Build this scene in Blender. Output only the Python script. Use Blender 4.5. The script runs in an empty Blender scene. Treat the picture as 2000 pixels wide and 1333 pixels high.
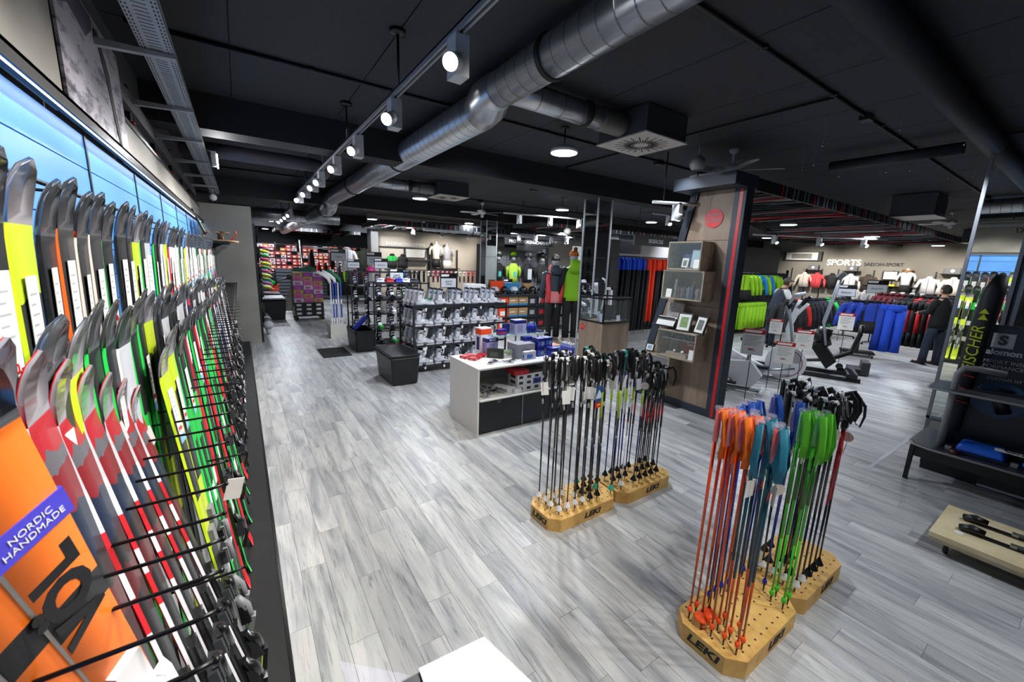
import bpy, bmesh, math, random
from math import sin, cos, pi, radians, atan2, hypot
from mathutils import Vector, Matrix, Euler

SC = bpy.context.scene
COL = SC.collection
RND = random.Random(7)

# ------------------------------------------------------------------ camera, world, exposure
CAM_H = 1.9
YAW, PIT, ROL = .59553993, .19426884, -.03514385
fw = Vector((sin(YAW) * cos(PIT), cos(YAW) * cos(PIT), -sin(PIT)))
rt = Vector((cos(YAW), -sin(YAW), 0))
dn = fw.cross(rt)
r2 = rt * cos(ROL) + dn * sin(ROL)
d2 = dn * cos(ROL) - rt * sin(ROL)
cam_data = bpy.data.cameras.new('camera')
cam_data.sensor_width = 36
cam_data.lens = 781.909 / 2000 * 36
cam_data.clip_start = .02
cam_data.clip_end = 100
cam_data.dof.use_dof = True
cam_data.dof.focus_distance = 4.5
cam_data.dof.aperture_fstop = 7.0
cam = bpy.data.objects.new('camera', cam_data)
COL.objects.link(cam)
cam.matrix_world = Matrix(((r2.x, -d2.x, -fw.x, 0), (r2.y, -d2.y, -fw.y, 0), (r2.z, -d2.z, -fw.z, CAM_H), (0, 0, 0, 1)))
SC.camera = cam

SC.view_settings.view_transform = 'Standard'
SC.view_settings.look = 'None'
SC.view_settings.gamma = 1
SC.view_settings.use_curve_mapping = False
SC.view_settings.exposure = 0.12
SC.cycles.use_denoising = True
SC.cycles.max_bounces = 7
SC.cycles.diffuse_bounces = 3
SC.cycles.glossy_bounces = 4
SC.cycles.transmission_bounces = 5
SC.cycles.transparent_max_bounces = 8
SC.cycles.caustics_reflective = False
SC.cycles.caustics_refractive = False
SC.cycles.sample_clamp_indirect = 4
SC.cycles.use_light_tree = True

world = bpy.data.worlds.new('world')
SC.world = world
world.use_nodes = True
world.node_tree.nodes['Background'].inputs[0].default_value = (.75, .8, 1, 1)
world.node_tree.nodes['Background'].inputs[1].default_value = .09


def light(kind, loc, energy, color=(1, 1, 1), size=.3, target=None, spot=70, blend=.6, name='lamp_or_fill_light'):
    l = bpy.data.lights.new(name, kind)
    l.energy = energy
    l.color = color
    if kind == 'AREA':
        l.shape = 'DISK'
        l.size = size
    elif kind == 'SPOT':
        l.shadow_soft_size = size
        l.spot_size = radians(spot)
        l.spot_blend = blend
    else:
        l.shadow_soft_size = size
    o = bpy.data.objects.new(name, l)
    COL.objects.link(o)
    o.location = loc
    if target is not None:
        o.rotation_euler = (Vector(target) - Vector(loc)).to_track_quat('-Z', 'Y').to_euler()
    return o


COOL = (.86, .92, 1)
WARM = (1, .93, .84)
# round LED downlights hanging under the ceiling (positions shared with the lamp bodies)
DOWN = [(3.08, 3.65), (3.16, 8.19), (6.2, 7.3), (3.67, 13.7), (6.39, 12.2), (1.2, 18.2), (1.2, 21), (1.2, 24), (1.3, 15.6),
        (9.5, 7.4), (10.6, 12.3), (14, 7.6), (9.3, 3.9), (13.2, 3.6), (16.3, 7.5), (17.6, 3.2)]
for i, (x, y) in enumerate(DOWN):
    light('AREA', (x, y, 3.08 if y > 6 or x < 7 else 2.8), 68, COOL, .28)
# track spots that light the ski wall
SPOTS = [2.02, 3.03, 4.09, 5.06, 6.1, 6.64, 7.42, 8.28]
for y in [.6, 1.2] + SPOTS:
    light('SPOT', (.86, y - .05, 2.88), 105 if y < 2.5 else 120, (1, .97, .93), .05, (-.55, y - .4, 1.5), 85, .7)
for y in (-1.2, .2, 1.6, 3.0):
    light('SPOT', (1.6, y, 3.2), 160, (1, .95, .88), .06, (.75, y + 1.4, 0), 80, .8)
# unseen spots over pole stands, cash area and floor; several added to brighten displays
for p, q, e in (((3.4, -.6, 3.2), (2.4, 1.0, 0), 120), ((5.4, 1.0, 3.2), (3.2, 2.6, 0), 160), ((7.5, 4.3, 2.9), (3.6, 4.6, 0), 130), ((4.4, 5.2, 2.95), (3.0, 6.3, .6), 60), ((2.3, 3.4, 3.1), (3.1, 6.4, .7), 150), ((6.2, .9, 3.1), (7.6, 2.9, .6), 190), ((.9, 7.6, 2.9), (-.1, 9.9, 1.7), 45), ((2.6, 7.4, 3.0), (2.7, 8.6, .8), 50), ((10.2, 1.2, 3.0), (12.0, 3.2, .8), 150),
                ((4.4, 3.2, 3.1), (5.0, 2.9, 1.4), 26), ((6.3, 8.2, 2.9), (5.9, 6.6, 1.2), 60), ((8.2, 2.3, 3.0), (8.6, 2.9, .4), 110), ((6.2, -.6, 3.1), (4.6, .4, .4), 60)):
    light('SPOT', p, e, COOL, .05, q, 85, .7)
# wash lights of the far display walls
for x in (4.8, 6.6, 8.0):
    light('SPOT', (x, 13.2, 2.9), 230, WARM, .06, (x, 15, 1.6), 85, .8)
for x in (6.6, 7.6, 8.6):
    light('SPOT', (x, 9.6, 2.75), 75, COOL, .06, (x, 11, 1.7), 85, .8)
for y in (2.6, 4.4, 6.2, 8):
    light('SPOT', (20.2, y, 2.9), 260, WARM, .06, (22, y, 1.7), 85, .8)
for x in (9.6, 11.2):
    light('SPOT', (x, 5.6, 2.9), 150, COOL, .06, (x, 7.4, 1.4), 85, .8)
for p, q, e in (((5.4, 13, 3.0), (4.6, 9.6, .6), 130), ((8, 12, 2.9), (8, 9.2, 1.2), 70), ((2.6, 19, 3.0), (2.6, 24, 1.4), 300), ((.9, 19, 3.0), (1.2, 24, 1.4), 240), ((5, 19, 3.0), (5, 24, 1.4), 300),
                ((3.6, 14, 3.0), (3.2, 10.5, .6), 120), ((14.5, 1.2, 3), (12.6, 3, .8), 170), ((12.4, 6.4, 2.9), (12.2, 4.6, .8), 130), ((17, 3, 2.9), (16, 2, .8), 140)):
    light('SPOT', p, e, COOL, .06, q, 80, .8)


# ------------------------------------------------------------------ materials
MATS = {}


def srgb(c):
    if isinstance(c, str):
        c = c.lstrip('#')
        c = [int(c[i:i + 2], 16) / 255 for i in (0, 2, 4)]
        c = [x / 12.92 if x <= .04045 else ((x + .055) / 1.055) ** 2.4 for x in c]
    return (c[0], c[1], c[2], 1)


def mat(name, color='#808080', rough=.5, metal=0, emit=None, estr=0, trans=0, alpha=1, coat=0, spec=.5, noise=0, nscale=20, bump=0):
    if name in MATS:
        return MATS[name]
    m = bpy.data.materials.new(name)
    m.use_nodes = True
    n = m.node_tree
    b = n.nodes['Principled BSDF']
    c = srgb(color)
    b.inputs['Base Color'].default_value = c
    b.inputs['Roughness'].default_value = rough
    b.inputs['Metallic'].default_value = metal
    b.inputs['Transmission Weight'].default_value = trans
    b.inputs['Alpha'].default_value = alpha
    b.inputs['Coat Weight'].default_value = coat
    b.inputs['Specular IOR Level'].default_value = spec
    if emit:
        b.inputs['Emission Color'].default_value = srgb(emit)
        b.inputs['Emission Strength'].default_value = estr
    tc = n.nodes.new('ShaderNodeTexCoord')
    nz = n.nodes.new('ShaderNodeTexNoise')
    nz.inputs['Scale'].default_value = nscale
    n.links.new(tc.outputs['Object'], nz.inputs['Vector'])
    mx = n.nodes.new('ShaderNodeMix')
    mx.data_type = 'RGBA'
    k = 1 - (noise or .06)
    mx.inputs[6].default_value = (c[0] * k, c[1] * k, c[2] * k, 1)
    mx.inputs[7].default_value = tuple(min(1, x * (2 - k)) for x in c[:3]) + (1,)
    n.links.new(nz.outputs['Fac'], mx.inputs[0])
    n.links.new(mx.outputs[2], b.inputs['Base Color'])
    if bump:
        bp = n.nodes.new('ShaderNodeBump')
        bp.inputs['Strength'].default_value = bump
        bp.inputs['Distance'].default_value = .01
        n.links.new(nz.outputs['Fac'], bp.inputs['Height'])
        n.links.new(bp.outputs[0], b.inputs['Normal'])
    MATS[name] = m
    return m


def stripes(name, stops, axis='Z', lo=0, hi=1, rough=.45, metal=0, coat=.1, wobble=0, scale=6):
    """hard bands of colour along one object axis: stops = [(pos, colour), ...]"""
    if name in MATS:
        return MATS[name]
    m = bpy.data.materials.new(name)
    m.use_nodes = True
    n = m.node_tree
    b = n.nodes['Principled BSDF']
    b.inputs['Roughness'].default_value = rough
    b.inputs['Metallic'].default_value = metal
    b.inputs['Coat Weight'].default_value = coat
    tc = n.nodes.new('ShaderNodeTexCoord')
    sp = n.nodes.new('ShaderNodeSeparateXYZ')
    n.links.new(tc.outputs['Object'], sp.inputs[0])
    mr = n.nodes.new('ShaderNodeMapRange')
    mr.inputs['From Min'].default_value = lo
    mr.inputs['From Max'].default_value = hi
    src = sp.outputs[axis]
    if wobble:
        nz = n.nodes.new('ShaderNodeTexNoise')
        nz.inputs['Scale'].default_value = scale
        n.links.new(tc.outputs['Object'], nz.inputs['Vector'])
        ma = n.nodes.new('ShaderNodeMath')
        ma.operation = 'MULTIPLY_ADD'
        n.links.new(nz.outputs['Fac'], ma.inputs[0])
        ma.inputs[1].default_value = wobble
        n.links.new(src, ma.inputs[2])
        src = ma.outputs[0]
    n.links.new(src, mr.inputs['Value'])
    cr = n.nodes.new('ShaderNodeValToRGB')
    cr.color_ramp.interpolation = 'CONSTANT'
    el = cr.color_ramp.elements
    el[0].position = stops[0][0]
    el[0].color = srgb(stops[0][1])
    el[1].position = stops[1][0] if len(stops) > 1 else 1
    el[1].color = srgb(stops[1][1] if len(stops) > 1 else stops[0][1])
    for p, c in stops[2:]:
        e = el.new(p)
        e.color = srgb(c)
    n.links.new(mr.outputs[0], cr.inputs[0])
    n.links.new(cr.outputs[0], b.inputs['Base Color'])
    MATS[name] = m
    return m


def wood(name, c1, c2, scale=(3, 30, 3), rough=.5, knots=True, c3=None):
    if name in MATS:
        return MATS[name]
    m = bpy.data.materials.new(name)
    m.use_nodes = True
    n = m.node_tree
    b = n.nodes['Principled BSDF']
    b.inputs['Roughness'].default_value = rough
    tc = n.nodes.new('ShaderNodeTexCoord')
    oi = n.nodes.new('ShaderNodeObjectInfo')
    mp = n.nodes.new('ShaderNodeMapping')
    mp.inputs['Scale'].default_value = scale
    ad = n.nodes.new('ShaderNodeVectorMath')
    ad.operation = 'MULTIPLY_ADD'
    cx = n.nodes.new('ShaderNodeCombineXYZ')
    for i in range(3):
        n.links.new(oi.outputs['Random'], cx.inputs[i])
    n.links.new(cx.outputs[0], ad.inputs[0])
    ad.inputs[1].default_value = (37, 53, 71)
    n.links.new(tc.outputs['Object'], ad.inputs[2])
    n.links.new(ad.outputs[0], mp.inputs['Vector'])
    nz = n.nodes.new('ShaderNodeTexNoise')
    nz.inputs['Scale'].default_value = 1
    nz.inputs['Detail'].default_value = 6
    nz.inputs['Roughness'].default_value = .65
    nz.inputs['Distortion'].default_value = .6
    n.links.new(mp.outputs[0], nz.inputs['Vector'])
    cr = n.nodes.new('ShaderNodeValToRGB')
    cr.color_ramp.elements[0].position = .33
    cr.color_ramp.elements[0].color = srgb(c1)
    cr.color_ramp.elements[1].position = .66
    cr.color_ramp.elements[1].color = srgb(c2)
    if c3:
        e = cr.color_ramp.elements.new(.42)
        e.color = srgb(c3)
    n.links.new(nz.outputs['Fac'], cr.inputs[0])
    hsv = n.nodes.new('ShaderNodeHueSaturation')
    mr = n.nodes.new('ShaderNodeMapRange')
    mr.inputs['To Min'].default_value = .86
    mr.inputs['To Max'].default_value = 1.12
    n.links.new(oi.outputs['Random'], mr.inputs['Value'])
    n.links.new(mr.outputs[0], hsv.inputs['Value'])
    n.links.new(cr.outputs[0], hsv.inputs['Color'])
    n.links.new(hsv.outputs[0], b.inputs['Base Color'])
    bp = n.nodes.new('ShaderNodeBump')
    bp.inputs['Strength'].default_value = .12
    bp.inputs['Distance'].default_value = .004
    n.links.new(nz.outputs['Fac'], bp.inputs['Height'])
    n.links.new(bp.outputs[0], b.inputs['Normal'])
    MATS[name] = m
    return m


M = mat
BLACK = M('black_plastic', '#0b0b0c', .35)
BLACKM = M('black_matt', '#0d0e10', .6)
WHITE = M('white_plastic', '#e9e9ea', .35)
WHITEM = M('white_matt', '#dcdbd6', .6)
STEEL = M('steel', '#9c9fa3', .32, 1)
DSTEEL = M('dark_steel', '#3a3d40', .4, .8)
CHROME = M('chrome', '#d8dade', .08, 1)
MIRROR = M('mirror', '#e4e8e8', .01, 1)
PAPER = M('paper', '#eeede6', .7)
RED = M('red', '#c3141c', .4)
GLASS = M('glass', '#dfeee8', .02, alpha=.05, spec=.5)
SKIN = M('skin', '#c99a80', .55)
DGREY = M('dark_grey', '#2b2d31', .55)
MGREY = M('mid_grey', '#6e7074', .5)
ANTHR = M('anthracite', '#252a31', .5)
LEDM = M('led_glow', '#ffffff', .5, emit='#f1f5ff', estr=14)
FILM = M('clear_film', '#c9cdd0', .12, alpha=.35, coat=1)


# ------------------------------------------------------------------ mesh builder
class MB:
    def __init__(s):
        s.v, s.f, s.mi, s.sm, s.mats = [], [], [], [], []

    def m(s, mt):
        if mt not in s.mats:
            s.mats.append(mt)
        return s.mats.index(mt)

    def add(s, vs, fs, mt, smooth=False, mtx=None):
        o = len(s.v)
        s.v += [tuple(mtx @ Vector(v)) if mtx else tuple(v) for v in vs]
        k = s.m(mt)
        for f in fs:
            s.f.append([i + o for i in f])
            s.mi.append(k)
            s.sm.append(smooth)
        return s

    def box(s, c, d, mt, rot=None, top=(1, 1), mtx=None):
        x, y, z = d[0] / 2, d[1] / 2, d[2] / 2
        tx, ty = top
        vs = [Vector(p) for p in ((-x, -y, -z), (x, -y, -z), (x, y, -z), (-x, y, -z), (-x * tx, -y * ty, z), (x * tx, -y * ty, z), (x * tx, y * ty, z), (-x * tx, y * ty, z))]
        if rot:
            R = Euler(rot).to_matrix()
            vs = [R @ v for v in vs]
        vs = [v + Vector(c) for v in vs]
        return s.add(vs, [(0, 3, 2, 1), (4, 5, 6, 7), (0, 1, 5, 4), (1, 2, 6, 5), (2, 3, 7, 6), (3, 0, 4, 7)], mt, mtx=mtx)

    def bb(s, a, b, mt, **k):
        return s.box([(a[i] + b[i]) / 2 for i in range(3)], [abs(b[i] - a[i]) for i in range(3)], mt, **k)

    def tube(s, pts, r, mt, seg=8, cap=True, flat=1, up=None, smooth=True, mtx=None):
        pts = [Vector(p) for p in pts]
        n = len(pts)
        rs = r if isinstance(r, (list, tuple)) else [r] * n
        vs, fs = [], []
        side = None
        for i, p in enumerate(pts):
            t = (pts[min(i + 1, n - 1)] - pts[max(i - 1, 0)])
            t = t.normalized() if t.length > 1e-9 else Vector((0, 0, 1))
            if side is None:
                u = Vector(up) if up else (Vector((0, 0, 1)) if abs(t.z) < .9 else Vector((1, 0, 0)))
                side = t.cross(u).normalized()
            else:
                side = (side - t * side.dot(t)).normalized()
            w = side.cross(t).normalized()
            rr = rs[i]
            ra, rb = (rr if isinstance(rr, (list, tuple)) else (rr, rr * flat))
            for k in range(seg):
                a = 2 * pi * k / seg
                vs.append(p + side * cos(a) * ra + w * sin(a) * rb)
        for i in range(n - 1):
            for k in range(seg):
                a, b = i * seg + k, i * seg + (k + 1) % seg
                fs.append((a, a + seg, b + seg, b))
        s.add(vs, fs, mt, smooth, mtx)
        if cap:
            o = len(s.v) - n * seg
            k0 = s.m(mt)
            s.f.append([o + k for k in range(seg)])
            s.f.append([o + (n - 1) * seg + seg - 1 - k for k in range(seg)])
            s.mi += [k0, k0]
            s.sm += [False, False]
        return s

    def cyl(s, c, r, h, mt, seg=16, axis='Z', mtx=None, r2=None):
        c = Vector(c)
        a = {'X': Vector((1, 0, 0)), 'Y': Vector((0, 1, 0)), 'Z': Vector((0, 0, 1))}[axis]
        return s.tube([c - a * h / 2, c + a * h / 2], [r, r if r2 is None else r2], mt, seg, mtx=mtx)

    def lathe(s, prof, mt, seg=16, c=(0, 0, 0), smooth=True, sx=1, sy=1, mtx=None):
        vs, fs = [], []
        for r, z in prof:
            for k in range(seg):
                a = 2 * pi * k / seg
                vs.append((c[0] + r * cos(a) * sx, c[1] + r * sin(a) * sy, c[2] + z))
        for i in range(len(prof) - 1):
            for k in range(seg):
                a, b = i * seg + k, i * seg + (k + 1) % seg
                fs.append((a, b, b + seg, a + seg))
        return s.add(vs, fs, mt, smooth, mtx)

    def prism(s, poly, t0, t1, mt, plane='XY', smooth=False, mtx=None):
        n = len(poly)

        def P(a, b, t):
            return {'XY': (a, b, t), 'XZ': (a, t, b), 'YZ': (t, a, b)}[plane]
        vs = [P(a, b, t0) for a, b in poly] + [P(a, b, t1) for a, b in poly]
        fs = [tuple(range(n - 1, -1, -1)), tuple(range(n, 2 * n))] + [(i, (i + 1) % n, (i + 1) % n + n, i + n) for i in range(n)]
        return s.add(vs, fs, mt, smooth, mtx)

    def ball(s, c, r, mt, seg=12, rings=8, sx=1, sy=1, sz=1, z0=-1, z1=1, mtx=None):
        pr = []
        a0, a1 = math.asin(z0), math.asin(z1)
        for i in range(rings + 1):
            a = a0 + (a1 - a0) * i / rings
            pr.append((max(cos(a), 1e-4) * r, sin(a) * r * sz))
        return s.lathe(pr, mt, seg, c, True, sx, sy, mtx)

    def data(s, name):
        me = bpy.data.meshes.new(name)
        me.from_pydata([tuple(v) for v in s.v], [], s.f)
        for mt in s.mats:
            me.materials.append(mt)
        me.polygons.foreach_set('material_index', s.mi)
        me.polygons.foreach_set('use_smooth', s.sm)
        bm = bmesh.new()
        bm.from_mesh(me)
        bmesh.ops.recalc_face_normals(bm, faces=bm.faces)
        bm.to_mesh(me)
        bm.free()
        return me

    def build(s, name, parent=None, loc=None, rot=None, *_):
        o = bpy.data.objects.new(name, s.data(name))
        COL.objects.link(o)
        if parent:
            o.parent = parent
        if loc:
            o.location = loc
        if rot:
            o.rotation_euler = rot
        return o


def put(name, me, parent=None, loc=None, rot=None, scale=None):
    o = bpy.data.objects.new(name, me)
    COL.objects.link(o)
    if parent:
        o.parent = parent
    if loc:
        o.location = loc
    if rot:
        o.rotation_euler = rot
    if scale:
        o.scale = scale
    return o


def tag(o, label, cat, group=None, kind=None):
    o['label'] = label
    o['category'] = cat
    if group:
        o['group'] = group
    if kind:
        o['kind'] = kind
    return o


def thing(name, label, cat, loc=(0, 0, 0), rz=0, group=None):
    o = bpy.data.objects.new(name, None)
    COL.objects.link(o)
    o.location = loc
    o.rotation_euler = (0, 0, rz)
    o.empty_display_size = .1
    return tag(o, label, cat, group)


def struct(o, label=None):
    o['kind'] = 'structure'
    if label:
        o['label'] = label
    return o


def dup(root, loc=None, rot=None, label=None, group=None, parent=None, top=True):
    c = root.copy()
    COL.objects.link(c)
    if parent is not None:
        c.parent = parent
    if loc is not None:
        c.location = loc
    if rot is not None:
        c.rotation_euler = rot
    if label:
        c['label'] = label
    if group:
        c['group'] = group
    for ch in KIDS.get(root.name, list(root.children)):
        dup(ch, parent=c, top=False)
    return c


KIDS = {}


def remember(root):
    KIDS[root.name] = list(root.children)
    for ch in root.children:
        remember(ch)
    return root


TXT = {}


def text_mesh(body, size, mt, ext=.001, bold=0, shear=0, align='CENTER'):
    key = (body, size, mt.name, ext, bold, shear, align)
    if key not in TXT:
        cu = bpy.data.curves.new('lettering', 'FONT')
        cu.body = body
        cu.size = size
        cu.extrude = ext
        cu.offset = bold
        cu.shear = shear
        cu.align_x = align
        cu.align_y = 'CENTER'
        cu.resolution_u = 3
        o = bpy.data.objects.new('lettering', cu)
        COL.objects.link(o)
        dg = bpy.context.evaluated_depsgraph_get()
        me = bpy.data.meshes.new_from_object(o.evaluated_get(dg))
        me.name = 'lettering'
        me.materials.clear()
        me.materials.append(mt)
        bpy.data.objects.remove(o)
        TXT[key] = me
    return TXT[key]


def text(body, size, mt, parent, loc, rot, **k):
    return put('lettering', text_mesh(body, size, mt, **k), parent, loc, rot)


ORD = ('first second third fourth fifth sixth seventh eighth ninth tenth eleventh twelfth thirteenth fourteenth fifteenth sixteenth seventeenth eighteenth nineteenth '
       'twentieth').split()


def nth(i):
    if i < 20:
        return ORD[i]
    t, u = divmod(i + 1, 10)
    tens = {2: 'twenty', 3: 'thirty', 4: 'forty', 5: 'fifty', 6: 'sixty', 7: 'seventy'}[t]
    if u == 0:
        return {'twenty': 'twentieth', 'thirty': 'thirtieth', 'forty': 'fortieth', 'fifty': 'fiftieth', 'sixty': 'sixtieth', 'seventy': 'seventieth'}[tens]
    return tens + '-' + ORD[u - 1]


RX = (pi / 2, 0, 0)              # text facing -Y
RXL = (pi / 2, 0, -pi / 2)       # text facing -X
RXR = (pi / 2, 0, pi / 2)        # text facing +X
# ------------------------------------------------------------------ floor
def plank_mat():
    m = bpy.data.materials.new('floor_planks')
    m.use_nodes = True
    n = m.node_tree
    L = n.links.new
    b = n.nodes['Principled BSDF']
    tc = n.nodes.new('ShaderNodeTexCoord')
    oi = n.nodes.new('ShaderNodeObjectInfo')
    at = n.nodes.new('ShaderNodeAttribute')
    at.attribute_name = 'seed'
    sm = n.nodes.new('ShaderNodeMath')
    L(oi.outputs['Random'], sm.inputs[0])
    L(at.outputs['Fac'], sm.inputs[1])
    fr = n.nodes.new('ShaderNodeMath')
    fr.operation = 'FRACT'
    L(sm.outputs[0], fr.inputs[0])
    cx = n.nodes.new('ShaderNodeCombineXYZ')
    for i in range(3):
        L(fr.outputs[0], cx.inputs[i])
    ad = n.nodes.new('ShaderNodeVectorMath')
    ad.operation = 'MULTIPLY_ADD'
    L(cx.outputs[0], ad.inputs[0])
    ad.inputs[1].default_value = (91, 57, 13)
    L(tc.outputs['Object'], ad.inputs[2])

    def noise(scale, detail, rough, dist):
        mp = n.nodes.new('ShaderNodeMapping')
        mp.inputs['Scale'].default_value = scale
        L(ad.outputs[0], mp.inputs['Vector'])
        nz = n.nodes.new('ShaderNodeTexNoise')
        nz.inputs['Scale'].default_value = 1
        nz.inputs['Detail'].default_value = detail
        nz.inputs['Roughness'].default_value = rough
        nz.inputs['Distortion'].default_value = dist
        L(mp.outputs[0], nz.inputs['Vector'])
        return nz.outputs['Fac']
    big = noise((9, 1.3, 1), 3, .5, .8)
    fine = noise((70, 3.2, 1), 5, .7, 1.2)
    cr = n.nodes.new('ShaderNodeValToRGB')
    cr.color_ramp.elements[0].position = .30
    cr.color_ramp.elements[0].color = srgb('#929497')
    cr.color_ramp.elements[1].position = .66
    cr.color_ramp.elements[1].color = srgb('#cdccc9')
    e = cr.color_ramp.elements.new(.47)
    e.color = srgb('#b5b6b6')
    L(big, cr.inputs[0])
    c2 = n.nodes.new('ShaderNodeValToRGB')
    c2.color_ramp.elements[0].position = .34
    c2.color_ramp.elements[0].color = (.38, .38, .39, 1)
    c2.color_ramp.elements[1].position = .47
    c2.color_ramp.elements[1].color = (1, 1, 1, 1)
    L(fine, c2.inputs[0])
    mx = n.nodes.new('ShaderNodeMix')
    mx.data_type = 'RGBA'
    mx.blend_type = 'MULTIPLY'
    mx.inputs[0].default_value = .75
    L(cr.outputs[0], mx.inputs[6])
    L(c2.outputs[0], mx.inputs[7])
    hs = n.nodes.new('ShaderNodeHueSaturation')
    mr = n.nodes.new('ShaderNodeMapRange')
    mr.inputs['To Min'].default_value = .82
    mr.inputs['To Max'].default_value = 1.1
    L(fr.outputs[0], mr.inputs['Value'])
    L(mr.outputs[0], hs.inputs['Value'])
    L(mx.outputs[2], hs.inputs['Color'])
    L(hs.outputs[0], b.inputs['Base Color'])
    b.inputs['Roughness'].default_value = .37
    bp = n.nodes.new('ShaderNodeBump')
    bp.inputs['Strength'].default_value = .15
    bp.inputs['Distance'].default_value = .002
    L(fine, bp.inputs['Height'])
    L(bp.outputs[0], b.inputs['Normal'])
    return m


PLANK = plank_mat()
PW, PL_ = .142, .98
fl = MB().bb((-.6, -3, -.1), (22.6, 26, -.003), M('floor_joint', '#6c6d6e', .8)).build('floor')
struct(fl)
RF = random.Random(3)
allp = []
for i in range(int(22.4 / PW)):
    x0 = .02 + i * PW
    off = (i * .37 + RF.random() * .25) % 1 * PL_
    for j in range(-3, 27):
        y0 = j * PL_ + off
        if y0 + PL_ < -3 or y0 > 25:
            continue
        allp.append((x0, y0))


def in_view(x, y):
    v = Vector((x, y, -CAM_H))
    d = v.dot(fw)
    return d > .3 and abs(v.dot(r2) / d) < 1.35 and v.dot(d2) / d < .95


vis = sorted((p for p in allp if in_view(p[0], p[1] + .5)), key=lambda p: hypot(p[0], p[1] + .5))
near = set(vis[:290])
pm = MB().box((0, 0, -.0015), (PW - .0016, PL_ - .0018, .003), PLANK).data('plank')
for (x0, y0) in vis[:290]:
    put('plank', pm, fl, (x0 + PW / 2, y0 + PL_ / 2, RF.uniform(-.0004, .0004)))
far = MB()
seeds = []
for p in allp:
    if p in near:
        continue
    z = RF.uniform(-.0004, .0004)
    far.bb((p[0] + .0008, p[1] + .0009, -.003 + z), (p[0] + PW - .0008, p[1] + PL_ - .0009, z), PLANK)
    seeds += [RF.random()] * 8
fo = far.build('plank', fl)
fo['kind'] = 'stuff'
a = fo.data.attributes.new('seed', 'FLOAT', 'POINT')
a.data.foreach_set('value', seeds)
# pale adhesive line across the floor on the right
tag(MB().prism([(5.05, 1.06), (5.08, 1.03), (6.5, 1.02), (6.5, 1.06)], .0008, .0016, M('floor_tape', '#c9ced6', .4)).build('floor_tape'),
    'pale strip of tape across the plank floor on the right, ending at the mirror', 'tape')

# ------------------------------------------------------------------ ceiling
CZ = 3.37
CEIL = M('ceiling_paint', '#2b2c31', .75, noise=.1)
CEILD = M('ceiling_dark', '#17181b', .7)
cl = MB().bb((-.7, -3, CZ + .012), (22.7, 26, CZ + .1), CEILD).build('ceiling')
struct(cl)
cpm = MB().box((0, 0, .006), (.926, 2.28, .012), CEIL).data('ceiling_panel')
cells = [(.53 + .935 * i, .44 + 2.29 * j) for i in range(-1, 24) for j in range(-1, 11)]
cells.sort(key=lambda p: hypot(*p))
cf = MB()
for k, (x, y) in enumerate(cells):
    if k < 180:
        put('ceiling_panel', cpm, cl, (x, y, CZ))
    else:
        cf.box((x, y, CZ + .006), (.926, 2.28, .012), CEIL)
cf.build('ceiling_panel', cl)['kind'] = 'stuff'
BEAM = M('beam_paint', '#1d1e22', .7)
n_trim = 0
for (y0, y1, z) in ((5.09, 5.42, 3.05), (10.4, 10.75, 3.05), (15.8, 16.1, 3.05), (20.6, 21, 3.05)):
    n_trim += 1
    struct(MB().bb((-.7, y0, z), (22.7, y1, CZ), BEAM).build('trim_%d' % n_trim), 'dark concrete ceiling beam')
# black conduits on the ceiling
PIPE = M('conduit', '#101114', .45)
for k, y in enumerate((1.58, 3.87, 6.8, 9.0, 12.6)):
    m = MB().tube([(-.5, y, CZ - .018), (22.4, y, CZ - .018)], .014, PIPE, 6)
    for q in range(18):
        m.box((.6 + q * 1.2, y, CZ - .012), (.03, .05, .026), PIPE)
    m.box((5.0, y, CZ - .03), (.12, .08, .05), PIPE)
    n_trim += 1
    struct(m.build('trim_%d' % n_trim))
m = MB().tube([(4.26, 1.58, CZ - .018), (4.26, 5.0, CZ - .018)], .012, PIPE, 6)
n_trim += 1
struct(m.build('trim_%d' % n_trim))

# ------------------------------------------------------------------ walls
WALLG = M('wall_grey', '#55565a', .8, noise=.08, nscale=3)
WALLB = M('wall_beige', '#b9b2a6', .8, noise=.05, nscale=2)
WALLD = M('wall_dark', '#1a1b1e', .8)
CONC = M('concrete_board', '#9f9b92', .65, noise=.22, nscale=2.2, bump=.1)
CONC_L = M('concrete_board_light', '#c4c0b8', .65, noise=.16, nscale=2, bump=.08)
wl = struct(MB().bb((-.8, -3, 0), (-.62, 10.05, CZ), WALLG).build('wall_left'))
struct(MB().bb((-.8, 10.05, 0), (-.62, 26, CZ), WALLG).build('wall_left'))
struct(MB().bb((-.8, 26, 0), (22.8, 26.2, CZ), WALLD).build('wall_back'))
struct(MB().bb((22.4, -3, 0), (22.6, 26, CZ), M('wall_sand', '#8f8a80', .8, noise=.12, nscale=1.5)).build('wall_right'))
struct(MB().bb((-.8, -3.2, 0), (22.8, -3, CZ), WALLG).build('wall_front'))
struct(MB().bb((6.78, -3, 0), (6.9, .42, CZ), WALLG).build('wall_partition'))
# end panel of the ski wall
struct(MB().bb((-.62, 9.9, 0), (.27, 10.02, 2.81), CONC).build('wall_end'), 'grey concrete-look panel closing the ski wall')
# low black platform under the skis
struct(MB().bb((-.62, -.6, 0), (.045, 9.89, .08), M('platform_black', '#101012', .5)).bb((.045, -.6, 0), (.06, 9.89, .085), M('platform_edge', '#19191b', .25))
       .build('trim_%d' % (n_trim + 1)), 'black platform along the ski wall')
n_trim += 1

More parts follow.
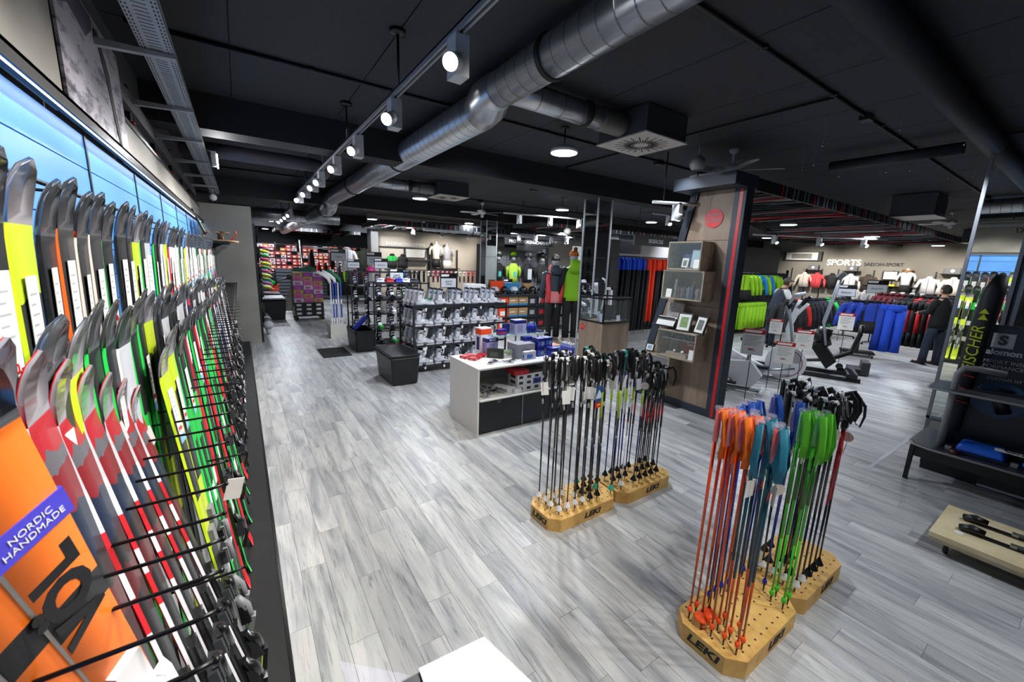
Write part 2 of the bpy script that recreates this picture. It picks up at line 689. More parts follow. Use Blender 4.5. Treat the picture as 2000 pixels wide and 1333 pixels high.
# ------------------------------------------------------------------ blue slat wall behind the skis
BLUE = M('blue_panel', '#5c9fec', .4)
SLOT = M('slot_dark', '#274a70', .5)
sw = thing('slat_wall', 'long sky-blue slatted panel wall behind the skis on the left', 'panel wall', (-.6, 0, 0))
MB().bb((-.018, -.6, .12), (-.012, 9.88, 2.45), SLOT).build('backing', sw)
zs = [(2.285, 2.445), (2.03, 2.279)]
z = 2.024
while z > .2:
    zs.append((z - .13, z))
    z -= .136
xs = [-.6, .6, 1.8, 3.0, 4.2, 5.4, 6.6, 7.8, 9.0, 9.88]
for (a_, b_) in zs:
    for i in range(len(xs) - 1):
        if a_ < 1.0 and xs[i] < 1.5 and False:
            continue
        MB().bb((-.012, xs[i] + .004, a_), (0, xs[i + 1] - .004, b_), BLUE).build('panel', sw)
for y in xs[1:-1]:
    MB().bb((-.001, y - .012, .12), (.006, y + .012, 2.445), DSTEEL).build('upright', sw)
MB().tube([(.19, -.4, 2.06), (.19, 9.8, 2.06)], .006, DSTEEL, 6).build('tip_rail', sw)
for y in xs[1:-1]:
    MB().tube([(0, y, 2.06), (.19, y, 2.06)], .005, DSTEEL, 6).build('rail_bracket', sw)

# grey boards, printed photo and lettering above the blue wall
hb = thing('header_board', 'light grey board strip above the blue wall, running to the far corner', 'board', (-.56, 3.8, 2.46))
MB().bb((-.03, 0, 0), (0, 6.08, .27), CONC_L).build('board', hb)
MB().bb((-.035, 0, .27), (.012, 6.08, .295), BLACK).build('top_rail', hb)
h2 = thing('header_board', 'tall concrete-look board with black handwriting above the nearest skis', 'board', (-.56, -.6, 2.46))
MB().bb((-.03, 0, 0), (0, 3.2, .75), CONC).build('board', h2)
text('ISKI', .17, M('ink', '#262422', .7), h2, (.002, 1.98, .47), (pi / 2, 0, pi / 2), shear=.25, align='RIGHT')
# cove profile with light strip
cp = thing('cove_profile', 'black light cove profile along the top of the blue wall', 'light rail', (-.55, -.6, 2.44))
MB().bb((-.03, 0, .018), (.05, 10.45, .032), BLACK).bb((.04, 0, -.022), (.05, 10.45, .032), M('cove_lip', '#3c3a38', .4)).build('profile', cp)
MB().bb((-.005, 0, .014), (.02, 10.45, .017), M('cove_led', '#ffffff', .5, emit='#e6f2ff', estr=9)).build('led_strip', cp)


def poster_mat():
    m = bpy.data.materials.new('mountain_photo')
    m.use_nodes = True
    n = m.node_tree
    b = n.nodes['Principled BSDF']
    b.inputs['Roughness'].default_value = .4
    tc = n.nodes.new('ShaderNodeTexCoord')
    mp = n.nodes.new('ShaderNodeMapping')
    mp.inputs['Scale'].default_value = (1, 3.2, 9)
    mp.inputs['Rotation'].default_value = (.5, 0, 0)
    nz = n.nodes.new('ShaderNodeTexNoise')
    nz.inputs['Scale'].default_value = 1.3
    nz.inputs['Detail'].default_value = 9
    nz.inputs['Roughness'].default_value = .7
    n.links.new(tc.outputs['Object'], mp.inputs[0])
    n.links.new(mp.outputs[0], nz.inputs['Vector'])
    cr = n.nodes.new('ShaderNodeValToRGB')
    e = cr.color_ramp.elements
    e[0].position = .36
    e[0].color = srgb('#55515c')
    e[1].position = .5
    e[1].color = srgb('#cfcbd2')
    x = e.new(.43)
    x.color = srgb('#8b8692')
    n.links.new(nz.outputs['Fac'], cr.inputs[0])
    n.links.new(cr.outputs[0], b.inputs['Base Color'])
    return m


po = thing('wall_photo', 'large unframed photo of a climber on a snowy mountain slope above the skis', 'photo', (-.548, 2.62, 2.47))
MB().bb((-.012, 0, 0), (0, 1.17, .62), poster_mat()).build('print', po)
# the climber as a flat printed figure
MB().prism([(.62, .5), (.68, .52), (.72, .44), (.78, .36), (.84, .2), (.93, .02), (.99, .0), (.93, .18), (.88, .3), (.86, .42), (.76, .52), (.7, .58), (.63, .57)], .001, .003, M('print_black', '#17161a', .6), 'YZ').build('figure', po)
MB().prism([(.0, .42), (.2, .5), (.45, .46), (.6, .55), (.6, .61), (0, .61)], .0005, .0015, M('print_violet', '#5d5868', .6), 'YZ').build('sky', po)
# bare wall band: corrugated dark duct and panels above
struct(MB().bb((-.62, .2, 2.9), (-.57, 9.8, 3.02), M('duct_grey', '#5a595e', .6)).build('trim_%d' % (n_trim + 1)))
n_trim += 1

# ------------------------------------------------------------------ cable tray
GALV = M('galvanised', '#a8adb2', .45, .25, noise=.15, nscale=9)
ct = thing('cable_tray', 'long perforated galvanised cable tray hung beside the left wall', 'cable tray', (-.29, 1.0, 3.0))
m = MB()
m.bb((-.075, 0, 0), (.075, 9.0, .002), GALV)
m.bb((-.075, 0, 0), (-.073, 9.0, .045), GALV).bb((.073, 0, 0), (.075, 9.0, .045), GALV)
m.build('tray', ct)
m = MB()
HOLE = M('tray_hole', '#141518', .8)
for k in range(224):
    y = .02 + k * .04
    for x in (-.064, -.05, .05, .064):
        m.box((x, y, -.0006), (.006, .018, .001), HOLE)
    m.box((0, y, -.0006), (.055, .004, .001), HOLE)
m.build('perforation', ct)['kind'] = 'stuff'
for kb, y in enumerate((3.25, 4.32, 5.39, 6.6, 7.7, 8.8)):
    b = thing('tray_bracket', '', 'bracket', (-.6, y, 2.955), group='brackets under the cable tray')
    b['label'] = '%s galvanised wall bracket from the camera with red end cap under the cable tray' % nth(kb)
    MB().prism([(0, 0), (.39, .022), (.39, .04), (0, .04)], -.02, .02, GALV, 'XZ').build('arm', b)
    MB().bb((-.02, -.025, -.12), (.012, .025, .13), DSTEEL).bb((.012, -.012, -.11), (.013, .012, .12), BLACK).build('rail', b)
    MB().bb((-.02, -.03, -.135), (.03, .03, -.12), M('cap_red', '#a8261d', .5)).build('end_cap', b)

# wall floodlight under the tray
t = thing('floodlight', 'small white wall floodlight clipped under the cable tray', 'lamp', (-.15, 6.05, 2.93))
MB().box((0, 0, .02), (.05, .1, .16), WHITE).build('housing', t)
MB().box((.032, -.012, .0), (.012, .08, .15), LEDM).build('lens', t)
MB().tube([(0, 0, .1), (-.07, 0, .12)], .012, GALV, 6).build('arm', t)
light('SPOT', (-.1, 6.04, 2.93), 30, (1, 1, 1), .03, (1.5, 4.2, 2.9), 150, .5)
t = thing('loudspeaker', 'small white spherical fitting at the end of the cable tray', 'speaker', (-.3, 9.3, 2.86))
MB().ball((0, 0, 0), .06, WHITE).build('shell', t)
MB().tube([(0, 0, .05), (0, 0, .5)], .012, GALV, 6).bb((-.03, -.03, .5), (.03, .03, .52), GALV).build('stem', t)
# dark painted pipe across the ceiling behind the first beam
struct(MB().tube([(-.5, 6.6, 3.15), (.95, 6.6, 3.15), (1.15, 6.75, 3.15), (1.2, 7.2, 3.16), (1.2, 10.3, 3.18)], .09, M('duct_violet', '#4a4752', .55), 14).build('trim_%d' % (n_trim + 1)))
n_trim += 1

# ------------------------------------------------------------------ spiral ducts
DUCT = M('duct_metal', '#c2c7cd', .3, .92, noise=.06, nscale=3)
GASKET = M('gasket', '#1b1a14', .6)
SEAM = M('duct_seam', '#7d8287', .45, .8)


def duct(name, label, segs, seam=.11, rings=(), elbows=()):
    """segs: list of (p0, p1, r)"""
    t = thing(name, label, 'air duct', segs[0][0])
    o = Vector(segs[0][0])
    for (p0, p1, r) in segs:
        p0, p1 = Vector(p0) - o, Vector(p1) - o
        m = MB().tube([p0, p1], r, DUCT, 32)
        m.build('pipe', t)
        d = p1 - p0
        Ln = d.length
        q = MB()
        k = 0
        dd = d.normalized()
        while k * seam < Ln - .02:
            c = p0 + dd * (k * seam + .01)
            q.tube([c - dd * .0022 + Vector((0, 0, 0)), c + dd * .0022 + dd * .004], r + .0007, SEAM, 28)
            k += 1
        s_ = q.build('spiral_seam', t)
        s_['kind'] = 'stuff'
    for (p0, p1, r) in segs:
        p0, p1 = Vector(p0) - o, Vector(p1) - o
        for f in (.06, .5, .94):
            c = p0 + (p1 - p0) * f
            MB().tube([c + Vector((0, 0, r)), (c.x, c.y, CZ - o.z)], .003, STEEL, 5).build('hanger_wire', t)
    for p, d, r in rings:
        p = Vector(p) - o
        d = Vector(d).normalized()
        MB().tube([p - d * .022, p - d * .014, p - d * .006, p + d * .006, p + d * .014, p + d * .022], [r + .004, r + .012, r + .006, r + .006, r + .012, r + .004], GASKET, 32).build('joint_ring', t)
    for pts, rr in elbows:
        MB().tube([Vector(p) - o for p in pts], rr, DUCT, 32).build('reducer', t)
    return t


Y = (0, 1, 0)
X = (1, 0, 0)
duct('spiral_duct', 'big galvanised spiral air duct running along the main aisle under the ceiling',
     [((1.77, -1.5, 3.2), (1.77, 2.9, 3.2), .128), ((1.85, 3.3, 3.18), (1.85, 10.2, 3.18), .156), ((1.83, 10.6, 3.0), (1.83, 22, 3.0), .18)],
     rings=[((1.77, 2.27, 3.2), Y, .128), ((1.85, 5.5, 3.18), Y, .156), ((1.85, 8.05, 3.18), Y, .156), ((1.83, 10.9, 3.0), Y, .18), ((1.83, 14.2, 3.0), Y, .18)],
     elbows=[([(1.77, 2.89, 3.2), (1.77, 2.98, 3.2), (1.80, 3.12, 3.185), (1.85, 3.32, 3.18)], [.129, .14, .168, .157]), ([(1.85, 10.18, 3.18), (1.83, 10.62, 3.0)], [.157, .181])], seam=.125)
FLEX = M('duct_flex', '#7d7b76', .5, .6)


def diffuser(x, y, label, duct_from):
    t = thing('air_diffuser', label, 'air vent', (x, y, 3.11))
    MB().bb((-.3, -.3, .012), (.3, .3, .25), M('vent_box', '#4b4d50', .45, .4)).build('plenum_box', t)
    MB().bb((-.315, -.315, 0), (.315, .315, .012), M('vent_plate', '#c4c0b6', .5)).build('face_plate', t)
    m = MB()
    for k in range(40):
        a = 2 * pi * k / 40
        r0, r1 = (.07, .17) if k % 2 else (.1, .26)
        if k % 2 == 0:
            r0 = .1
        c = ((r0 + r1) / 2 * cos(a), (r0 + r1) / 2 * sin(a), -.0008)
        m.box(c, (r1 - r0, .011, .0022), BLACK, rot=(0, 0, a))
    m.build('slot', t)['kind'] = 'stuff'
    d = duct('branch_duct', 'short branch duct feeding the ' + label, [((duct_from + .1, y, 3.235), (x - .62, y, 3.235), .098)], seam=.25, rings=[((x - .78, y, 3.235), X, .098)])
    MB().tube([(x - .62 - duct_from - .1 + i * .0175, 0, 0) for i in range(19)], [.1 + (.006 if i % 2 else 0) for i in range(19)], FLEX, 24).build('flexible_hose', d)
    return t


diffuser(3.48, 2.93, 'square white radial-slot air vent, the larger one nearest the camera', 1.77)
diffuser(3.55, 7.68, 'square white radial-slot air vent further back beside the boot racks', 1.8)
# more ducts across the back
duct('spiral_duct', 'spiral air duct crossing the aisle beyond the grey end panel', [((-.55, 13.4, 2.98), (2.6, 13.4, 2.98), .17)], seam=.14)
duct('spiral_duct', 'spiral air duct running behind the helmet wall', [((4.9, 12.4, 2.92), (12.5, 12.4, 2.92), .15)], seam=.2, rings=[((6.6, 12.4, 2.92), X, .15), ((9.2, 12.4, 2.92), X, .15)])
duct('spiral_duct', 'spiral air duct below the far edge of the striped canopy', [((10.5, 9.6, 2.75), (22.3, 9.6, 2.75), .2)], seam=.3, rings=[((15.2, 9.6, 2.75), X, .2)])
duct('spiral_duct', 'wide spiral duct behind the wooden display tower', [((10.0, 6.55, 2.92), (13.4, 6.9, 2.88), .16)], seam=.25)
DPD = M('duct_painted', '#25262a', .6)
d = thing('painted_duct', 'thick black-painted duct crossing the ceiling above the mirror', 'air duct', (2.2, .0, 3.22))
MB().tube([(0, .96, .04), (7, .96, .04)], .09, DPD, 20).build('pipe', d)
d = thing('painted_duct', 'thin black-painted duct running towards the fans on the right', 'air duct', (6.3, 1.12, 3.22))
MB().tube([(0, 0, 0), (0, 1.15, 0)], .06, DPD, 16).build('pipe', d)

# ------------------------------------------------------------------ downlights
dl0 = None
WHERE = {0: 'large round hanging light above the counter, nearest the camera', 1: 'round hanging light beside the far air vent', 2: 'round hanging light in front of the mirrored column',
         3: 'round hanging light over the dark boot racks', 4: 'round hanging light behind the tracks of the helmet wall'}
dl0 = thing('ceiling_light', '', 'ceiling light')
MB().lathe([(.0, .05), (.12, .05), (.15, .02), (.152, 0), (.145, -.008)], WHITE, 24).build('housing', dl0)
MB().cyl((0, 0, -.006), .144, .006, LEDM, 24).build('diffuser', dl0)
MB().tube([(0, 0, .05), (0, 0, .24)], .008, BLACK, 6).lathe([(.0, .27), (.04, .27), (.045, .24), (0, .24)], BLACK, 12).build('stem', dl0)
remember(dl0)
for i, (x, y) in enumerate(DOWN):
    zz = 3.11 if y > 6 or x < 7 else 2.84
    lab = WHERE.get(i, 'round white ceiling light, %s one counted beyond the grey end panel' % nth(i - 5))
    if i == 0:
        o = dl0
        o.location = (x, y, zz)
        o['label'] = lab
        o['group'] = 'round ceiling lights'
    else:
        dup(dl0, (x, y, zz), label=lab, group='round ceiling lights')

# ------------------------------------------------------------------ light track with spots
TR = M('track_grey', '#8f9194', .45, .3)
tr = thing('light_track', 'long grey light track hanging over the aisle beside the big duct', 'light track', (.985, .3, 2.99))
MB().bb((-.02, 0, 0), (-.008, 8.2, .035), TR).bb((.008, 0, 0), (.02, 8.2, .035), TR).bb((-.02, 0, .025), (.02, 8.2, .036), TR).build('rail', tr)
for y in (1.0, 2.62, 4.18, 5.6, 7.2):
    MB().tube([(0, y, .035), (0, y, .36)], .009, BLACK, 8).lathe([(.012, .35), (.05, .355), (.055, .38), (0, .38)], BLACK, 16, (0, y, 0)).build('rod', tr)
tr2 = thing('light_track', 'second grey light track further down the aisle beyond the beam', 'light track', (1.1, 10.9, 2.95))
MB().bb((-.02, 0, 0), (.02, 6, .036), TR).build('rail', tr2)
for y in (.5, 2.5, 4.5):
    MB().tube([(0, y, .035), (0, y, .42)], .009, BLACK, 8).build('rod', tr2)


def spot(loc, aim, label, group=None, s=1):
    t = thing('track_spotlight', label, 'spotlight', loc, 0, group)
    a = Vector(aim).normalized()
    MB().box((.01, .02, -.09 * s), (.075 * s, .1 * s, .19 * s), M('spot_grey', '#c4c6c8', .45)).bb((-.015, -.03, 0), (.015, .03, .03), BLACK).build('driver_box', t)
    c = Vector((-.045 * s, -.045, -.14 * s))
    p1 = c + a * .045 * s
    MB().tube([c - a * .03 * s, p1], .04 * s, M('spot_grey'), 20).build('head', t)
    MB().tube([p1, p1 + a * .006], .0365 * s, LEDM, 20).build('lens', t)
    return t


for i, y in enumerate(SPOTS):
    spot((.985, y, 2.985), (-.72, -.62, -.45), '%s square grey track spotlight from the camera over the aisle' % nth(i), 'spotlights on the aisle track')
for i, y in enumerate((11.2, 12.0, 12.9, 13.8)):
    spot((1.1, y, 2.95), (-.6, -.65, -.45), '%s small spotlight on the distant second aisle track' % nth(i), 'spotlights on the second track')


def track(p0, p1, n, label, aim, drop=.3, off=.5):
    t = thing('light_track', label, 'light track', p0)
    d = Vector(p1) - Vector(p0)
    m = MB().tube([(0, 0, 0), d], .02, M('track_white', '#c9cbcc', .4), 4)
    m.build('rail', t)
    for k in (.2, .8):
        q = d * k
        MB().tube([q, (q.x, q.y, q.z + drop)], .008, BLACK, 6).build('rod', t)
    for k in range(n):
        q = Vector(p0) + d * ((k + off) / n)
        spot((q.x, q.y, q.z - .02), aim, '%s spotlight on the %s' % (nth(k), label), None, 1)


track((5.0, 7.9, 2.98), (7.3, 7.4, 2.98), 3, 'white track in front of the mirrored column', (.2, .9, -.4))
track((7.2, 5.6, 3.0), (10.4, 5.4, 3.0), 3, 'white track above the ski bag sign', (-.3, -.5, -.6))
track((4.35, 3.4, 2.7), (5.0, 3.1, 2.7), 1, 'short white track left of the wooden tower', (.1, .35, -.8), drop=.6)
track((10.6, 5.2, 2.78), (13.6, 3.4, 2.78), 3, 'white track under the striped canopy', (-.2, -.6, -.5), drop=.12)
track((4.4, 13.4, 2.9), (8.6, 13.4, 2.9), 4, 'white track washing the swimwear wall', (.1, .8, -.5))
track((6.6, 10.0, 2.72), (8.8, 9.7, 2.72), 4, 'white track washing the helmet wall', (.1, .9, -.4), drop=.6)
# ------------------------------------------------------------------ skis
def ski_data(L, wt, ww, we, th, top, side, edge, base, tipm, curl=.17, wf=.62):
    """ski standing on its tail: z = length, +x = top side, y = width"""
    n = 26
    cl_, wd = [], []
    for i in range(n):
        s = i / (n - 1)
        if i > n - 9:
            s = 1 - (n - 1 - i) / 8 * (curl / L)
        else:
            s = s / ((n - 9) / (n - 1)) * (1 - curl / L)
        z = s * L
        x = -.012 * sin(pi * min(1, s * 1.05))
        if z > L - curl:
            u = (z - (L - curl)) / curl
            x += .062 * u * u * wf
            z -= .035 * u * u * wf
        if s < .03:
            x += .01 * (1 - s / .03)
        w = ww + (wt - ww) * max(0, (s - .42) / .48) ** 1.6 + (we - ww) * max(0, (.42 - s) / .42) ** 1.6
        if s > .9:
            w = wt
        if z > 0 and s * L > L - curl * .62:
            u = (s * L - (L - curl * .62)) / (curl * .62)
            w = wt * math.sqrt(max(0, 1 - u ** 2.4)) + .004
        if s < .012:
            w = we * .82
        cl_.append((x, z))
        wd.append(w)
    m = MB()
    rows = []
    for i in range(n):
        a = cl_[max(0, i - 1)]
        b = cl_[min(n - 1, i + 1)]
        tx, tz = b[0] - a[0], b[1] - a[1]
        q = hypot(tx, tz)
        nx, nz = tz / q, -tx / q
        t = th * (.45 + .55 * max(0, 1 - abs(i / (n - 1) - .45) * 1.5))
        x, z = cl_[i]
        h = wd[i] / 2
        rows.append([(x + nx * k, sy * h * kk, z + nz * k) for (sy, k, kk) in ((-1, 0, 1), (-1, t * .28, 1), (-1, t, .93), (1, t, .93), (1, t * .28, 1), (1, 0, 1))])
    mats = [edge, side, top, side, edge, base]
    vs = [p for r in rows for p in r]
    for j in range(6):
        fs = []
        ft = []
        for i in range(n - 1):
            a, b = i * 6 + j, i * 6 + (j + 1) % 6
            (ft if i >= n - 7 and j in (2, 5, 1, 3) else fs).append((a, b, b + 6, a + 6))
        o = len(m.v)
        m.add(vs, fs, mats[j], True)
        m.add(vs, ft, tipm if j != 5 else tipm, True)
    m.add(vs, [(0, 1, 2, 3, 4, 5)], base)
    m.add(vs, [tuple((n - 1) * 6 + k for k in range(6))], tipm)
    me = m.data('ski')
    bm = bmesh.new()
    bm.from_mesh(me)
    bmesh.ops.remove_doubles(bm, verts=bm.verts, dist=1e-6)
    bm.to_mesh(me)
    bm.free()
    return me


BIND = {}


def binding_data(c, c2, kind):
    key = (c.name, c2.name, kind)
    if key in BIND:
        return BIND[key]
    m = MB()
    if kind == 'toe':
        m.box((.012, 0, .03), (.024, .062, .22), c)
        m.prism([(-.05, .024), (.06, .024), (.045, .055), (.0, .066), (-.045, .05)], -.03, .03, c2, 'YZ', mtx=Matrix(((0, 0, 1, 0), (0, 1, 0, 0), (1, 0, 0, 0), (0, 0, 0, 1))) @ Matrix.Identity(4))
        m.box((.048, -.027, .0), (.018, .012, .07), c).box((.048, .027, .0), (.018, .012, .07), c)
        m.tube([(.06, 0, -.04), (.06, 0, .05)], .014, c, 8)
    else:
        m.box((.012, 0, 0), (.024, .06, .26), c)
        m.box((.045, 0, -.03), (.045, .055, .09), c2, top=(.7, .8))
        m.box((.06, 0, -.11), (.02, .04, .11), c, rot=(0, .35, 0))
        m.tube([(.03, 0, .06), (.055, 0, .0), (.07, 0, -.07)], [.018, .026, .012], c, 8)
    BIND[key] = m.data(kind + '_binding')
    return BIND[key]


def tag_data():
    PB = M('tag_blue', '#7db4dd', .6)
    m = MB()
    m.prism([(-.026, 0), (.026, 0), (.026, .2), (-.026, .2)], 0, .0012, PAPER, 'YZ')
    m.prism([(-.026, 0), (.026, 0), (.026, .028), (-.026, .032)], .0012, .0016, PB, 'YZ')
    for k in range(5):
        m.prism([(-.018, .1 + k * .017), (.014 - (k % 2) * .01, .1 + k * .017), (.014 - (k % 2) * .01, .104 + k * .017), (-.018, .104 + k * .017)], .0012, .0016, M('tag_ink', '#9d9da0', .7), 'YZ')
    return m.data('price_tag')


TAGM = tag_data()
PRICE = text_mesh('580,-', .022, RED, .0003, .0006)
PRICE2 = text_mesh('349,-', .022, RED, .0003, .0006)

SIL = M('ski_tip_silver', '#8b8e93', .16, .75, noise=.3, nscale=30)
SILW = M('ski_tip_white', '#aeaab0', .2, .3, coat=.6)
SBLK = M('ski_base', '#141416', .3)
EDG = M('ski_edge', '#9a9da0', .25, 1)
SG = M('ski_green', '#27c24c', .3)
SY = M('ski_yellow', '#bdd426', .3)
SO = M('ski_orange', '#f4621c', .3)
SR = M('ski_red', '#d2232a', .3)
SWH = M('ski_white', '#dedee0', .3)
SBK = M('ski_black', '#161719', .25, coat=.6)
SBL = M('ski_navy', '#22306a', .3)


def graphic(name, cols, seed):
    r = random.Random(seed)
    st = [(0, cols[0])]
    p = 0
    while p < .93:
        p += r.uniform(.03, .13)
        st.append((p, cols[r.randrange(len(cols))]))
        if len(st) > 14:
            break
    return stripes(name, st, 'Z', 0, 1.75, wobble=.05, scale=9)


G_RED = stripes('top_race', [(0, '#18181b'), (.16, '#7c1a20'), (.2, '#18181b'), (.5, '#141417'), (.66, '#5a171c'), (.70, '#141417'), (.74, '#16233c'), (.80, '#7c1820'), (.84, '#5c5a60'), (.86, '#a8202a'), (.90, '#8f8c92')], 'Z', 0, 1.75, wobble=.08, scale=14)
G_BLK = graphic('top_black_grey', ['#17181a', '#1c1d20', '#3a3c40', '#17181a', '#c9cacc'], 5)
G_YEL = graphic('top_yellow', ['#bcd02a', '#26282a', '#dfe3d2', '#2c2f2c', '#bcd02a', '#c9d83a'], 6)
G_WHT = graphic('top_white', ['#e6e6e8', '#d8d8dc', '#2a2a2e', '#e6e6e8', '#bfc2c8'], 7)
G_GRN = graphic('top_black_green', ['#15181a', '#17191b', '#22b848', '#15181a', '#dfe2e2'], 8)
G_SPK = graphic('top_speckled', ['#242426', '#2c2a2b', '#3a3536', '#272628', '#1c1c1e'], 9)
G_ORG = graphic('top_orange', ['#f26a1c', '#f26a1c', '#1b1a1c', '#f26a1c', '#23262a'], 10)
G_NVY = graphic('top_navy', ['#1c2242', '#23306e', '#e2e2e6', '#15172a', '#b72a33'], 11)
SIDE_AT = stripes('side_race', [(0, '#d9d7db'), (.60, '#c6242c'), (.66, '#e4e2e4'), (.70, '#c6242c'), (.76, '#e4e2e4'), (.82, '#b8b4b8')], 'Z', 0, 1.7)

KIND = {
    'race': ('red, white and black race ski', (1.66, .118, .068, .1, .012, G_RED, SIDE_AT, SR, SBLK, SILW)),
    'yellow': ('lime-yellow ski', (1.62, .12, .075, .105, .012, G_YEL, SY, EDG, SBLK, SILW)),
    'green': ('black ski with bright green edges', (1.62, .12, .07, .1, .012, G_GRN, SG, EDG, SBLK, SIL)),
    'black': ('plain black ski', (1.62, .12, .072, .1, .012, G_BLK, SBK, EDG, SBLK, SIL)),
    'orange': ('speckled ski with orange sidewall', (1.62, .125, .08, .11, .012, G_SPK, SO, EDG, SBLK, SIL)),
    'grey': ('speckled ski with pale sidewall', (1.62, .125, .08, .11, .012, G_SPK, M('side_cream', '#cfc5ba', .4), EDG, SBLK, SIL)),
    'white': ('white ski', (1.58, .118, .07, .1, .012, G_WHT, SWH, EDG, SBLK, SIL)),
    'navy': ('navy ski with white bands', (1.6, .118, .07, .1, .012, G_NVY, SBL, EDG, SBLK, SIL)),
    'red': ('red ski', (1.58, .118, .07, .1, .012, graphic('top_red', ['#cf2028', '#cf2028', '#1a1a1c', '#e3e3e3'], 13), SR, EDG, SBLK, SIL)),
}
ME = {k: ski_data(*v[1]) for k, v in KIND.items()}
BC = {'race': (SBK, M('bind_dark', '#2c2e31', .3)), 'yellow': (M('bind_grey', '#7e7f82', .4), SBK), 'green': (SBK, M('bind_dark')), 'white': (M('bind_grey'), SBK)}
TAPE = MB().bb((.0, -.06, 0), (.026, .06, .055), M('foam_tape', '#cfc8c6', .6, alpha=.8)).data('binding_tape')


def ski(kind, x0, y, z0, x1, z1, label, group, rng, tagged=True, L=None, bind=True, yaw=0):
    me = ME[kind]
    Lk = KIND[kind][1][0]
    d = Vector((x1 - x0, 0, z1 - z0))
    s = d.length / Lk
    ang = atan2(d.x, d.z)
    o = put('ski', me, None, (x0, y, z0), (0, ang, yaw), (1, 1, s))
    tag(o, label, 'ski', group)
    c = BC.get(kind, (SBK, M('bind_dark')))
    if bind:
        put('toe_binding', binding_data(c[0], c[1], 'toe'), o, (-.003, 0, Lk * .43), None, (.8, .8, .9 / s))
        put('heel_binding', binding_data(c[0], c[1], 'heel'), o, (-.003, 0, Lk * .25), None, (.8, .8, .9 / s))
    if tagged:
        big = 1.25 if 'upper' in group else 1
        t = put('price_tag', TAGM, o, (.0055, 0, Lk * (.75 if big > 1 else .74) + rng.uniform(-.02, .02)), (0, .022, rng.uniform(-.1, .1)), (1, big, big / s))
        put('price', PRICE if rng.random() < .5 else PRICE2, t, (.0018, 0, .052), (pi / 2, 0, pi / 2))
    return o


RS = random.Random(21)
# upper row: tall skis close to the slats
upk = ['white', 'green', 'yellow', 'black', 'orange', 'grey', 'grey', 'green', 'black', 'black', 'yellow', 'green', 'white', 'green', 'black', 'white', 'yellow', 'red', 'red', 'white', 'white', 'green', 'white', 'yellow']
y = .99
i = 0
while y < 9.7:
    k = upk[i] if i < len(upk) else RS.choice(['white', 'white', 'grey', 'white', 'green', 'black', 'navy', 'white'])
    ski(k, -.385, y, .12 if i > 0 else .12, -.385 + .015, 2.09 + RS.uniform(-.012, .012), '%s, %s from the camera in the upper row' % (KIND[k][0], nth(i)), 'skis in the upper row', RS, True, bind=False, yaw=RS.uniform(-.05, .05))
    y += RS.choice((.125, .13, .135)) + (.08 if i in (7, 12, 16, 22, 27) else 0) + .012 * (i > 20)
    i += 1
# middle row
mdk = ['green', 'yellow', 'green', 'green', 'white', 'green', 'green', 'yellow', 'black', 'black', 'white', 'black', 'green', 'black', 'white', 'white', 'black', 'white', 'navy', 'navy', 'black', 'white']
y = 1.03
i = 0
while y < 9.6:
    k = mdk[i] if i < len(mdk) else RS.choice(['white', 'grey', 'white', 'black', 'navy', 'white', 'green', 'yellow', 'red'] if y > 6 else ['white', 'black', 'green', 'navy', 'red', 'white', 'black'])
    top = 1.78 - .045 * max(0, y - 2) + RS.uniform(-.035, .03)
    ski(k, -.245, y, .082, -.31, top, '%s, %s from the camera in the middle row' % (KIND[k][0], nth(i)), 'skis in the middle row', RS, i % 3 == 0, bind=False, yaw=RS.uniform(-.08, .08))
    y += RS.choice((.12, .128, .136))
    i += 1
# front row: leaning outwards on the platform edge
frk = ['race'] * 7 + ['yellow', 'yellow', 'green', 'green', 'green', 'red', 'green', 'black', 'red', 'green', 'green', 'navy', 'black', 'green', 'green', 'red', 'black', 'black', 'green', 'white', 'navy', 'black', 'black', 'white']
fy = [.86, .96, 1.07, 1.19, 1.32, 1.45, 1.59, 1.76, 1.89]
fz = [1.77, 1.73, 1.69, 1.65, 1.60, 1.55, 1.49]
i = 0
y = fy[0]
while y < 8.6:
    k = frk[i] if i < len(frk) else RS.choice(['black', 'navy', 'white', 'black', 'grey', 'white'])
    if i < 7:
        top = fz[i] + .02
        xt = -.325
        xb = -.03 - .008 * (6 - i)
    else:
        top = 1.64 - .03 * (y - 1.8) + RS.uniform(-.05, .03)
        xt = -.26 + RS.uniform(-.01, .01)
        xb = -.095 + RS.uniform(-.02, .015)
    ski(k, xb, y, .082, xt, top, '%s, %s from the camera in the front row' % (KIND[k][0], nth(i)), 'skis in the front row', RS, i > 6 and (i % 3 == 1 or i == 8), bind=i < 9 or i % 4 == 0, yaw=RS.uniform(-.06, .06) if i > 6 else .04)
    i += 1
    y = fy[i] if i < len(fy) else y + RS.choice((.12, .13, .14))
# foam tape wrapped round the race skis
for k, (yy, zz) in enumerate(((1.07, 1.50), (1.32, 1.42), (1.59, 1.30))):
    tag(put('foam_wrap', TAPE, None, (-.318 + .008 * k, yy, zz - .02), (0, -.17, 0), (1.1, 1.2, 1)), 'strip of milky foam tape round race ski tips, %s from the camera' % nth(k), 'tape', 'foam tape on the race skis')

# the bright orange pairs crossing the bottom left corner
VO = M('rocker_orange', '#f5761a', .35)
RB = M('rocker_black', '#15161a', .35)
RG = M('rocker_grey', '#5d6770', .35)


UPWARD = Matrix(((0, 0, 1), (0, -1, 0), (1, 0, 0))).to_euler()


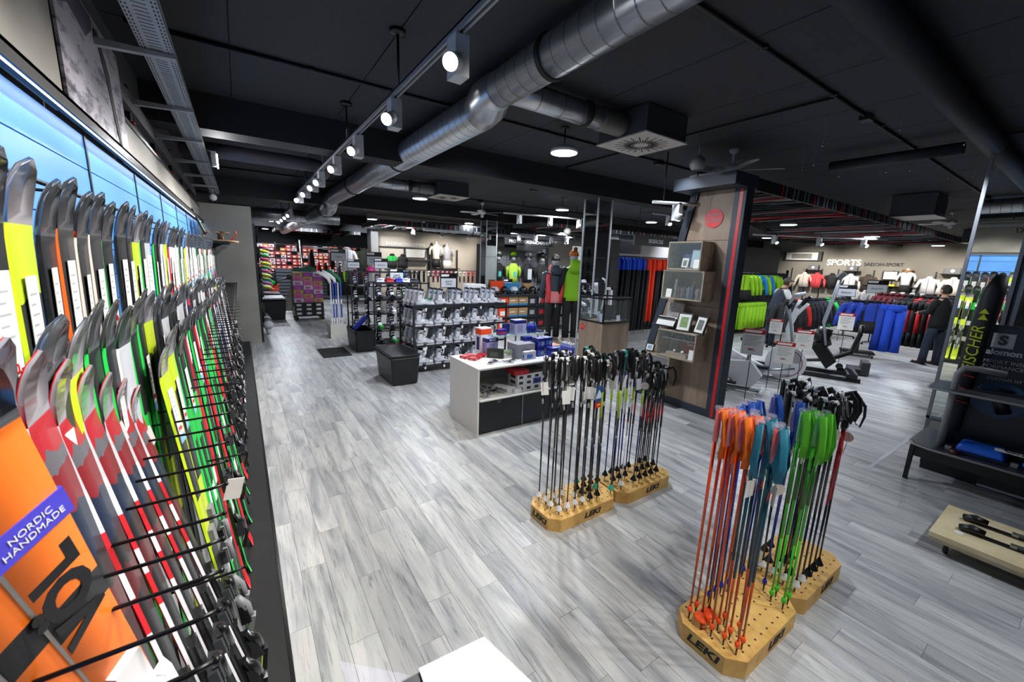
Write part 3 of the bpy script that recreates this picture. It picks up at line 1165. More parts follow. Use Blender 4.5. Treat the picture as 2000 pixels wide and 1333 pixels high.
def orange_ski(p, q, label, letters, group='orange skis in the near corner'):
    """a ski from tip p down to tail q"""
    p, q = Vector(p), Vector(q)
    L = (p - q).length
    me = ski_data(1.86, .1, .074, .09, .014, stripes('top_orange_block', [(0, '#f5761a'), (.18, '#15161a'), (.24, '#f5761a'), (.30, '#5d6770'), (.36, '#f5761a'), (.40, '#15161a'), (.415, '#f5761a'), (.43, '#15161a'), (.445, '#f5761a'), (.74, '#15161a'), (.77, '#f5761a')], 'Z', 0, 1.86, coat=.2),
                  M('side_silver', '#a8a29c', .3, .5), EDG, SBLK, SIL)
    o = put('ski', me, None, q)
    z = (p - q).normalized()
    x = Vector((.80, -.55, .2))
    x = (x - z * x.dot(z)).normalized()
    yv = z.cross(x)
    o.matrix_world = Matrix(((x.x, yv.x, z.x, q.x), (x.y, yv.y, z.y, q.y), (x.z, yv.z, z.z, q.z), (0, 0, 0, 1)))
    tag(o, label, 'ski', group)
    if letters:
        put('lettering', text_mesh('VÖL', .088, RB, .0006, .004), o, (.0065, .0, 1.44), UPWARD)
        put('toe_binding', binding_data(WHITE, WHITE, 'toe'), o, (.0, 0, 1.12), None, (.8, .8, .8))
        MB().bb((-.014, -.05, 0), (.010, .05, .045), M('strap_violet', '#4a44c8', .5)).build('ski_strap', o, (0, 0, 1.56))
        put('lettering', text_mesh('NORDIC\nHANDMADE', .014, WHITE, .0003), o, (.0108, 0, 1.582), (pi / 2, 0, pi / 2))
    return o


for k in range(4):
    dx = -.03 * k
    orange_ski((-.275 + dx, .652 - .035 * k, 1.76 - .03 * k), (-.13 + dx, 1.2 - .05 * k, .04),
               ('orange ski with large black letters and a violet strap in the near left corner' if k == 0 else 'orange and black ski seen edge-on, %s behind the lettered one in the near left corner' % nth(k - 1)), k == 0)
# white ski with red letters at the left border
o = tag(MB().bb((0, -.05, 0), (.012, .05, 1.5), SWH).bb((.0122, -.05, .62), (.013, -.0, .74), M('ski_blue', '#2c7fc4', .4)).build('ski', None, (-.33, .86, .28), (0, -.02, -.3)),
        'white ski with big red letters at the left edge of the picture', 'ski')
for k, ch in enumerate('IM'):
    put('lettering', text_mesh(ch, .1, SR, .0006, .004), o, (.0135, 0, 1.20 - k * .09), UPWARD)

# ------------------------------------------------------------------ rack prongs
PR = M('prong_black', '#151414', .3, .5)
am = MB().tube([(0, 0, 0), (.49, 0, 0), (.52, 0, .004)], .0038, PR, 8)
am.ball((.523, 0, .004), .0055, PR, 8, 6)
am.bb((-.003, -.012, -.03), (.003, .012, .03), PR)
am = am.data('rack_prong')
y = .62
i = 0
while y < 9.6:
    for lev, zz in enumerate((1.31, .96) if i % 2 == 0 or y > 2 else (1.31,)):
        if lev == 1 and (i % 3):
            continue
        o = put('rack_prong', am, None, (-.59, y, zz), (0, -.02, 0), (.99 if lev == 0 else 1.02, 1, 1))
        tag(o, 'black steel prong, %s from the camera in the %s comb of the ski rack' % (nth(i), ('upper', 'lower')[lev]), 'rack prong', 'prongs of the ski rack')
    y += .1 if y < 1.0 else .14
    i += 1

# shelf with old wooden ski toys above the far skis
sh = thing('wall_shelf', 'small black wall shelf high on the grey end panel', 'shelf', (-.58, 8.3, 2.04))
MB().bb((0, 0, 0), (.46, 1.5, .025), BLACKM).prism([(0, 0), (.4, 0), (0, -.22)], .1, .12, BLACKM, 'XZ').build('board', sh)
PINE = M('old_wood', '#9c7a55', .6, noise=.3)
t = thing('old_sledge', 'old wooden sledge with red runners on the high wall shelf', 'sledge', (-.36, 8.55, 2.065))
m = MB()
for yy in (0, .26):
    m.tube([(-.15, yy, .03), (.25, yy, .03), (.36, yy, .12), (.34, yy, .2)], .012, M('sledge_red', '#a33a22', .5), 6)
m.build('runner', t)
m = MB()
for k in range(3):
    m.box((-.05 + .14 * k, .13, .16), (.05, .34, .02), PINE)
for xx in (-.1, .16):
    for yy in (0, .26):
        m.tube([(xx, yy, .03), (xx, yy, .15)], .012, PINE, 6)
m.build('seat', t)
t = thing('picture_frame', 'black framed picture leaning above the wall shelf beside the sledge', 'picture', (-.5, 8.45, 2.22))
MB().box((0, 0, .16), (.02, .34, .42), BLACK, rot=(0, -.35, 0)).build('frame', t)
MB().box((.012, 0, .165), (.004, .27, .35), M('pic_pale', '#a9b8ae', .5), rot=(0, -.35, 0)).build('picture', t)
t = thing('wooden_skis', 'pair of short old wooden skis sticking out over the wall shelf', 'skis', (-.4, 8.36, 2.07))
for k in range(2):
    MB().tube([(-.1, .05 * k, .02), (.3, .05 * k, .01), (.42, .05 * k, 0)], [(.012, .02)] * 3, PINE, 6).build('ski', t)
t = thing('leather_boots', 'pair of old brown leather ski boots on the wall shelf', 'boots', (-.25, 9.2, 2.065))
for k in range(2):
    MB().tube([(0, .12 * k, .02), (0, .12 * k, .12), (0, .12 * k, .2)], [.05, .045, .05], M('leather', '#6b4527', .5), 10).box((.06, .12 * k, .03), (.18, .08, .06), M('leather'), top=(.7, .8)).build('boot', t)
# white display box with short skis at the far end of the platform
t = tag(MB().bb((-.3, 8.35, .08), (-.12, 8.6, .72), WHITEM).build('display_box'), 'tall white box standing on the platform near the grey end panel', 'box')
for k in range(7):
    c = ['#c23a5a', '#4fb8b0', '#c8de2a', '#c23a5a', '#3b4a9a', '#2fae4a', '#c8de2a'][k]
    o = MB().tube([(0, 0, 0), (-.28, 0, 1.55)], .009, M('xc_%d' % k, c, .4), 8)
    o.tube([(-.28, 0, 1.55), (-.30, 0, 1.68)], [.015, .013], BLACK, 8).cyl((-.01, 0, .06), .035, .01, BLACK, 12)
    tag(o.build('ski_pole', None, (-.1 - .012 * k, 8.7 + .15 * k, .085)), 'thin pole leaning by the grey end panel, %s beyond the white display box' % nth(k), 'ski pole', 'poles at the far end of the ski wall')
# white card clipped to the rack
tag(MB().box((0, 0, 0), (.055, .002, .085), PAPER, rot=(.1, .25, .3)).build('price_card', None, (-.085, 1.72, 1.02)), 'small white card hanging from the rack prongs above the black platform', 'card')
# bottom border: white card and dark board close to the camera
tag(MB().prism([(.13, .353), (.21, .348), (.245, .2), (.12, .18)], 1.452, 1.454, M('card_white', '#f5f4f0', .5)).build('white_card'), 'blank white card on the dark board at the bottom edge of the picture', 'card')
tag(MB().prism([(-.06, .352), (.2, .352), (.25, .12), (-.08, .12)], 1.43, 1.450, M('board_navy', '#10131e', .4)).build('dark_board'), 'dark board edge at the bottom of the picture under the white card', 'board')
tag(MB().prism([(.058, .41), (.062, .35), (.12, .352)], 1.452, 1.4525, M('film_violet', '#c9c4de', .2, alpha=.1)).build('plastic_sheet'), 'clear plastic corner lying on the dark board left of the white card', 'sheet')
# ------------------------------------------------------------------ pole stands
OSB = wood('pole_block_wood', '#b98a42', '#dcb263', (7, 7, 7), .5, c3='#c99c52')
INK = M('block_ink', '#201d18', .7)


def block(name_label, x0, x1, y0, y1, end, tx=.04):
    t = thing('pole_stand', name_label, 'pole stand', ((x0 + x1) / 2, (y0 + y1) / 2, 0))
    a, b = (x1 - x0) / 2, (y1 - y0) / 2
    c = .07
    m = MB().prism([(-a + c, -b), (a - c, -b), (a, -b + c), (a, b - c), (a - c, b), (-a + c, b), (-a, b - c), (-a, -b + c)], 0, .098, OSB)
    m.build('block', t)
    h = MB()
    for i in range(int(2 * a / .06)):
        for j in range(int(2 * b / .06)):
            x, y = -a + .045 + i * .06, -b + .04 + j * .06
            if abs(x) + abs(y) < a + b - .09:
                h.cyl((x, y, .0982), .006, .001, M('hole_dark', '#3a2a14', .8), 8)
    h.build('hole', t)['kind'] = 'stuff'
    text('LEKI', .06, INK, t, (tx, -b - .0012, .05), RX, shear=.2, bold=.002).scale = (1.45, 1, 1)
    if end:
        text('LEKI', .06, INK, t, (-a - .0012, 0, .05), RXL, shear=.2, bold=.002).scale = (1.45, 1, 1)
    return t


block('low wooden pole block nearest the counter, left half of the far pair', 1.70, 2.38, 1.90, 2.24, True)
block('low wooden pole block on the right of the far pair, with shorter poles', 2.40, 3.07, 1.885, 2.2, False)
block('low wooden pole block holding the orange and green poles, nearest the camera', 1.76, 2.42, .64, 1.0, True)
block('low wooden pole block holding mostly black poles behind the green ones', 2.425, 3.08, .645, 1.0, False)

CLEARP = M('clear_grip', '#d8d8ee', .1, alpha=.2, coat=1)


def pole_proto(key, shaft, low, mid, grip, strap, basket, basket_r, kind, split=.42, L=1.12, letters=None):
    """template: thing with shaft, grip, strap, basket, tip"""
    R_ = .0075
    t = thing('ski_pole', '', 'ski pole')
    m = MB().tube([(0, 0, .03), (0, 0, .05 + split * (L - .3))], [R_ * .62, R_ * .85], low, 10)
    m.tube([(0, 0, .05 + split * (L - .3)), (0, 0, L - .16)], [R_ * .9, R_ * 1.1], shaft, 10)
    m.build('shaft', t)
    if mid is not None:
        MB().tube([(0, 0, L - .52), (0, 0, L - .3)], R_ * 1.18, mid, 10).build('print_band', t)
    MB().tube([(0, 0, -.03), (0, 0, .035)], [.003, .006], BLACK, 8).build('tip', t)
    m = MB()
    if basket_r < .014:
        m.tube([(0, 0, .015), (0, 0, .03), (0, 0, .045)], [.011, .013, .009], basket, 10)
    else:
        m.lathe([(.008, .05), (.012, .04), (basket_r * .8, .022), (basket_r, .014), (basket_r * .96, .01), (.008, .02)], basket, 14)
    m.build('basket', t)
    g = MB()
    if kind == 'clear':
        g.tube([(0, 0, L - .17), (0, 0, L - .13), (0, 0, L - .02)], [.012, .0135, .0125], grip, 10)
        gp = g.build('grip', t)
        c = MB().tube([(0, 0, L - .175), (0, 0, L - .12), (0, 0, L - .03), (0, 0, L - .012), (0, 0, L)], [.013, .0145, .0135, .021, .02], CLEARP, 12)
        c.build('clear_sleeve', gp)
        s = MB()
        for sg in (-1, 1):
            s.tube([(.0, .0, L - .02), (-.014 * sg, -.02, L - .012), (-.024 * sg, -.034, L - .08), (-.034 * sg, -.042, L - .17), (-.014 * sg, -.034, L - .25)], [(.017, .0015)] * 5, strap, 6, up=(0, 1, 0))
        s.build('strap', t)
    else:
        g.tube([(0, 0, L - .165), (0, 0, L - .15), (0, 0, L - .11), (0, -.002, L - .07), (0, 0, L - .035), (0, -.004, L - .012), (0, -.008, L)], [.013, .0165, .0145, .0165, .0145, .021, .015], BLACK, 10)
        g.tube([(0, .004, L - .015), (0, -.03, L - .004)], [.019, .013], grip, 8)
        gp = g.build('grip', t)
        MB().tube([(-.002, -.017, L - .02), (-.003, -.019, L - .08), (-.002, -.018, L - .15)], [(.010, .003), (.007, .003), (.011, .003)], grip, 8, up=(0, 1, 0)).build('grip_trim', gp)
        s = MB()
        s.tube([(0, -.02, L - .005), (.008, -.05, L + .012), (.02, -.072, L - .02), (.026, -.078, L - .08), (.016, -.066, L - .14), (.0, -.045, L - .12), (-.004, -.024, L - .04)], [(.012, .0016)] * 7, strap, 6, up=(1, 0, 0))
        s.build('strap', t)
    if letters:
        tx = put('lettering', text_mesh('LEKI', .02, letters, .0003, .0006), t, (-.006, -R_ - .0012, L - .34), (pi / 2, -pi / 2, 0))
    return remember(t)


PG = M('pole_green', '#3fc528', .3)
PGD = M('pole_green_dark', '#2c7a1f', .3)
PO_ = M('pole_orange', '#e8480f', .3, coat=.5)
POD = M('pole_rust', '#a63f10', .3, coat=.5)
PTL = M('pole_petrol', '#123f4a', .3)
PBL = M('pole_blue', '#1c2fa8', .3)
PBK = M('pole_black', '#101113', .25, coat=.4)
PWH = M('pole_white', '#e4e3df', .3)
PRD = M('pole_red', '#b5202a', .3)
PLM = M('pole_lime', '#b4d820', .3)
STO = M('strap_orange', '#f0700e', .7)
STT = M('strap_teal', '#1a6f86', .7)
STG = M('strap_green', '#5fc52a', .7)
STB = M('strap_blue', '#1c56b4', .7)
STK = M('strap_black', '#121314', .7)
MINT = M('mint', '#2fae96', .5)
PRNT = stripes('pole_print', [(0, '#e6e6e6'), (.25, '#15161a'), (.4, '#b5202a'), (.55, '#15161a'), (.7, '#e6e6e6'), (.85, '#b5202a')], 'Z', .3, .9, wobble=.08, scale=40)
PRNB = stripes('pole_print_blue', [(0, '#e6e6e6'), (.3, '#1c2fa8'), (.5, '#e6e6e6'), (.7, '#b4d820')], 'Z', .3, .9, wobble=.08, scale=40)

P_OR = pole_proto('or', PO_, POD, None, PO_, STO, M('neon_orange', '#ff5a1e', .4), .013, 'clear', .45, 1.14)
P_ORB = pole_proto('orb', PO_, POD, None, PO_, STO, M('neon_orange'), .04, 'clear', .45, 1.14)
P_TL = pole_proto('tl', PTL, POD, None, PO_, STT, M('neon_orange'), .013, 'clear', .36, 1.14, letters=M('neon_orange'))
P_BL = pole_proto('bl', PBL, M('pole_navy', '#17206a', .3), None, PBL, STB, PBL, .013, 'clear', .5, 1.12)
P_GR = pole_proto('gr', PG, PG, PGD, PG, STG, PG, .013, 'clear', .4, 1.1)
P_K1 = pole_proto('k1', PBK, PBK, None, PWH, STK, PWH, .026, 'grip', .5, 1.12, letters=PWH)
P_K2 = pole_proto('k2', PBK, PBK, None, PWH, STK, BLACK, .026, 'grip', .5, 1.12, letters=PWH)
P_KR = pole_proto('kr', PRD, PBK, PRD, PWH, STK, BLACK, .026, 'grip', .5, 1.1, letters=PWH)
P_KM = pole_proto('km', PBK, PBK, PLM, MINT, STK, MINT, .026, 'grip', .5, 1.12, letters=PWH)
P_W = pole_proto('w', PWH, PWH, PRNT, PWH, STK, PWH, .026, 'grip', .5, 1.08, letters=PBK)
P_N = pole_proto('n', M('pole_navy'), M('pole_navy'), PRNB, PWH, STK, BLACK, .026, 'grip', .5, 1.1, letters=PWH)
P_T = pole_proto('t', PBK, PBK, PRNT, BLACK, STK, BLACK, .026, 'grip', .55, .93)

TG = MB().prism([(-.022, -.075), (.022, -.075), (.022, 0), (-.022, 0)], 0, .0012, PAPER, 'XZ')
TG.tube([(0, 0, 0), (0, .01, .03)], .0008, BLACK, 4)
TG = TG.data('hang_tag')
TGR = MB().cyl((0, 0, -.04), .024, .003, M('tag_cream', '#d9d0bf', .7), 16, 'Y').tube([(0, 0, -.02), (0, .01, .03)], .0008, BLACK, 4).data('hang_tag')
DESC = {}
RP = random.Random(5)
LAST = {}


def pole(proto, x, y, desc, row, rz=None, tagp=.75, z=.13, s=1.0):
    k = LAST.get((desc, row), 0)
    LAST[(desc, row)] = k + 1
    n = nth(k)
    o = dup(proto, (x, y, z), (RP.uniform(-.012, .012), RP.uniform(-.012, .012), RP.uniform(-.7, .7) if rz is None else rz), label='%s, %s %s' % (desc, n, row), group=desc + 's')
    o.scale = (1, 1, s)
    if RP.random() < tagp + .25:
        put('hang_tag', TG if RP.random() < .6 else TGR, o, (RP.uniform(-.02, .02), -.032, .86 * s + RP.uniform(0, .09)), (RP.uniform(-.15, .15), RP.uniform(-.2, .2), RP.uniform(-.5, .5)), (1.25, 1, 1.25))
    return o


# coloured children's poles
for k, (x, y) in enumerate(((1.81, .93), (1.87, .93), (1.83, .875), (1.885, .87), (1.81, .81), (1.87, .81))):
    pole(P_ORB if k in (2, 3) else P_OR, x, y, 'orange ski pole with broad orange strap' if k not in (2, 3) else 'orange ski pole with round orange basket', 'from the back of the near stand', RP.uniform(.2, .7), .5)
for x, y in ((1.93, .81), (1.87, .75), (1.815, .75), (1.82, .69), (1.87, .69), (1.94, .74)):
    pole(P_TL, x, y, 'petrol and orange ski pole with teal strap', 'from the back of the near stand', RP.uniform(-.5, .3), .4)
for x, y in ((1.99, .93), (2.05, .93), (2.11, .93), (2.17, .92), (2.35, .93), (2.35, .81)):
    pole(P_BL, x, y, 'blue ski pole with clear grip sleeve', 'from the left, near stand', None, .2)
for x, y in ((2.30, .75), (2.36, .75), (2.30, .69), (2.36, .69)):
    pole(P_GR, x, y, 'bright green ski pole with broad green strap', 'on the near stand', RP.uniform(-.3, .2), .5)
k = 0
for j, y in enumerate((.95, .89, .83, .77, .71)):
    for i, x in enumerate((2.50, 2.58, 2.66, 2.74, 2.82)):
        if (i > 1 and j in (1, 3)) or (i == 4 and j < 4):
            continue
        pr = [P_K1, P_K1, P_K2, P_KR, P_K1, P_K2][k % 6] if x < 2.8 else P_KR
        d = {P_K1: 'black ski pole with white basket', P_K2: 'black ski pole with black basket', P_KR: 'red and black ski pole'}[pr]
        pole(pr, x, y, d, 'behind the green poles', RP.uniform(-1.2, 1.6), .5, s=RP.uniform(.98, 1.06))
        k += 1
# far stand, left block
k = 0
for j, y in enumerate((2.18, 2.11, 2.04, 1.96)):
    for i in range(8):
        x = 1.78 + i * .078 + .012 * (j % 2)
        if (i + j) % 5 == 4 and i > 1:
            continue
        pr = P_KM if (i > 5 and j > 1) or (i, j) == (5, 0) else (P_N if i > 4 and j < 2 else (P_K1 if i < 4 else P_K2))
        d = {P_KM: 'black ski pole with mint-green grip', P_N: 'navy ski pole', P_K1: 'black ski pole with white basket', P_K2: 'black ski pole with black basket'}[pr]
        pole(pr, x, y, d, 'from the back, far stand left block', RP.uniform(-1.3, 1.3), .45, s=RP.uniform(.97, 1.03))
        k += 1
for j, y in enumerate((2.14, 2.05, 1.96)):
    for i in range(8):
        x = 2.46 + i * .075
        if (i + 2 * j) % 6 == 5:
            continue
        pr = (P_W if i < 2 and j == 2 else (P_N if i < 3 else P_T))
        d = {P_W: 'white ski pole with printed band', P_N: 'navy ski pole', P_T: 'short black ski pole with printed shaft'}[pr]
        pole(pr, x, y, d, 'from the back, far stand right block', RP.uniform(-1.3, 1.3), .35, s=1 if i < 3 else RP.uniform(.97, 1.03))
t = thing('hang_card', 'blue and red product card hanging on the black poles of the far stand', 'card', (2.05, 1.9, 1.03), .1)
MB().bb((-.032, 0, -.1), (.032, .002, .03), M('card_blue', '#1f4c86', .4)).bb((-.034, -.001, -.13), (.03, .003, -.09), RED).build('card', t)
MB().prism([(-.028, -.04), (0, .005), (.028, -.03), (.028, -.06), (-.028, -.06)], -.0015, 0, M('snow_print', '#c9d8e4', .5), 'XZ').build('picture', t)
text('LEKI', .02, M('print_yellow', '#f2d21a', .5), t, (0, -.0022, -.11), RX)
for p in ((), ):
    for k in (P_OR, P_ORB, P_TL, P_BL, P_GR, P_K1, P_K2, P_KR, P_KM, P_W, P_N, P_T):
        for c in list(k.children_recursive):
            bpy.data.objects.remove(c)
        bpy.data.objects.remove(k)
# ------------------------------------------------------------------ white counter
LAM = M('laminate_white', '#dcdad4', .45)
ct = thing('display_counter', 'white sales counter with dark doors below, covered with small boxes', 'counter', (2.03, 3.62, 0))
MB().bb((0, 0, 0), (.02, .70, .745), LAM).build('side_panel', ct)
MB().bb((1.43, 0, 0), (1.45, .70, .745), LAM).build('side_panel', ct)
MB().bb((0, -.005, .745), (1.45, .70, .763), LAM).build('counter_top', ct)
MB().bb((.02, -.03, .395), (1.43, .66, .41), LAM).build('shelf', ct)
MB().bb((.02, .66, .02), (1.43, .68, .745), LAM).bb((.02, .05, 0), (1.43, .66, .02), BLACKM).build('back_panel', ct)
DOOR = M('door_black', '#111419', .45)
for k, (a, b) in enumerate(((.022, .60), (.615, 1.02), (1.03, 1.428))):
    d = MB().bb((a, .012, .015), (b, .032, .39), DOOR).build('door', ct)
    if k == 0:
        MB().cyl((.28, .008, .365), .022, .012, M('cam_lock', '#8b8d8e', .3, .8), 20, 'Y').cyl((.28, .001, .365), .012, .004, DSTEEL, 16, 'Y').build('lock', d)
MB().bb((.602, .004, .015), (.612, .02, .39), STEEL).build('door_strip', ct)


def carton(x, y, z, w, d, h, c, label, rz=0, band=None, face=None, side=True, txt=None, tc=None, lid=None, cat='box', name='product_box', group=None, parent=None):
    m = MB().box((0, 0, h / 2), (w, d, h), c)
    o = m.build(name, parent, (x, y, z), (0, 0, rz))
    if label:
        tag(o, label, cat, group)
    if band:
        MB().box((0, 0, h * .86), (w + .002, d + .002, h * .2), band).build('printed_band', o)
    if face:
        MB().box((-.06 * w, -d / 2 - .0006, h * .42), (w * .5, .001, h * .5), face).build('printed_picture', o)
        if side:
            MB().box((-w / 2 - .0006, 0, h * .42), (.001, d * .5, h * .5), face).build('printed_picture', o)
    if txt:
        text(txt, h * .2, tc or WHITE, o, (0, -d / 2 - .0016, h * .86 if band else h * .5), RX)
    if lid:
        MB().box((0, 0, h + .006), (w + .006, d + .006, .012), lid).build('lid', o)
    return o


CR = M('carton_red', '#b3202a', .4)
CB = M('carton_blue', '#1f2f96', .35)
CB2 = M('carton_bluelight', '#3f6ad0', .35)
CLI = M('carton_lilac', '#aaa6cf', .4)
CDB = M('carton_darkblue', '#171c66', .35)
CGR = M('carton_grey', '#a3a1a8', .45)
CLM = M('carton_lime', '#8cc81e', .4)
CWH = M('carton_white', '#e2e2e4', .4)
COR = M('carton_orange', '#e8491c', .4)
CKR = M('carton_kraft', '#a5825a', .6)
CSK = M('carton_sky', '#2f7fb5', .4)
CDG = M('carton_dark', '#232326', .4)
ZT = .763
for k, (x, y) in enumerate(((2.14, 4.14), (2.23, 4.18), (2.19, 4.02), (2.28, 4.08), (2.37, 4.14))):
    carton(x, y, ZT, .085, .1, .03, CR, 'small flat red box, %s from the left in the cluster on the counter corner' % nth(k), .25 + .1 * k, face=M('carton_pink', '#d8837c', .5), group='red boxes on the counter')
carton(2.47, 3.99, ZT, .2, .05, .115, M('carton_olive', '#22261c', .35), 'dark box with lime edge and chain print on the counter', -.75, face=M('print_grey', '#4a4f45', .5)).name = 'product_box'
t = thing('green_pack', 'clear blister pack with a green tool standing on the counter', 'pack', (2.6, 3.93, ZT), -.2)
MB().bb((-.055, -.02, 0), (.055, .02, .1), FILM).build('blister', t)
MB().ball((0, 0, .07), .028, CLM, 10, 8, 1.2, .7, .8).bb((-.05, -.022, 0), (.05, -.021, .035), PAPER).build('tool', t)
for k, (x, y) in enumerate(((2.3, 3.78), (2.38, 3.84), (2.48, 3.74), (2.56, 3.78))):
    t = thing('edge_tool_pack', 'flat clear bag with metal parts lying on the counter front, %s from the left' % nth(k), 'pack', (x, y, ZT), .5 + k)
    MB().box((0, 0, .008), (.15, .075, .014), FILM, top=(.8, .7)).build('bag', t)
    MB().box((.01, 0, .012), (.09, .02, .01), STEEL).box((-.03, .01, .015), (.03, .03, .012), BLACK).build('part', t)
carton(2.80, 3.93, ZT, .26, .22, .175, CGR, 'large open grey carton in the middle of the counter', .08, lid=None, face=M('print_grey2', '#8e8aa0', .5))
carton(2.80, 3.76, ZT, .17, .06, .1, CWH, 'white box with a blue picture in front of the grey carton', .05, face=CB2)
carton(2.50, 4.2, ZT, .17, .15, .22, CLI, 'lilac box with dark blue lid band at the back of the counter', .12, band=CDB, face=M('print_lilac', '#8a84b8', .5), txt='WAX', tc=WHITE)
for k, (x, y, z) in enumerate(((3.02, 3.86, 0), (3.16, 3.76, 0), (3.02, 3.86, .115), (3.15, 3.87, .115), (3.16, 3.98, 0), (2.93, 4.0, .115), (2.93, 4.0, 0))):
    o = carton(x, y, ZT + z, .115, .1, .112, CB, 'blue bulb-sized box, %s of the blue stack on the counter' % nth(k), .06, band=CDB, group='blue boxes on the counter')
    MB().cyl((.02, -.051, .045), .03, .001, M('print_silver', '#8e97a6', .4), 16, 'Y').build('printed_picture', o)
    MB().bb((-.05, -.0512, .02), (-.02, -.0505, .08), CB2).build('printed_stripe', o)
# glass tier
t = thing('glass_riser', 'glass shelf on chrome posts standing on the white counter', 'shelf', (2.78, 4.12, ZT))
MB().bb((-.28, -.12, .245), (.5, .13, .253), M('glass_green', '#9fc4b4', .05, alpha=.35)).build('glass_plate', t)
for x in (-.24, .1, .46):
    MB().tube([(x, .05, 0), (x, .05, .245)], .012, STEEL, 10).build('post', t)
ZG = ZT + .254
carton(2.62, 4.1, ZG, .12, .07, .07, M('carton_violet', '#4a3f96', .4), 'small violet box at the left end of the glass shelf', .1, band=CDB, face=CR)
carton(2.86, 4.1, ZG, .17, .12, .18, CLI, 'tall lilac box with grey print and dark top on the glass shelf', .05, band=CDB, face=M('print_grey2'))
carton(2.74, 4.19, ZG, .09, .06, .12, CDB, 'dark blue box leaning behind the lilac one on the glass shelf', .4)
carton(2.46, 4.27, ZT, .16, .12, .33, CWH, 'white box with orange top behind the lilac carton on the counter', .1, band=COR, face=CDB)
for k in range(4):
    o = thing('wax_bottle', 'slim blue bottle, %s from the left on the glass shelf' % nth(k), 'bottle', (3.0 + .037 * k, 4.07, ZG), 0, 'blue bottles on the glass shelf')
    MB().lathe([(0, 0), (.017, 0), (.017, .095), (.009, .108), (0, .108)], CB, 12).build('body', o)
    MB().cyl((0, 0, .118), .009, .022, CB2, 10).build('cap', o)
t = thing('wax_tool', 'dark blue wax iron with a white hook tag on the glass shelf end', 'tool', (3.2, 4.08, ZG), .3)
MB().box((0, 0, .012), (.13, .05, .02), CDB, rot=(0, .1, 0)).build('body', t)
MB().box((.07, -.03, .01), (.02, .004, .03), PAPER).tube([(.03, 0, .02), (.0, .0, .06), (.06, -.02, .02)], .002, BLACK, 4).build('hang_tag', t)
# spray cans in rows
bp = thing('spray_bottle', '', 'bottle')
MB().lathe([(0, 0), (.02, 0), (.021, .004), (.021, .1), (.013, .118), (0, .118)], M('bottle_violet', '#5557a8', .35), 12).build('body', bp)
MB().cyl((0, 0, .135), .013, .034, M('bottle_clear', '#d4dcea', .2, alpha=.8), 10).tube([(0, 0, .15), (0, -.016, .152)], .006, WHITE, 6).build('cap', bp)
cp_ = thing('small_can', '', 'can')
MB().lathe([(0, 0), (.019, 0), (.019, .07), (.015, .076), (0, .076)], M('can_print', '#9db4d4', .35), 12).build('body', cp_)
MB().cyl((0, 0, .083), .015, .014, M('can_cap', '#e2a68c', .4), 10).build('cap', cp_)
remember(bp)
remember(cp_)
n = 0
for i in range(8):
    for j in range(4):
        x, y = 3.14 + i * .043, 4.25 - j * .043
        dup(bp, (x, y, ZT), label='white-topped violet spray bottle, %s row from the back, %s from the left' % (nth(j), nth(i)), group='spray bottles on the counter')
for i in range(5):
    for j in range(4):
        dup(cp_, (3.26 + i * .042, 4.07 - j * .041, ZT), label='small blue can with orange cap, %s row from the back, %s from the left' % (nth(j), nth(i)), group='small cans on the counter')
for i in range(2):
    for j in range(5):
        dup(bp, (3.395 + i * .042, 3.85 + (1 - j) * -.0 + j * .0 - .043 * j + .0, ZT), label='violet spray bottle in the front right block, %s from the back, %s column' % (nth(j), nth(i)), group='spray bottles on the counter')
for p in (bp, cp_):
    for c in list(p.children_recursive):
        bpy.data.objects.remove(c)
    bpy.data.objects.remove(p)
# compartment under the top
ZS = .41
for c in range(4):
    for r in range(3):
        x = 2.63 + c * .115
        carton(x + .02, 3.78, ZS + r * .068, .112, .2, .066, CB if (c, r) == (2, 1) else CWH, 'white carton with black print, %s column, %s layer up, inside the counter' % (nth(c), nth(r)),
               face=CDG, group='cartons inside the counter')
carton(2.64, 3.76, ZS + .204, .2, .2, .05, CR, 'flat red box on top of the white cartons in the counter', -.05, txt='00')
carton(2.88, 3.78, ZS + .204, .24, .2, .03, CDG, 'flat black box on the white cartons inside the counter', .03)
carton(2.46, 3.77, ZS, .075, .24, .07, CWH, 'narrow open white carton lying beside the plastic parts in the counter', .55, face=M('print_grey2'))
carton(2.56, 3.68, ZS, .1, .12, .055, CWH, 'small white carton at the front edge of the counter compartment', .1)
RB_ = random.Random(2)
for k in range(16):
    x, y = 2.12 + RB_.random() * .28, 3.66 + RB_.random() * .22
    t = thing('buckle_pack', 'small bag of black plastic buckles in the pile inside the counter', 'pack', (x, y, ZS + .01 + (k % 3) * .018), RB_.uniform(0, 3), 'bags of black plastic parts inside the counter')
    MB().box((0, 0, .008), (.085, .05, .012), FILM, rot=(RB_.uniform(-.3, .3), .2, 0)).build('bag', t)
    MB().tube([(-.03, 0, .006), (0, .012, .014), (.03, 0, .008)], .009, BLACK, 6).build('buckle', t)

# ------------------------------------------------------------------ ski boots
BW = M('boot_white', '#dfdfe4', .3)
BG = M('boot_grey', '#b4b8c6', .35)
BK = M('boot_black', '#16171a', .35)
BLN = M('boot_liner', '#131315', .7)


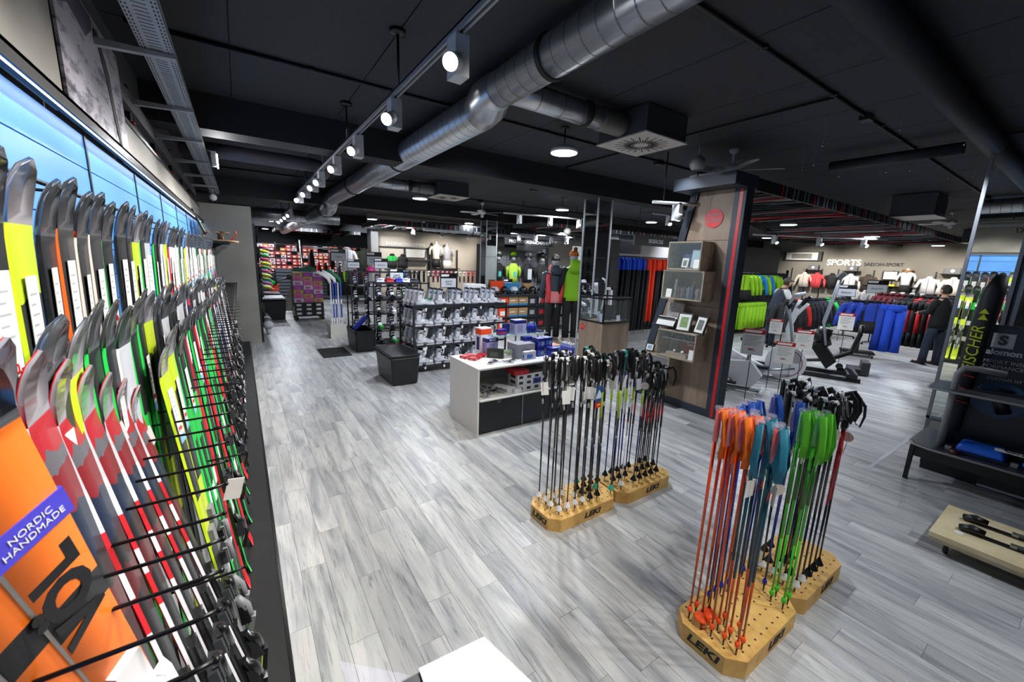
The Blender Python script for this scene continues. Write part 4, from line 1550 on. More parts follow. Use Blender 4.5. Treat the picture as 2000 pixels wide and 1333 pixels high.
def boot_proto(shell, cuff, liner, buck, accent, letter):
    t = thing('ski_boot', '', 'ski boot')
    m = MB()
    m.tube([(-.045, 0, .05), (-.025, 0, .058), (.02, 0, .066), (.08, 0, .07), (.13, 0, .062), (.18, 0, .052), (.235, 0, .044), (.268, 0, .038)],
           [(.025, .03), (.042, .048), (.046, .058), (.047, .062), (.048, .054), (.049, .042), (.045, .033), (.026, .022)], shell, 14, up=(0, 0, 1))
    m.bb((-.045, -.034, .0), (.07, .034, .022), shell).bb((.12, -.036, 0), (.272, .036, .018), shell).bb((.06, -.03, .012), (.13, .03, .03), shell)
    m.build('shell', t)
    m = MB()
    m.tube([(.02, 0, .08), (.018, 0, .13), (.022, 0, .18), (.034, 0, .225), (.046, 0, .262)], [(.052, .05), (.048, .046), (.044, .045), (.046, .049), (.050, .052)], cuff, 16, cap=False, up=(0, 1, 0))
    m.prism([(-.028, .10), (.06, .10), (.045, .2), (-.01, .2)], -.051, -.049, shell, 'XZ')
    m.build('cuff', t)
    MB().tube([(.036, 0, .22), (.046, 0, .268), (.054, 0, .296)], [(.038, .046), (.042, .05), (.038, .046)], liner, 14, up=(0, 1, 0)).build('liner', t)
    for k, (x, z, r) in enumerate(((.195, .088, 0), (.145, .108, -.2), (.085, .165, -1.1), (.098, .222, -1.1))):
        m = MB().box((x + .004, -.014, z + .006), (.026, .056, .008), buck, rot=(0, .5 - r * .9, 0)).box((x - .012, -.045, z - .012), (.034, .012, .016), buck, rot=(0, .4 - r, 0)).box((x - .002, -.036, z - .0), (.02, .014, .014), accent, rot=(0, .4 - r, 0))
        m.build('buckle', t)
    MB().tube([(.0, -.066, .225), (.06, -.07, .228), (.105, -.03, .236), (.105, .03, .236), (.06, .07, .228)], [(.012, .003)] * 5, BLN, 6, up=(0, 0, 1)).build('power_strap', t)
    text(letter[0], .026, letter[1], t, (.1, -.0505, .036), RX, bold=.001)
    return remember(t)


B1 = boot_proto(BW, BW, BLN, BW, BG, ('HEAD', BK))
B2 = boot_proto(BW, BG, BLN, BK, BW, ('HEAD', BK))
B3 = boot_proto(BK, BK, BLN, BW, M('boot_accent_green', '#7fc41f', .4), ('HEAD', BW))
B4 = boot_proto(BK, M('boot_charcoal', '#2b2c31', .35), M('liner_plum', '#5b2440', .6), BG, BW, ('HEAD', BW))
B5 = boot_proto(M('boot_green', '#1f8a34', .4), BK, BLN, BW, BW, ('HEAD', BW))
FRM = M('rack_frame', '#33363a', .45, .5)


def rack(name, label, x0, x1, y0, y1, zs, h, posts=True, mesh=False):
    t = thing(name, label, 'rack', (x0, y0, 0))
    w, d = x1 - x0, y1 - y0
    if posts:
        for x in (.012, w - .012):
            for y in (.012, d - .012):
                MB().bb((x - .014, y - .014, 0), (x + .014, y + .014, h), FRM).build('post', t)
        MB().bb((0, 0, h - .03), (w, .02, h), FRM).bb((0, d - .02, h - .03), (w, d, h), FRM).build('top_bar', t)
    for z in zs:
        m = MB().bb((.02, 0, z - .03), (w - .02, .012, z), FRM).bb((.02, .012, z - .008), (w - .02, d, z - .002), FRM)
        m.build('shelf', t)
    return t


SHZ = [.13, .475, .80, 1.125]
rack('boot_rack', 'dark metal rack with white ski boots in the middle of the shop', 2.28, 4.1, 6.25, 6.95, SHZ, 1.16)
PT = MB().bb((-.014, -.003, -.022), (.014, 0, .022), PAPER).data('shelf_label')
for l, z in enumerate(SHZ):
    lev = ('bottom', 'second', 'third', 'top')[l]
    for c in range(5):
        x = 2.38 + c * .345 + .02 * (l % 2)
        nd = 4 if c == 0 else 3
        for k in range(nd):
            pr = B1 if c == 0 else B2
            lab = '%s ski boot, %s from the front, %s column, %s rack shelf' % ('all-white' if c == 0 else 'white and grey', nth(k), nth(c), lev)
            dup(pr, (x + .008 * k - .03 * k, 6.33 + .145 * k, z), (0, 0, RB_.uniform(-.12, .06)), lab, 'white ski boots on the rack')
        if c < 4:
            tag(put('shelf_label', PT, None, (x + .1, 6.248, z - .04)), 'small white shelf label, %s from the left under the %s boot shelf' % (nth(c), lev), 'label', 'labels on the boot rack')


def sign(x, y, z, txt, label, rz=0, w=.3, h=.24, pole=0):
    t = thing('shelf_sign', label, 'sign', (x, y, z), rz)
    MB().bb((-w / 2, 0, 0), (w / 2, .012, h), BLACK).build('board', t)
    MB().bb((-w / 2 + .012, -.002, .012), (w / 2 - .012, 0, h * .66), M('sign_paper', '#d4d8de', .5)).build('insert', t)
    MB().prism([(-w / 2 + .015, h * .78), (.0, h * .78), (.015, h * .94), (-w / 2 + .015, h * .94)], -.002, 0, WHITE, 'XZ').build('header', t)
    text(txt, h * .2, BLACK, t, (0, -.0036, h * .36), RX, shear=.2)
    if pole:
        MB().tube([(0, .006, -pole), (0, .006, 0)], .006, DSTEEL, 6).build('stand', t)
    return t


sign(3.02, 6.5, 1.42, 'Jugend\nStiefel', 'black sign with a white insert on top of the white boot rack', .1, .32, .25, .26)
# dark boot racks further back
rack('boot_rack', 'dark rack of black and plum junior boots behind the open black bin', 2.2, 3.4, 8.3, 8.8, [.15, .46, .77, 1.08], 1.4)
rack('boot_rack', 'dark rack of black boots and white trainers next to the hockey sticks', 2.2, 3.9, 10.3, 10.8, [.15, .5, .85, 1.2], 1.55)
n = 0
for (x0, y0, zs, nc) in ((2.32, 8.42, [.15, .46, .77, 1.08], 4), (2.32, 10.42, [.15, .5, .85, 1.2], 6)):
    for l, z in enumerate(zs):
        for c in range(nc):
            pr = [B4, B3, B5, B4, B3, B2][(c + l * 2) % 6] if y0 < 9 else [B4, B4, B3, B4][(c + l) % 4]
            if y0 < 9 and l == 0 and c > 0:
                pr = B5
            dup(pr, (x0 + c * .27, y0, z), (0, 0, -pi / 2 + RB_.uniform(-.15, .15)), 'dark junior boot, %s from the left, %s shelf up, in the %s dark boot rack' % (nth(c), nth(l), 'nearer' if y0 < 9 else 'further'), 'dark boots on the two rear racks')
for p in (B1, B2, B3, B4, B5):
    for c in list(p.children_recursive):
        bpy.data.objects.remove(c)
    bpy.data.objects.remove(p)
carton(2.75, 8.5, .0, .42, .3, .13, CR, 'red shoe box on the floor under the dark boot rack', .05, face=WHITE, lid=M('carton_darkred', '#8f1a1e', .4))
t = thing('shopping_bag', 'white plastic bag lying on the red shoe box', 'bag', (2.9, 8.45, .15))
MB().ball((0, 0, .05), .12, M('bag_white', '#d8d8da', .3), 12, 8, 1.3, .8, .45).build('bag', t)
sign(2.75, 8.5, 1.44, 'Jugend\nSkistiefel', 'black sign over the nearer dark boot rack reading youth ski boots', 0, .3, .24, .06)
sign(3.0, 10.5, 1.62, 'Kinderski', 'black sign with white insert above the further dark boot rack, right one', 0, .34, .26, .08)
sign(2.35, 10.6, 1.62, 'Skischuhe', 'black sign with white insert above the further dark boot rack, left one', 0, .3, .22, .08)
# folded goods and small helmets on top of the racks
GO = random.Random(12)
cc = ['#b9bcc6', '#a3202c', '#2430a0', '#d8d8dc', '#2c2d34', '#c8457e', '#3c8c50']
for k in range(9):
    c = cc[k % 7]
    o = MB().box((0, 0, .03), (.17, .2, .05), M('cloth_%s' % c[1:], c, .8), top=(.8, .8)).tube([(-.08, -.06, .055), (.0, -.07, .066), (.08, -.05, .055)], .022, M('cloth_%s' % c[1:]), 8).build('beanie', None, (2.4 + .19 * k if k < 5 else 2.45 + .2 * (k - 5), 8.55 if k < 5 else 6.55, 1.4 if k < 5 else 1.165), (0, 0, GO.uniform(-.5, .5)))
    if k >= 5:
        o.location.x = 2.42 + .2 * (k - 5) + (.55 if k > 6 else 0)
    tag(o, 'folded knitted cap, %s from the left, lying on top of the %s boot rack' % (nth(k if k < 5 else k - 5), 'nearer dark' if k < 5 else 'white'), 'cap', 'caps on the boot racks')
t = thing('sun_visor_hat', 'pink helmet-shaped cap on the further dark boot rack', 'cap', (2.75, 10.55, 1.56))
MB().ball((0, 0, 0), .12, M('cap_pink', '#c8307e', .5), 14, 8, z0=0).cyl((0, -.05, .005), .13, .01, M('cap_pink'), 16).build('crown', t)

# ------------------------------------------------------------------ black benches, mat, hockey box
PU = M('leatherette', '#0e0f12', .42)


def bench(x0, x1, y0, y1, h, label, open_=False):
    t = thing('bench', label, 'bench', ((x0 + x1) / 2, (y0 + y1) / 2, 0))
    a, b = (x1 - x0) / 2, (y1 - y0) / 2
    m = MB().box((0, 0, h / 2 - .02), (a * 1.72, b * 1.84, h - .04), PU, top=(2 / 1.72, 2 / 1.84))
    o = m.build('body', t)
    o.modifiers.new('bevel', 'BEVEL').width = .02
    if not open_:
        o = MB().box((0, 0, h - .018), (2 * a + .012, 2 * b + .012, .036), PU).build('seat_pad', t)
        bv = o.modifiers.new('bevel', 'BEVEL')
        bv.width = .014
        bv.segments = 3
    else:
        m = MB()
        for s in (-1, 1):
            m.bb((s * a - (.02 if s > 0 else 0), -b, h - .05), (s * a + (0 if s > 0 else .02), b, h), PU)
            m.bb((-a, s * b - (.02 if s > 0 else 0), h - .05), (a, s * b + (0 if s > 0 else .02), h), PU)
        m.bb((-a + .02, -b + .02, h - .045), (a - .02, b - .02, h - .04), M('bin_dark', '#060607', .8)).build('rim', t)
    return t


bench(1.74, 2.19, 5.72, 6.55, .48, 'closed black leatherette bench in front of the white boot rack')
bench(1.80, 2.2, 8.22, 9.0, .44, 'open black leatherette bin bench with blue boxes standing in it', True)
for k in range(2):
    tag(MB().box((0, 0, .14), (.07, .1, .34), CDB if k else CB, rot=(0, .75, 0)).bb((.1, -.052, .1), (.16, -.05, .2), STEEL).build('blue_box', None, (1.98 + .09 * k, 8.6 + .16 * k, .42)), '%s long blue box sticking out of the open black bin' % ('rear' if k else 'front'), 'box', 'blue boxes in the black bin')
tag(MB().bb((0, 0, 0), (.52, .85, .008), M('mat_black', '#0a0a0b', .9, noise=.3, nscale=200)).build('floor_mat', None, (1.18, 8.05, .001)), 'black rectangular floor mat on the planks beside the open bin', 'mat')
t = thing('stick_box', 'low white box stand holding ice hockey sticks', 'stand', (1.82, 10.1, 0))
m = MB()
for a, b in (((-.2, -.15, 0), (-.185, .15, .34)), ((.185, -.15, 0), (.2, .15, .34)), ((-.2, -.15, 0), (.2, -.135, .34)), ((-.2, .135, 0), (.2, .15, .34))):
    m.bb(a, b, M('stand_cream', '#c9c8bd', .5))
m.build('box', t)
hc = [('#b8bcc0', '#d8d8d8'), ('#2a4fb0', '#101114'), ('#24409a', '#e0e0e2'), ('#c8cdd6', '#101114'), ('#1f56a8', '#176a45')]
for k, (c1, c2) in enumerate(hc):
    t = thing('hockey_stick', 'ice hockey stick, %s from the left in the white box, blade up' % nth(k), 'hockey stick', (1.70 + .055 * k, 10.05 + .03 * (k % 2), .02), 0, 'hockey sticks in the white box')
    MB().bb((-.014, -.009, 0), (.014, .009, 1.28), stripes('stick%d' % k, [(0, c1), (.2, '#e4e4e6'), (.35, c1), (.6, '#e4e4e6'), (.68, c1)], 'Z', 0, 1.3)).build('shaft', t)
    s = -1 if k != 3 else -1
    MB().tube([(0, 0, 1.26), (s * .03, 0, 1.36), (s * .12, 0, 1.45), (s * .27, 0, 1.52 + .01 * k)], [(.03, .008), (.04, .008), (.045, .008), (.035, .006)], M('blade%d' % k, c2, .5), 8, up=(0, 1, 0)).build('blade', t)
t = thing('goal_stick_blade', 'broad green goalkeeper blade lying over the carton trolley', 'blade', (1.55, 13.2, 1.412))
MB().prism([(-.35, 0), (.25, 0), (.3, .12), (.1, .2), (-.05, .12), (-.25, .14)], 0, .03, M('goal_green', '#0f5a3a', .5), 'XZ').build('blade', t)

# ------------------------------------------------------------------ far aisle
t = thing('carton_trolley', 'wheeled trolley stacked with colourful shoe cartons in the far aisle', 'trolley', (1.62, 13.4, 0))
MB().bb((-.4, -.3, .12), (.4, .3, .16), DSTEEL).build('deck', t)
for x in (-.38, .38):
    MB().tube([(x, .28, .14), (x, .28, 1.3)], .015, DSTEEL, 6).build('upright', t)
    for y in (-.25, .25):
        MB().cyl((x * .9, y, .06), .055, .03, BLACK, 12, 'Y').build('wheel', t)
RC = random.Random(9)
for l in range(10):
    for c in range(3):
        low = l < 3
        col = CDG if low else M('carton_mix%d' % (c + l) if False else 'carton_mix%d' % ((c + l) % 4), ['#c86a9a', '#b3a04a', '#8a3f9e', '#c9c2cc'][(c + l) % 4], .5)
        carton(1.36 + .26 * c, 13.25, .16 + l * .125, .25, .3, .12, col, '%s shoe carton, %s column, %s layer up, on the trolley' % ('black' if low else 'pink and yellow', nth(c), nth(l)),
               0, band=None, side=False, face=WHITE if low else M('carton_mag', '#c43c8e', .5), group='cartons on the trolley')
t = thing('standing_board', 'grey wooden plank frame leaning in the far aisle', 'board', (1.28, 15.2, 0))
for k in range(3):
    MB().box((.09 * k, 0, .55), (.085, .03, 1.05), wood('board_grey', '#6c675f', '#a39d92', (6, 6, 30)), rot=(0, .28, 0)).build('plank', t)
for k in range(5):
    tag(MB().lathe([(.14, 0), (.17, .14), (.175, .15), (.16, .15), (.13, .02), (0, .02)], M('bucket_red', '#d8381c', .4), 16).build('bucket', None, (1.0, 17.4, .16 * k)), 'orange-red bucket, %s from the bottom of the stack in the far aisle' % nth(k), 'bucket', 'stacked orange buckets')
bench(.35, 1.05, 13.4, 14.5, .62, 'black plinth with a pale top in the far aisle on the left')
tag(MB().bb((0, 0, 0), (.64, 1.0, .02), M('plinth_top', '#b9bbc0', .5)).build('plinth_top', None, (.38, 13.45, .622)), 'pale plate lying on the black plinth in the far aisle', 'plate')
bench(.35, 1.05, 15.4, 16.2, .62, 'second black plinth behind the first one in the far aisle')
# dark steel glove rack beyond the grey end panel
t = thing('glove_rack', 'dark tall rack hung with gloves right behind the grey end panel', 'rack', (.3, 10.1, 0))
MB().bb((-.02, 0, 0), (.02, .06, 2.5), FRM).bb((-.02, 2.9, 0), (.02, 2.96, 2.5), FRM).bb((-.03, 0, 0), (-.02, 2.96, 2.5), BLACKM).build('panel', t)
GK = M('glove_black', '#141416', .8)
gl = MB()
for k in range(4):
    gl.tube([(-.03 + .02 * k, 0, 0), (-.035 + .023 * k, 0, -.09 + .01 * abs(k - 1.5))], [.012, .009], GK, 6)
gl.tube([(-.045, 0, .06), (-.065, 0, .0)], [.013, .01], GK, 6)
gl.tube([(0, 0, .17), (0, 0, .1), (0, 0, .0)], [(.04, .022), (.036, .02), (.045, .022)], GK, 8)
gl.bb((-.012, -.024, .1), (.014, -.022, .14), PAPER)
glm = gl.data('glove')
n = 0
for l in range(5):
    for k in range(9):
        o = put('glove', glm, None, (.335, 10.25 + .3 * k, .55 + l * .42), (0, 0, pi / 2 + .2), (1.3, 1.3, 1.3))
        tag(o, 'black glove, %s from the front, %s row up on the glove rack' % (nth(k), nth(l)), 'glove', 'gloves on the dark rack')
for k in range(6):
    tag(put('shelf_basket', MB().bb((0, 0, 0), (.28, .3, .25), M('basket_grey', '#8c8d8f', .5, alpha=.6)).ball((.14, .15, .26), .13, WHITEM, 10, 6, 1, 1, .5).data('shelf_basket')) if False else
        MB().ball((0, 0, 0), .11, M('ball_grey%d' % (k % 3), ['#b9b9bb', '#5f6064', '#2c2d30'][k % 3], .7), 10, 7, 1, 1.3, .8).tube([(0, 0, -.06), (0, 0, -.22)], [.07, .03], M('ball_grey%d' % (k % 3)), 8).build('hanging_bag', None, (.42, 10.2 + .28 * k, .36)),
        'grey bag hanging low on the glove rack, %s from the front' % nth(k), 'bag', 'bags on the glove rack')
# scooter
t = thing('kick_scooter', 'black kick scooter with a green wheel hanging in the far aisle', 'scooter', (.95, 16.6, .9))
MB().cyl((0, 0, 0), .12, .03, BLACK, 18, 'Y').build('wheel', t)
MB().tube([(0, -.02, 0), (0, -.02, 0.001)], .07, SG, 14).cyl((0, -.018, 0), .07, .02, SG, 16, 'Y').build('hub', t)
MB().tube([(0, 0, 0), (-.1, 0, .35), (-.22, 0, .95)], .025, BLACK, 8).tube([(-.42, 0, .93), (-.02, 0, .97)], .018, BLACK, 8).build('steering_tube', t)
MB().box((.28, 0, .12), (.5, .1, .03), BLACK, rot=(0, -.35, 0)).cyl((.5, 0, .2), .1, .03, BLACK, 16, 'Y').build('deck', t)
# ribbed dark sales desk far back
t = thing('ribbed_desk', 'dark grey ribbed desk front at the far end of the aisle', 'desk', (1.2, 19.2, 0))
MB().bb((0, 0, 0), (1.9, .8, 1.3), DGREY).build('body', t)
for k in range(9):
    MB().bb((0, -.03, .1 + k * .135), (1.9, 0, .19 + k * .135), M('rib_grey', '#4e525c', .5)).build('rib', t)
t = thing('ribbed_desk', 'long dark counter behind the ribbed desk below the red cartons', 'desk', (0, 21.2, 0))
MB().bb((-.4, 0, 0), (7, .5, 1.0), BLACKM).bb((-.4, -.02, 1.0), (7, .5, 1.06), DGREY).build('body', t)
# wall of shoe cartons
t = thing('carton_shelf', 'tall shelf wall packed with red and orange shoe cartons at the very back', 'shelf', (-.3, 24.3, 0))
for k in range(10):
    MB().bb((k * .95 - .02, -.05, 0), (k * .95 + .02, .4, 2.5), DGREY).build('upright', t)
for k in range(5):
    MB().bb((0, -.05, 1.0 + k * .35), (8.6, .4, 1.02 + k * .35), DGREY).build('shelf', t)
for l in range(4):
    for r in range(2):
        for k in range(34):
            if (k * 7 + l * 3 + r) % 11 == 0 or k % 4 == 3 and l == 3:
                continue
            c = [COR, CR, COR, M('carton_amber', '#f08a2c', .5), CWH, CR][RC.randrange(6)]
            carton(-.1 + k * .25 + .02, 24.2, 1.03 + l * .35 + r * .155, .22, .3, .14, c, '%s shoe carton, %s from the left, %s row up on the back wall' % ({COR: 'orange', CR: 'red', CWH: 'white'}.get(c, 'amber'), nth(k), nth(l * 2 + r)), 0, side=False, face=WHITE if c != CWH else CR, group='shoe cartons on the back wall shelf')
t = thing('pipe_frame', 'tall pale metal tube frame standing in front of the red cartons', 'frame', (2.0, 17.6, 0))
MB().tube([(0, 0, 0), (0, 0, 2.45)], .05, STEEL, 10).tube([(2.3, 0, 0), (2.3, 0, 2.3)], .04, STEEL, 10).tube([(0, 0, 2.2), (2.3, 0, 2.15)], .03, STEEL, 8).build('frame', t)
# mixed sports goods at the left far shelves: shoes on wall brackets
for k in range(22):
    c = ['#c8dc2a', '#e0e0e4', '#c84a6a', '#3c8ad0', '#26a04a', '#d86a2a'][k % 6]
    o = MB().tube([(-.12, 0, .04), (0, 0, .05), (.1, 0, .035), (.15, 0, .03)], [.045, .05, .04, .02], M('shoe_%d' % (k % 6), c, .5), 10).bb((-.15, -.045, 0), (.16, .045, .018), WHITE).tube([(-.1, 0, .05), (-.08, 0, .1)], [.045, .04], M('shoe_%d' % (k % 6)), 8)
    tag(o.build('trainer', None, (.72 + .0 * k, 15.6 + .5 * (k % 2) + .02 * k, .75 + .13 * (k // 2)), (0, 0, -.5), (1, 1, 1)), 'bright trainer, %s from the bottom in the %s stack of the far shoe display' % (nth(k // 2), 'rear' if k % 2 else 'front'), 'shoe', 'trainers in the far aisle')
# ------------------------------------------------------------------ helmet shelves behind the boots
rack('helmet_rack', 'long dark shelf unit with cartons below and ski helmets on top', 4.55, 9.6, 8.9, 9.4, [.13, .45, .76, 1.02], 1.06)
cols = [(CWH, CDG), (CWH, CDG), (CGR, CDG), (COR, PAPER), (CKR, CSK), (CKR, CSK), (CDG, CGR), (CDG, CR), (CDG, CR), (CGR, CR), (CKR, CSK), (CKR, CSK), (CDG, CGR), (CDG, CWH), (CWH, CDG)]
for l, z in enumerate((.13, .45, .76)):
    for k, (c, f) in enumerate(cols):
        if l == 0 and k < 2:
            c, f = COR, PAPER
        o = carton(4.76 + k * .325, 9.1, z, .3, .34, .24, c, '%s carton, %s from the left on the %s shelf under the helmets' % ({CWH: 'white', CGR: 'grey', COR: 'orange', CKR: 'brown', CDG: 'dark'}[c], nth(k), ('bottom', 'middle', 'upper')[l]),
                   0, face=f if c is not CKR else None, group='cartons under the helmets')
        if c is CKR:
            MB().bb((-.15, -.172, 0), (.15, -.17, .05), CSK).bb((-.11, -.172, .12), (.05, -.17, .14), WHITE).build('printed_band', o)
HC = ['#d9d9db', '#9fa4ae', '#17181b', '#b9bcc4', '#1a1b1f', '#141518', '#141518', '#c0304a', '#b9253a', '#17181b', '#e8e4ee', '#d31fb0', '#2b2f22', '#d9d9db']


def helmet(t, c, trim):
    m = MB().ball((0, 0, .03), .12, c, 18, 8, .92, 1.1, .95, z0=-.35)
    m.build('shell', t)
    MB().tube([(-.1, .02, .0), (-.11, .0, -.04), (-.1, .03, -.08)], [(.02, .04)] * 3, trim, 8).tube([(.1, .02, .0), (.11, .0, -.04), (.1, .03, -.08)], [(.02, .04)] * 3, trim, 8).build('ear_pad', t)
    MB().tube([(-.09, -.1, .02), (0, -.13, .015), (.09, -.1, .02)], [(.02, .01)] * 3, trim, 8, up=(0, 0, 1)).build('brim', t)
    MB().box((-.03, -.02, .143), (.03, .05, .004), BLACK).box((.03, -.02, .143), (.03, .05, .004), BLACK).build('vent', t)


for k, c in enumerate(HC):
    t = thing('ski_helmet', '', 'helmet', (5.25 + k * .31, 9.1, 1.12), .2 * ((k * 5) % 3 - 1), 'helmets on the shelf top')
    nm = {'#d9d9db': 'white', '#9fa4ae': 'silver', '#b9bcc4': 'light grey', '#c0304a': 'red', '#b9253a': 'dark red', '#e8e4ee': 'pale pink', '#d31fb0': 'magenta', '#2b2f22': 'olive'}.get(c, 'black')
    t['label'] = '%s ski helmet, %s from the left in the row on the long shelf' % (nm, nth(k))
    helmet(t, M('helmet_' + c[1:], c, .3), BLACKM)
carton(4.95, 9.12, 1.06, .5, .3, .26, CWH, 'large white carton standing left of the helmets on the shelf top', 0, face=CDG)
carton(6.2, 9.3, 1.34 - .3, .5, .12, .3, CSK, 'sky-blue carton behind the black helmets', 0)
carton(5.75, 9.3, 1.05, .35, .12, .34, COR, 'orange-red carton behind the silver helmet', 0)
carton(6.75, 9.3, 1.05, .3, .12, .28, CKR, 'brown carton behind the helmets', 0)

# grey slat wall with helmets and protectors
t = thing('protector_wall', 'grey slatted display wall with black frame carrying helmets and back protectors', 'display wall', (6.35, 11.0, 0))
MB().bb((-.15, 0, 0), (0, .3, 2.42), BLACKM).bb((2.35, 0, 0), (2.5, .3, 2.42), BLACKM).build('frame', t)
SLG = M('slat_grey', '#85868a', .5)
MB().bb((0, .02, 0), (2.35, .04, 2.38), DGREY).build('backing', t)
for k in range(17):
    MB().bb((0, 0, .06 + k * .136), (2.35, .02, .19 + k * .136), SLG).build('slat', t)
for x in (.78, 1.57):
    MB().bb((x - .004, -.003, .05), (x + .004, .0, 2.37), DSTEEL).build('joint', t)
for k, c in enumerate(('#8c8a80', '#9fd41c', '#e2e2e6', '#1b1a1c')):
    x = 6.72 + k * .58
    h = thing('ski_helmet', '%s helmet with goggles hung high on the grey slat wall' % ('grey', 'lime-green', 'white', 'black')[k], 'helmet', (x, 10.86, 2.12))
    helmet(h, M('helmet_' + c[1:], c, .3), BLACK)
    MB().tube([(-.09, -.1, -.02), (0, -.14, -.025), (.09, -.1, -.02)], [(.035, .015)] * 3, M('goggle', '#3a3330' if k != 3 else '#a8561c', .1, .3), 8, up=(0, 0, 1)).ball((0, -.03, -.1), .07, WHITEM, 10, 6).build('goggles', h)
    v = thing('back_protector', '%s back protector vest below the %s helmet on the slat wall' % (('black', 'lime and turquoise', 'black and white', 'dark grey')[k], ('grey', 'lime-green', 'white', 'black')[k]), 'vest', (x, 10.85, 1.25))
    cm = M('vest%d' % k, ('#1c1c1e', '#b9dc4a', '#222225', '#34332f')[k], .7)
    m = MB().tube([(0, 0, 0), (0, 0, .2), (0, 0, .5), (0, 0, .62)], [(.17, .06), (.16, .07), (.21, .07), (.1, .05)], cm, 12, up=(0, 1, 0))
    m.build('body', v)
    MB().tube([(-.2, 0, .5), (-.26, 0, .4), (-.25, 0, .2)], [.06, .05, .04], cm, 8).tube([(.2, 0, .5), (.26, 0, .4), (.25, 0, .2)], [.06, .05, .04], cm, 8).build('sleeve', v)
    MB().box((.03, -.075, .28), (.16 if k == 2 else .1, .012, .34 if k == 2 else .16), WHITE if k in (2, 3) else M('vest_teal', '#59c9b8', .5)).build('back_plate', v)
sign(6.95, 10.6, 1.08, 'Ski-Helme', 'black sign board at the left foot of the helmet slat wall', 0, .34, .3, 1.0)
sign(8.3, 10.3, 1.02, 'Ski-Helme', 'black sign board between the mannequins and the helmet slat wall', 0, .34, .3, .95)
t = thing('hanging_sign', 'long black hanging sign over the helmet wall', 'sign', (7.55, 10.3, 2.42))
MB().bb((-.95, 0, 0), (.95, .05, .2), BLACKM).bb((-.5, .01, -.16), (.5, .04, 0), BLACK).build('board', t)
text('PROTEKTORENSICHERHEIT', .13, WHITE, t, (0, -.002, .1), RX)
MB().tube([(-.8, .02, .2), (-.8, .02, .95)], .005, BLACK, 6).tube([(.8, .02, .2), (.8, .02, .95)], .005, BLACK, 6).build('hanger', t)

# swimwear wall and other far walls
struct(MB().bb((4.0, 15, 0), (9.6, 15.15, CZ), WALLB).bb((3.85, 14.6, 0), (4.1, 15.1, CZ), M('column_grey', '#8b8b8b', .7)).build('wall_swimwear'))
struct(MB().bb((9.6, 13.0, 0), (13.2, 13.15, CZ), WALLB).build('wall_golf'))
t = thing('wall_display', 'dark metal frame shelving with a small sign on the beige swimwear wall', 'display', (4.2, 14.95, 0))
m = MB()
for x in (0, .95, 1.9, 3.1):
    m.bb((x - .03, -.03, .6), (x + .03, 0, 2.3), DSTEEL)
m.bb((0, -.03, 2.28), (1.9, 0, 2.32), DSTEEL)
m.build('upright', t)
MB().bb((.95, -.3, 1.85), (1.9, 0, 1.88), BLACKM).bb((2.0, -.3, 1.55), (3.1, 0, 1.58), BLACKM).build('shelf', t)
text('BADENSCHWIMMEN', .16, WHITE, t, (1.0, -.01, 2.42), RX)
MB().bb((1.0, -.06, 1.95), (1.8, -.02, 2.25), M('panel_pale', '#c9c9c4', .5)).build('poster', t)


def torso(name, label, x, y, z, c, rz=0, trunk=None, cat='mannequin'):
    t = thing(name, label, cat, (x, y, z), rz)
    MB().tube([(0, 0, 0), (0, 0, .14), (0, 0, .32), (0, 0, .5), (0, 0, .57), (0, 0, .62), (0, 0, .7)], [(.15, .1), (.13, .09), (.16, .1), (.19, .09), (.1, .07), (.055, .055), (.05, .05)], c, 14, up=(0, 1, 0)).build('body', t)
    for s in (-1, 1):
        MB().tube([(s * .17, 0, .5), (s * .25, 0, .38), (s * .27, -.02, .2)], [.055, .045, .035], c, 8).build('arm', t)
    if trunk:
        MB().tube([(0, 0, -.28), (0, 0, -.1), (0, 0, .04)], [(.17, .12), (.18, .12), (.15, .1)], trunk, 12, up=(0, 1, 0)).build('shorts', t)
    return t


torso('torso_mannequin', 'headless torso in a white top and dark shorts on the swimwear wall', 6.3, 14.7, 1.88, M('cloth_offwhite', '#d8d4c8', .8), 0, BLACKM)
torso('torso_mannequin', 'slim headless silver torso right of the white one on the swimwear wall', 6.75, 14.7, 1.84, M('torso_silver', '#a6a6ac', .4), 0, WHITEM)


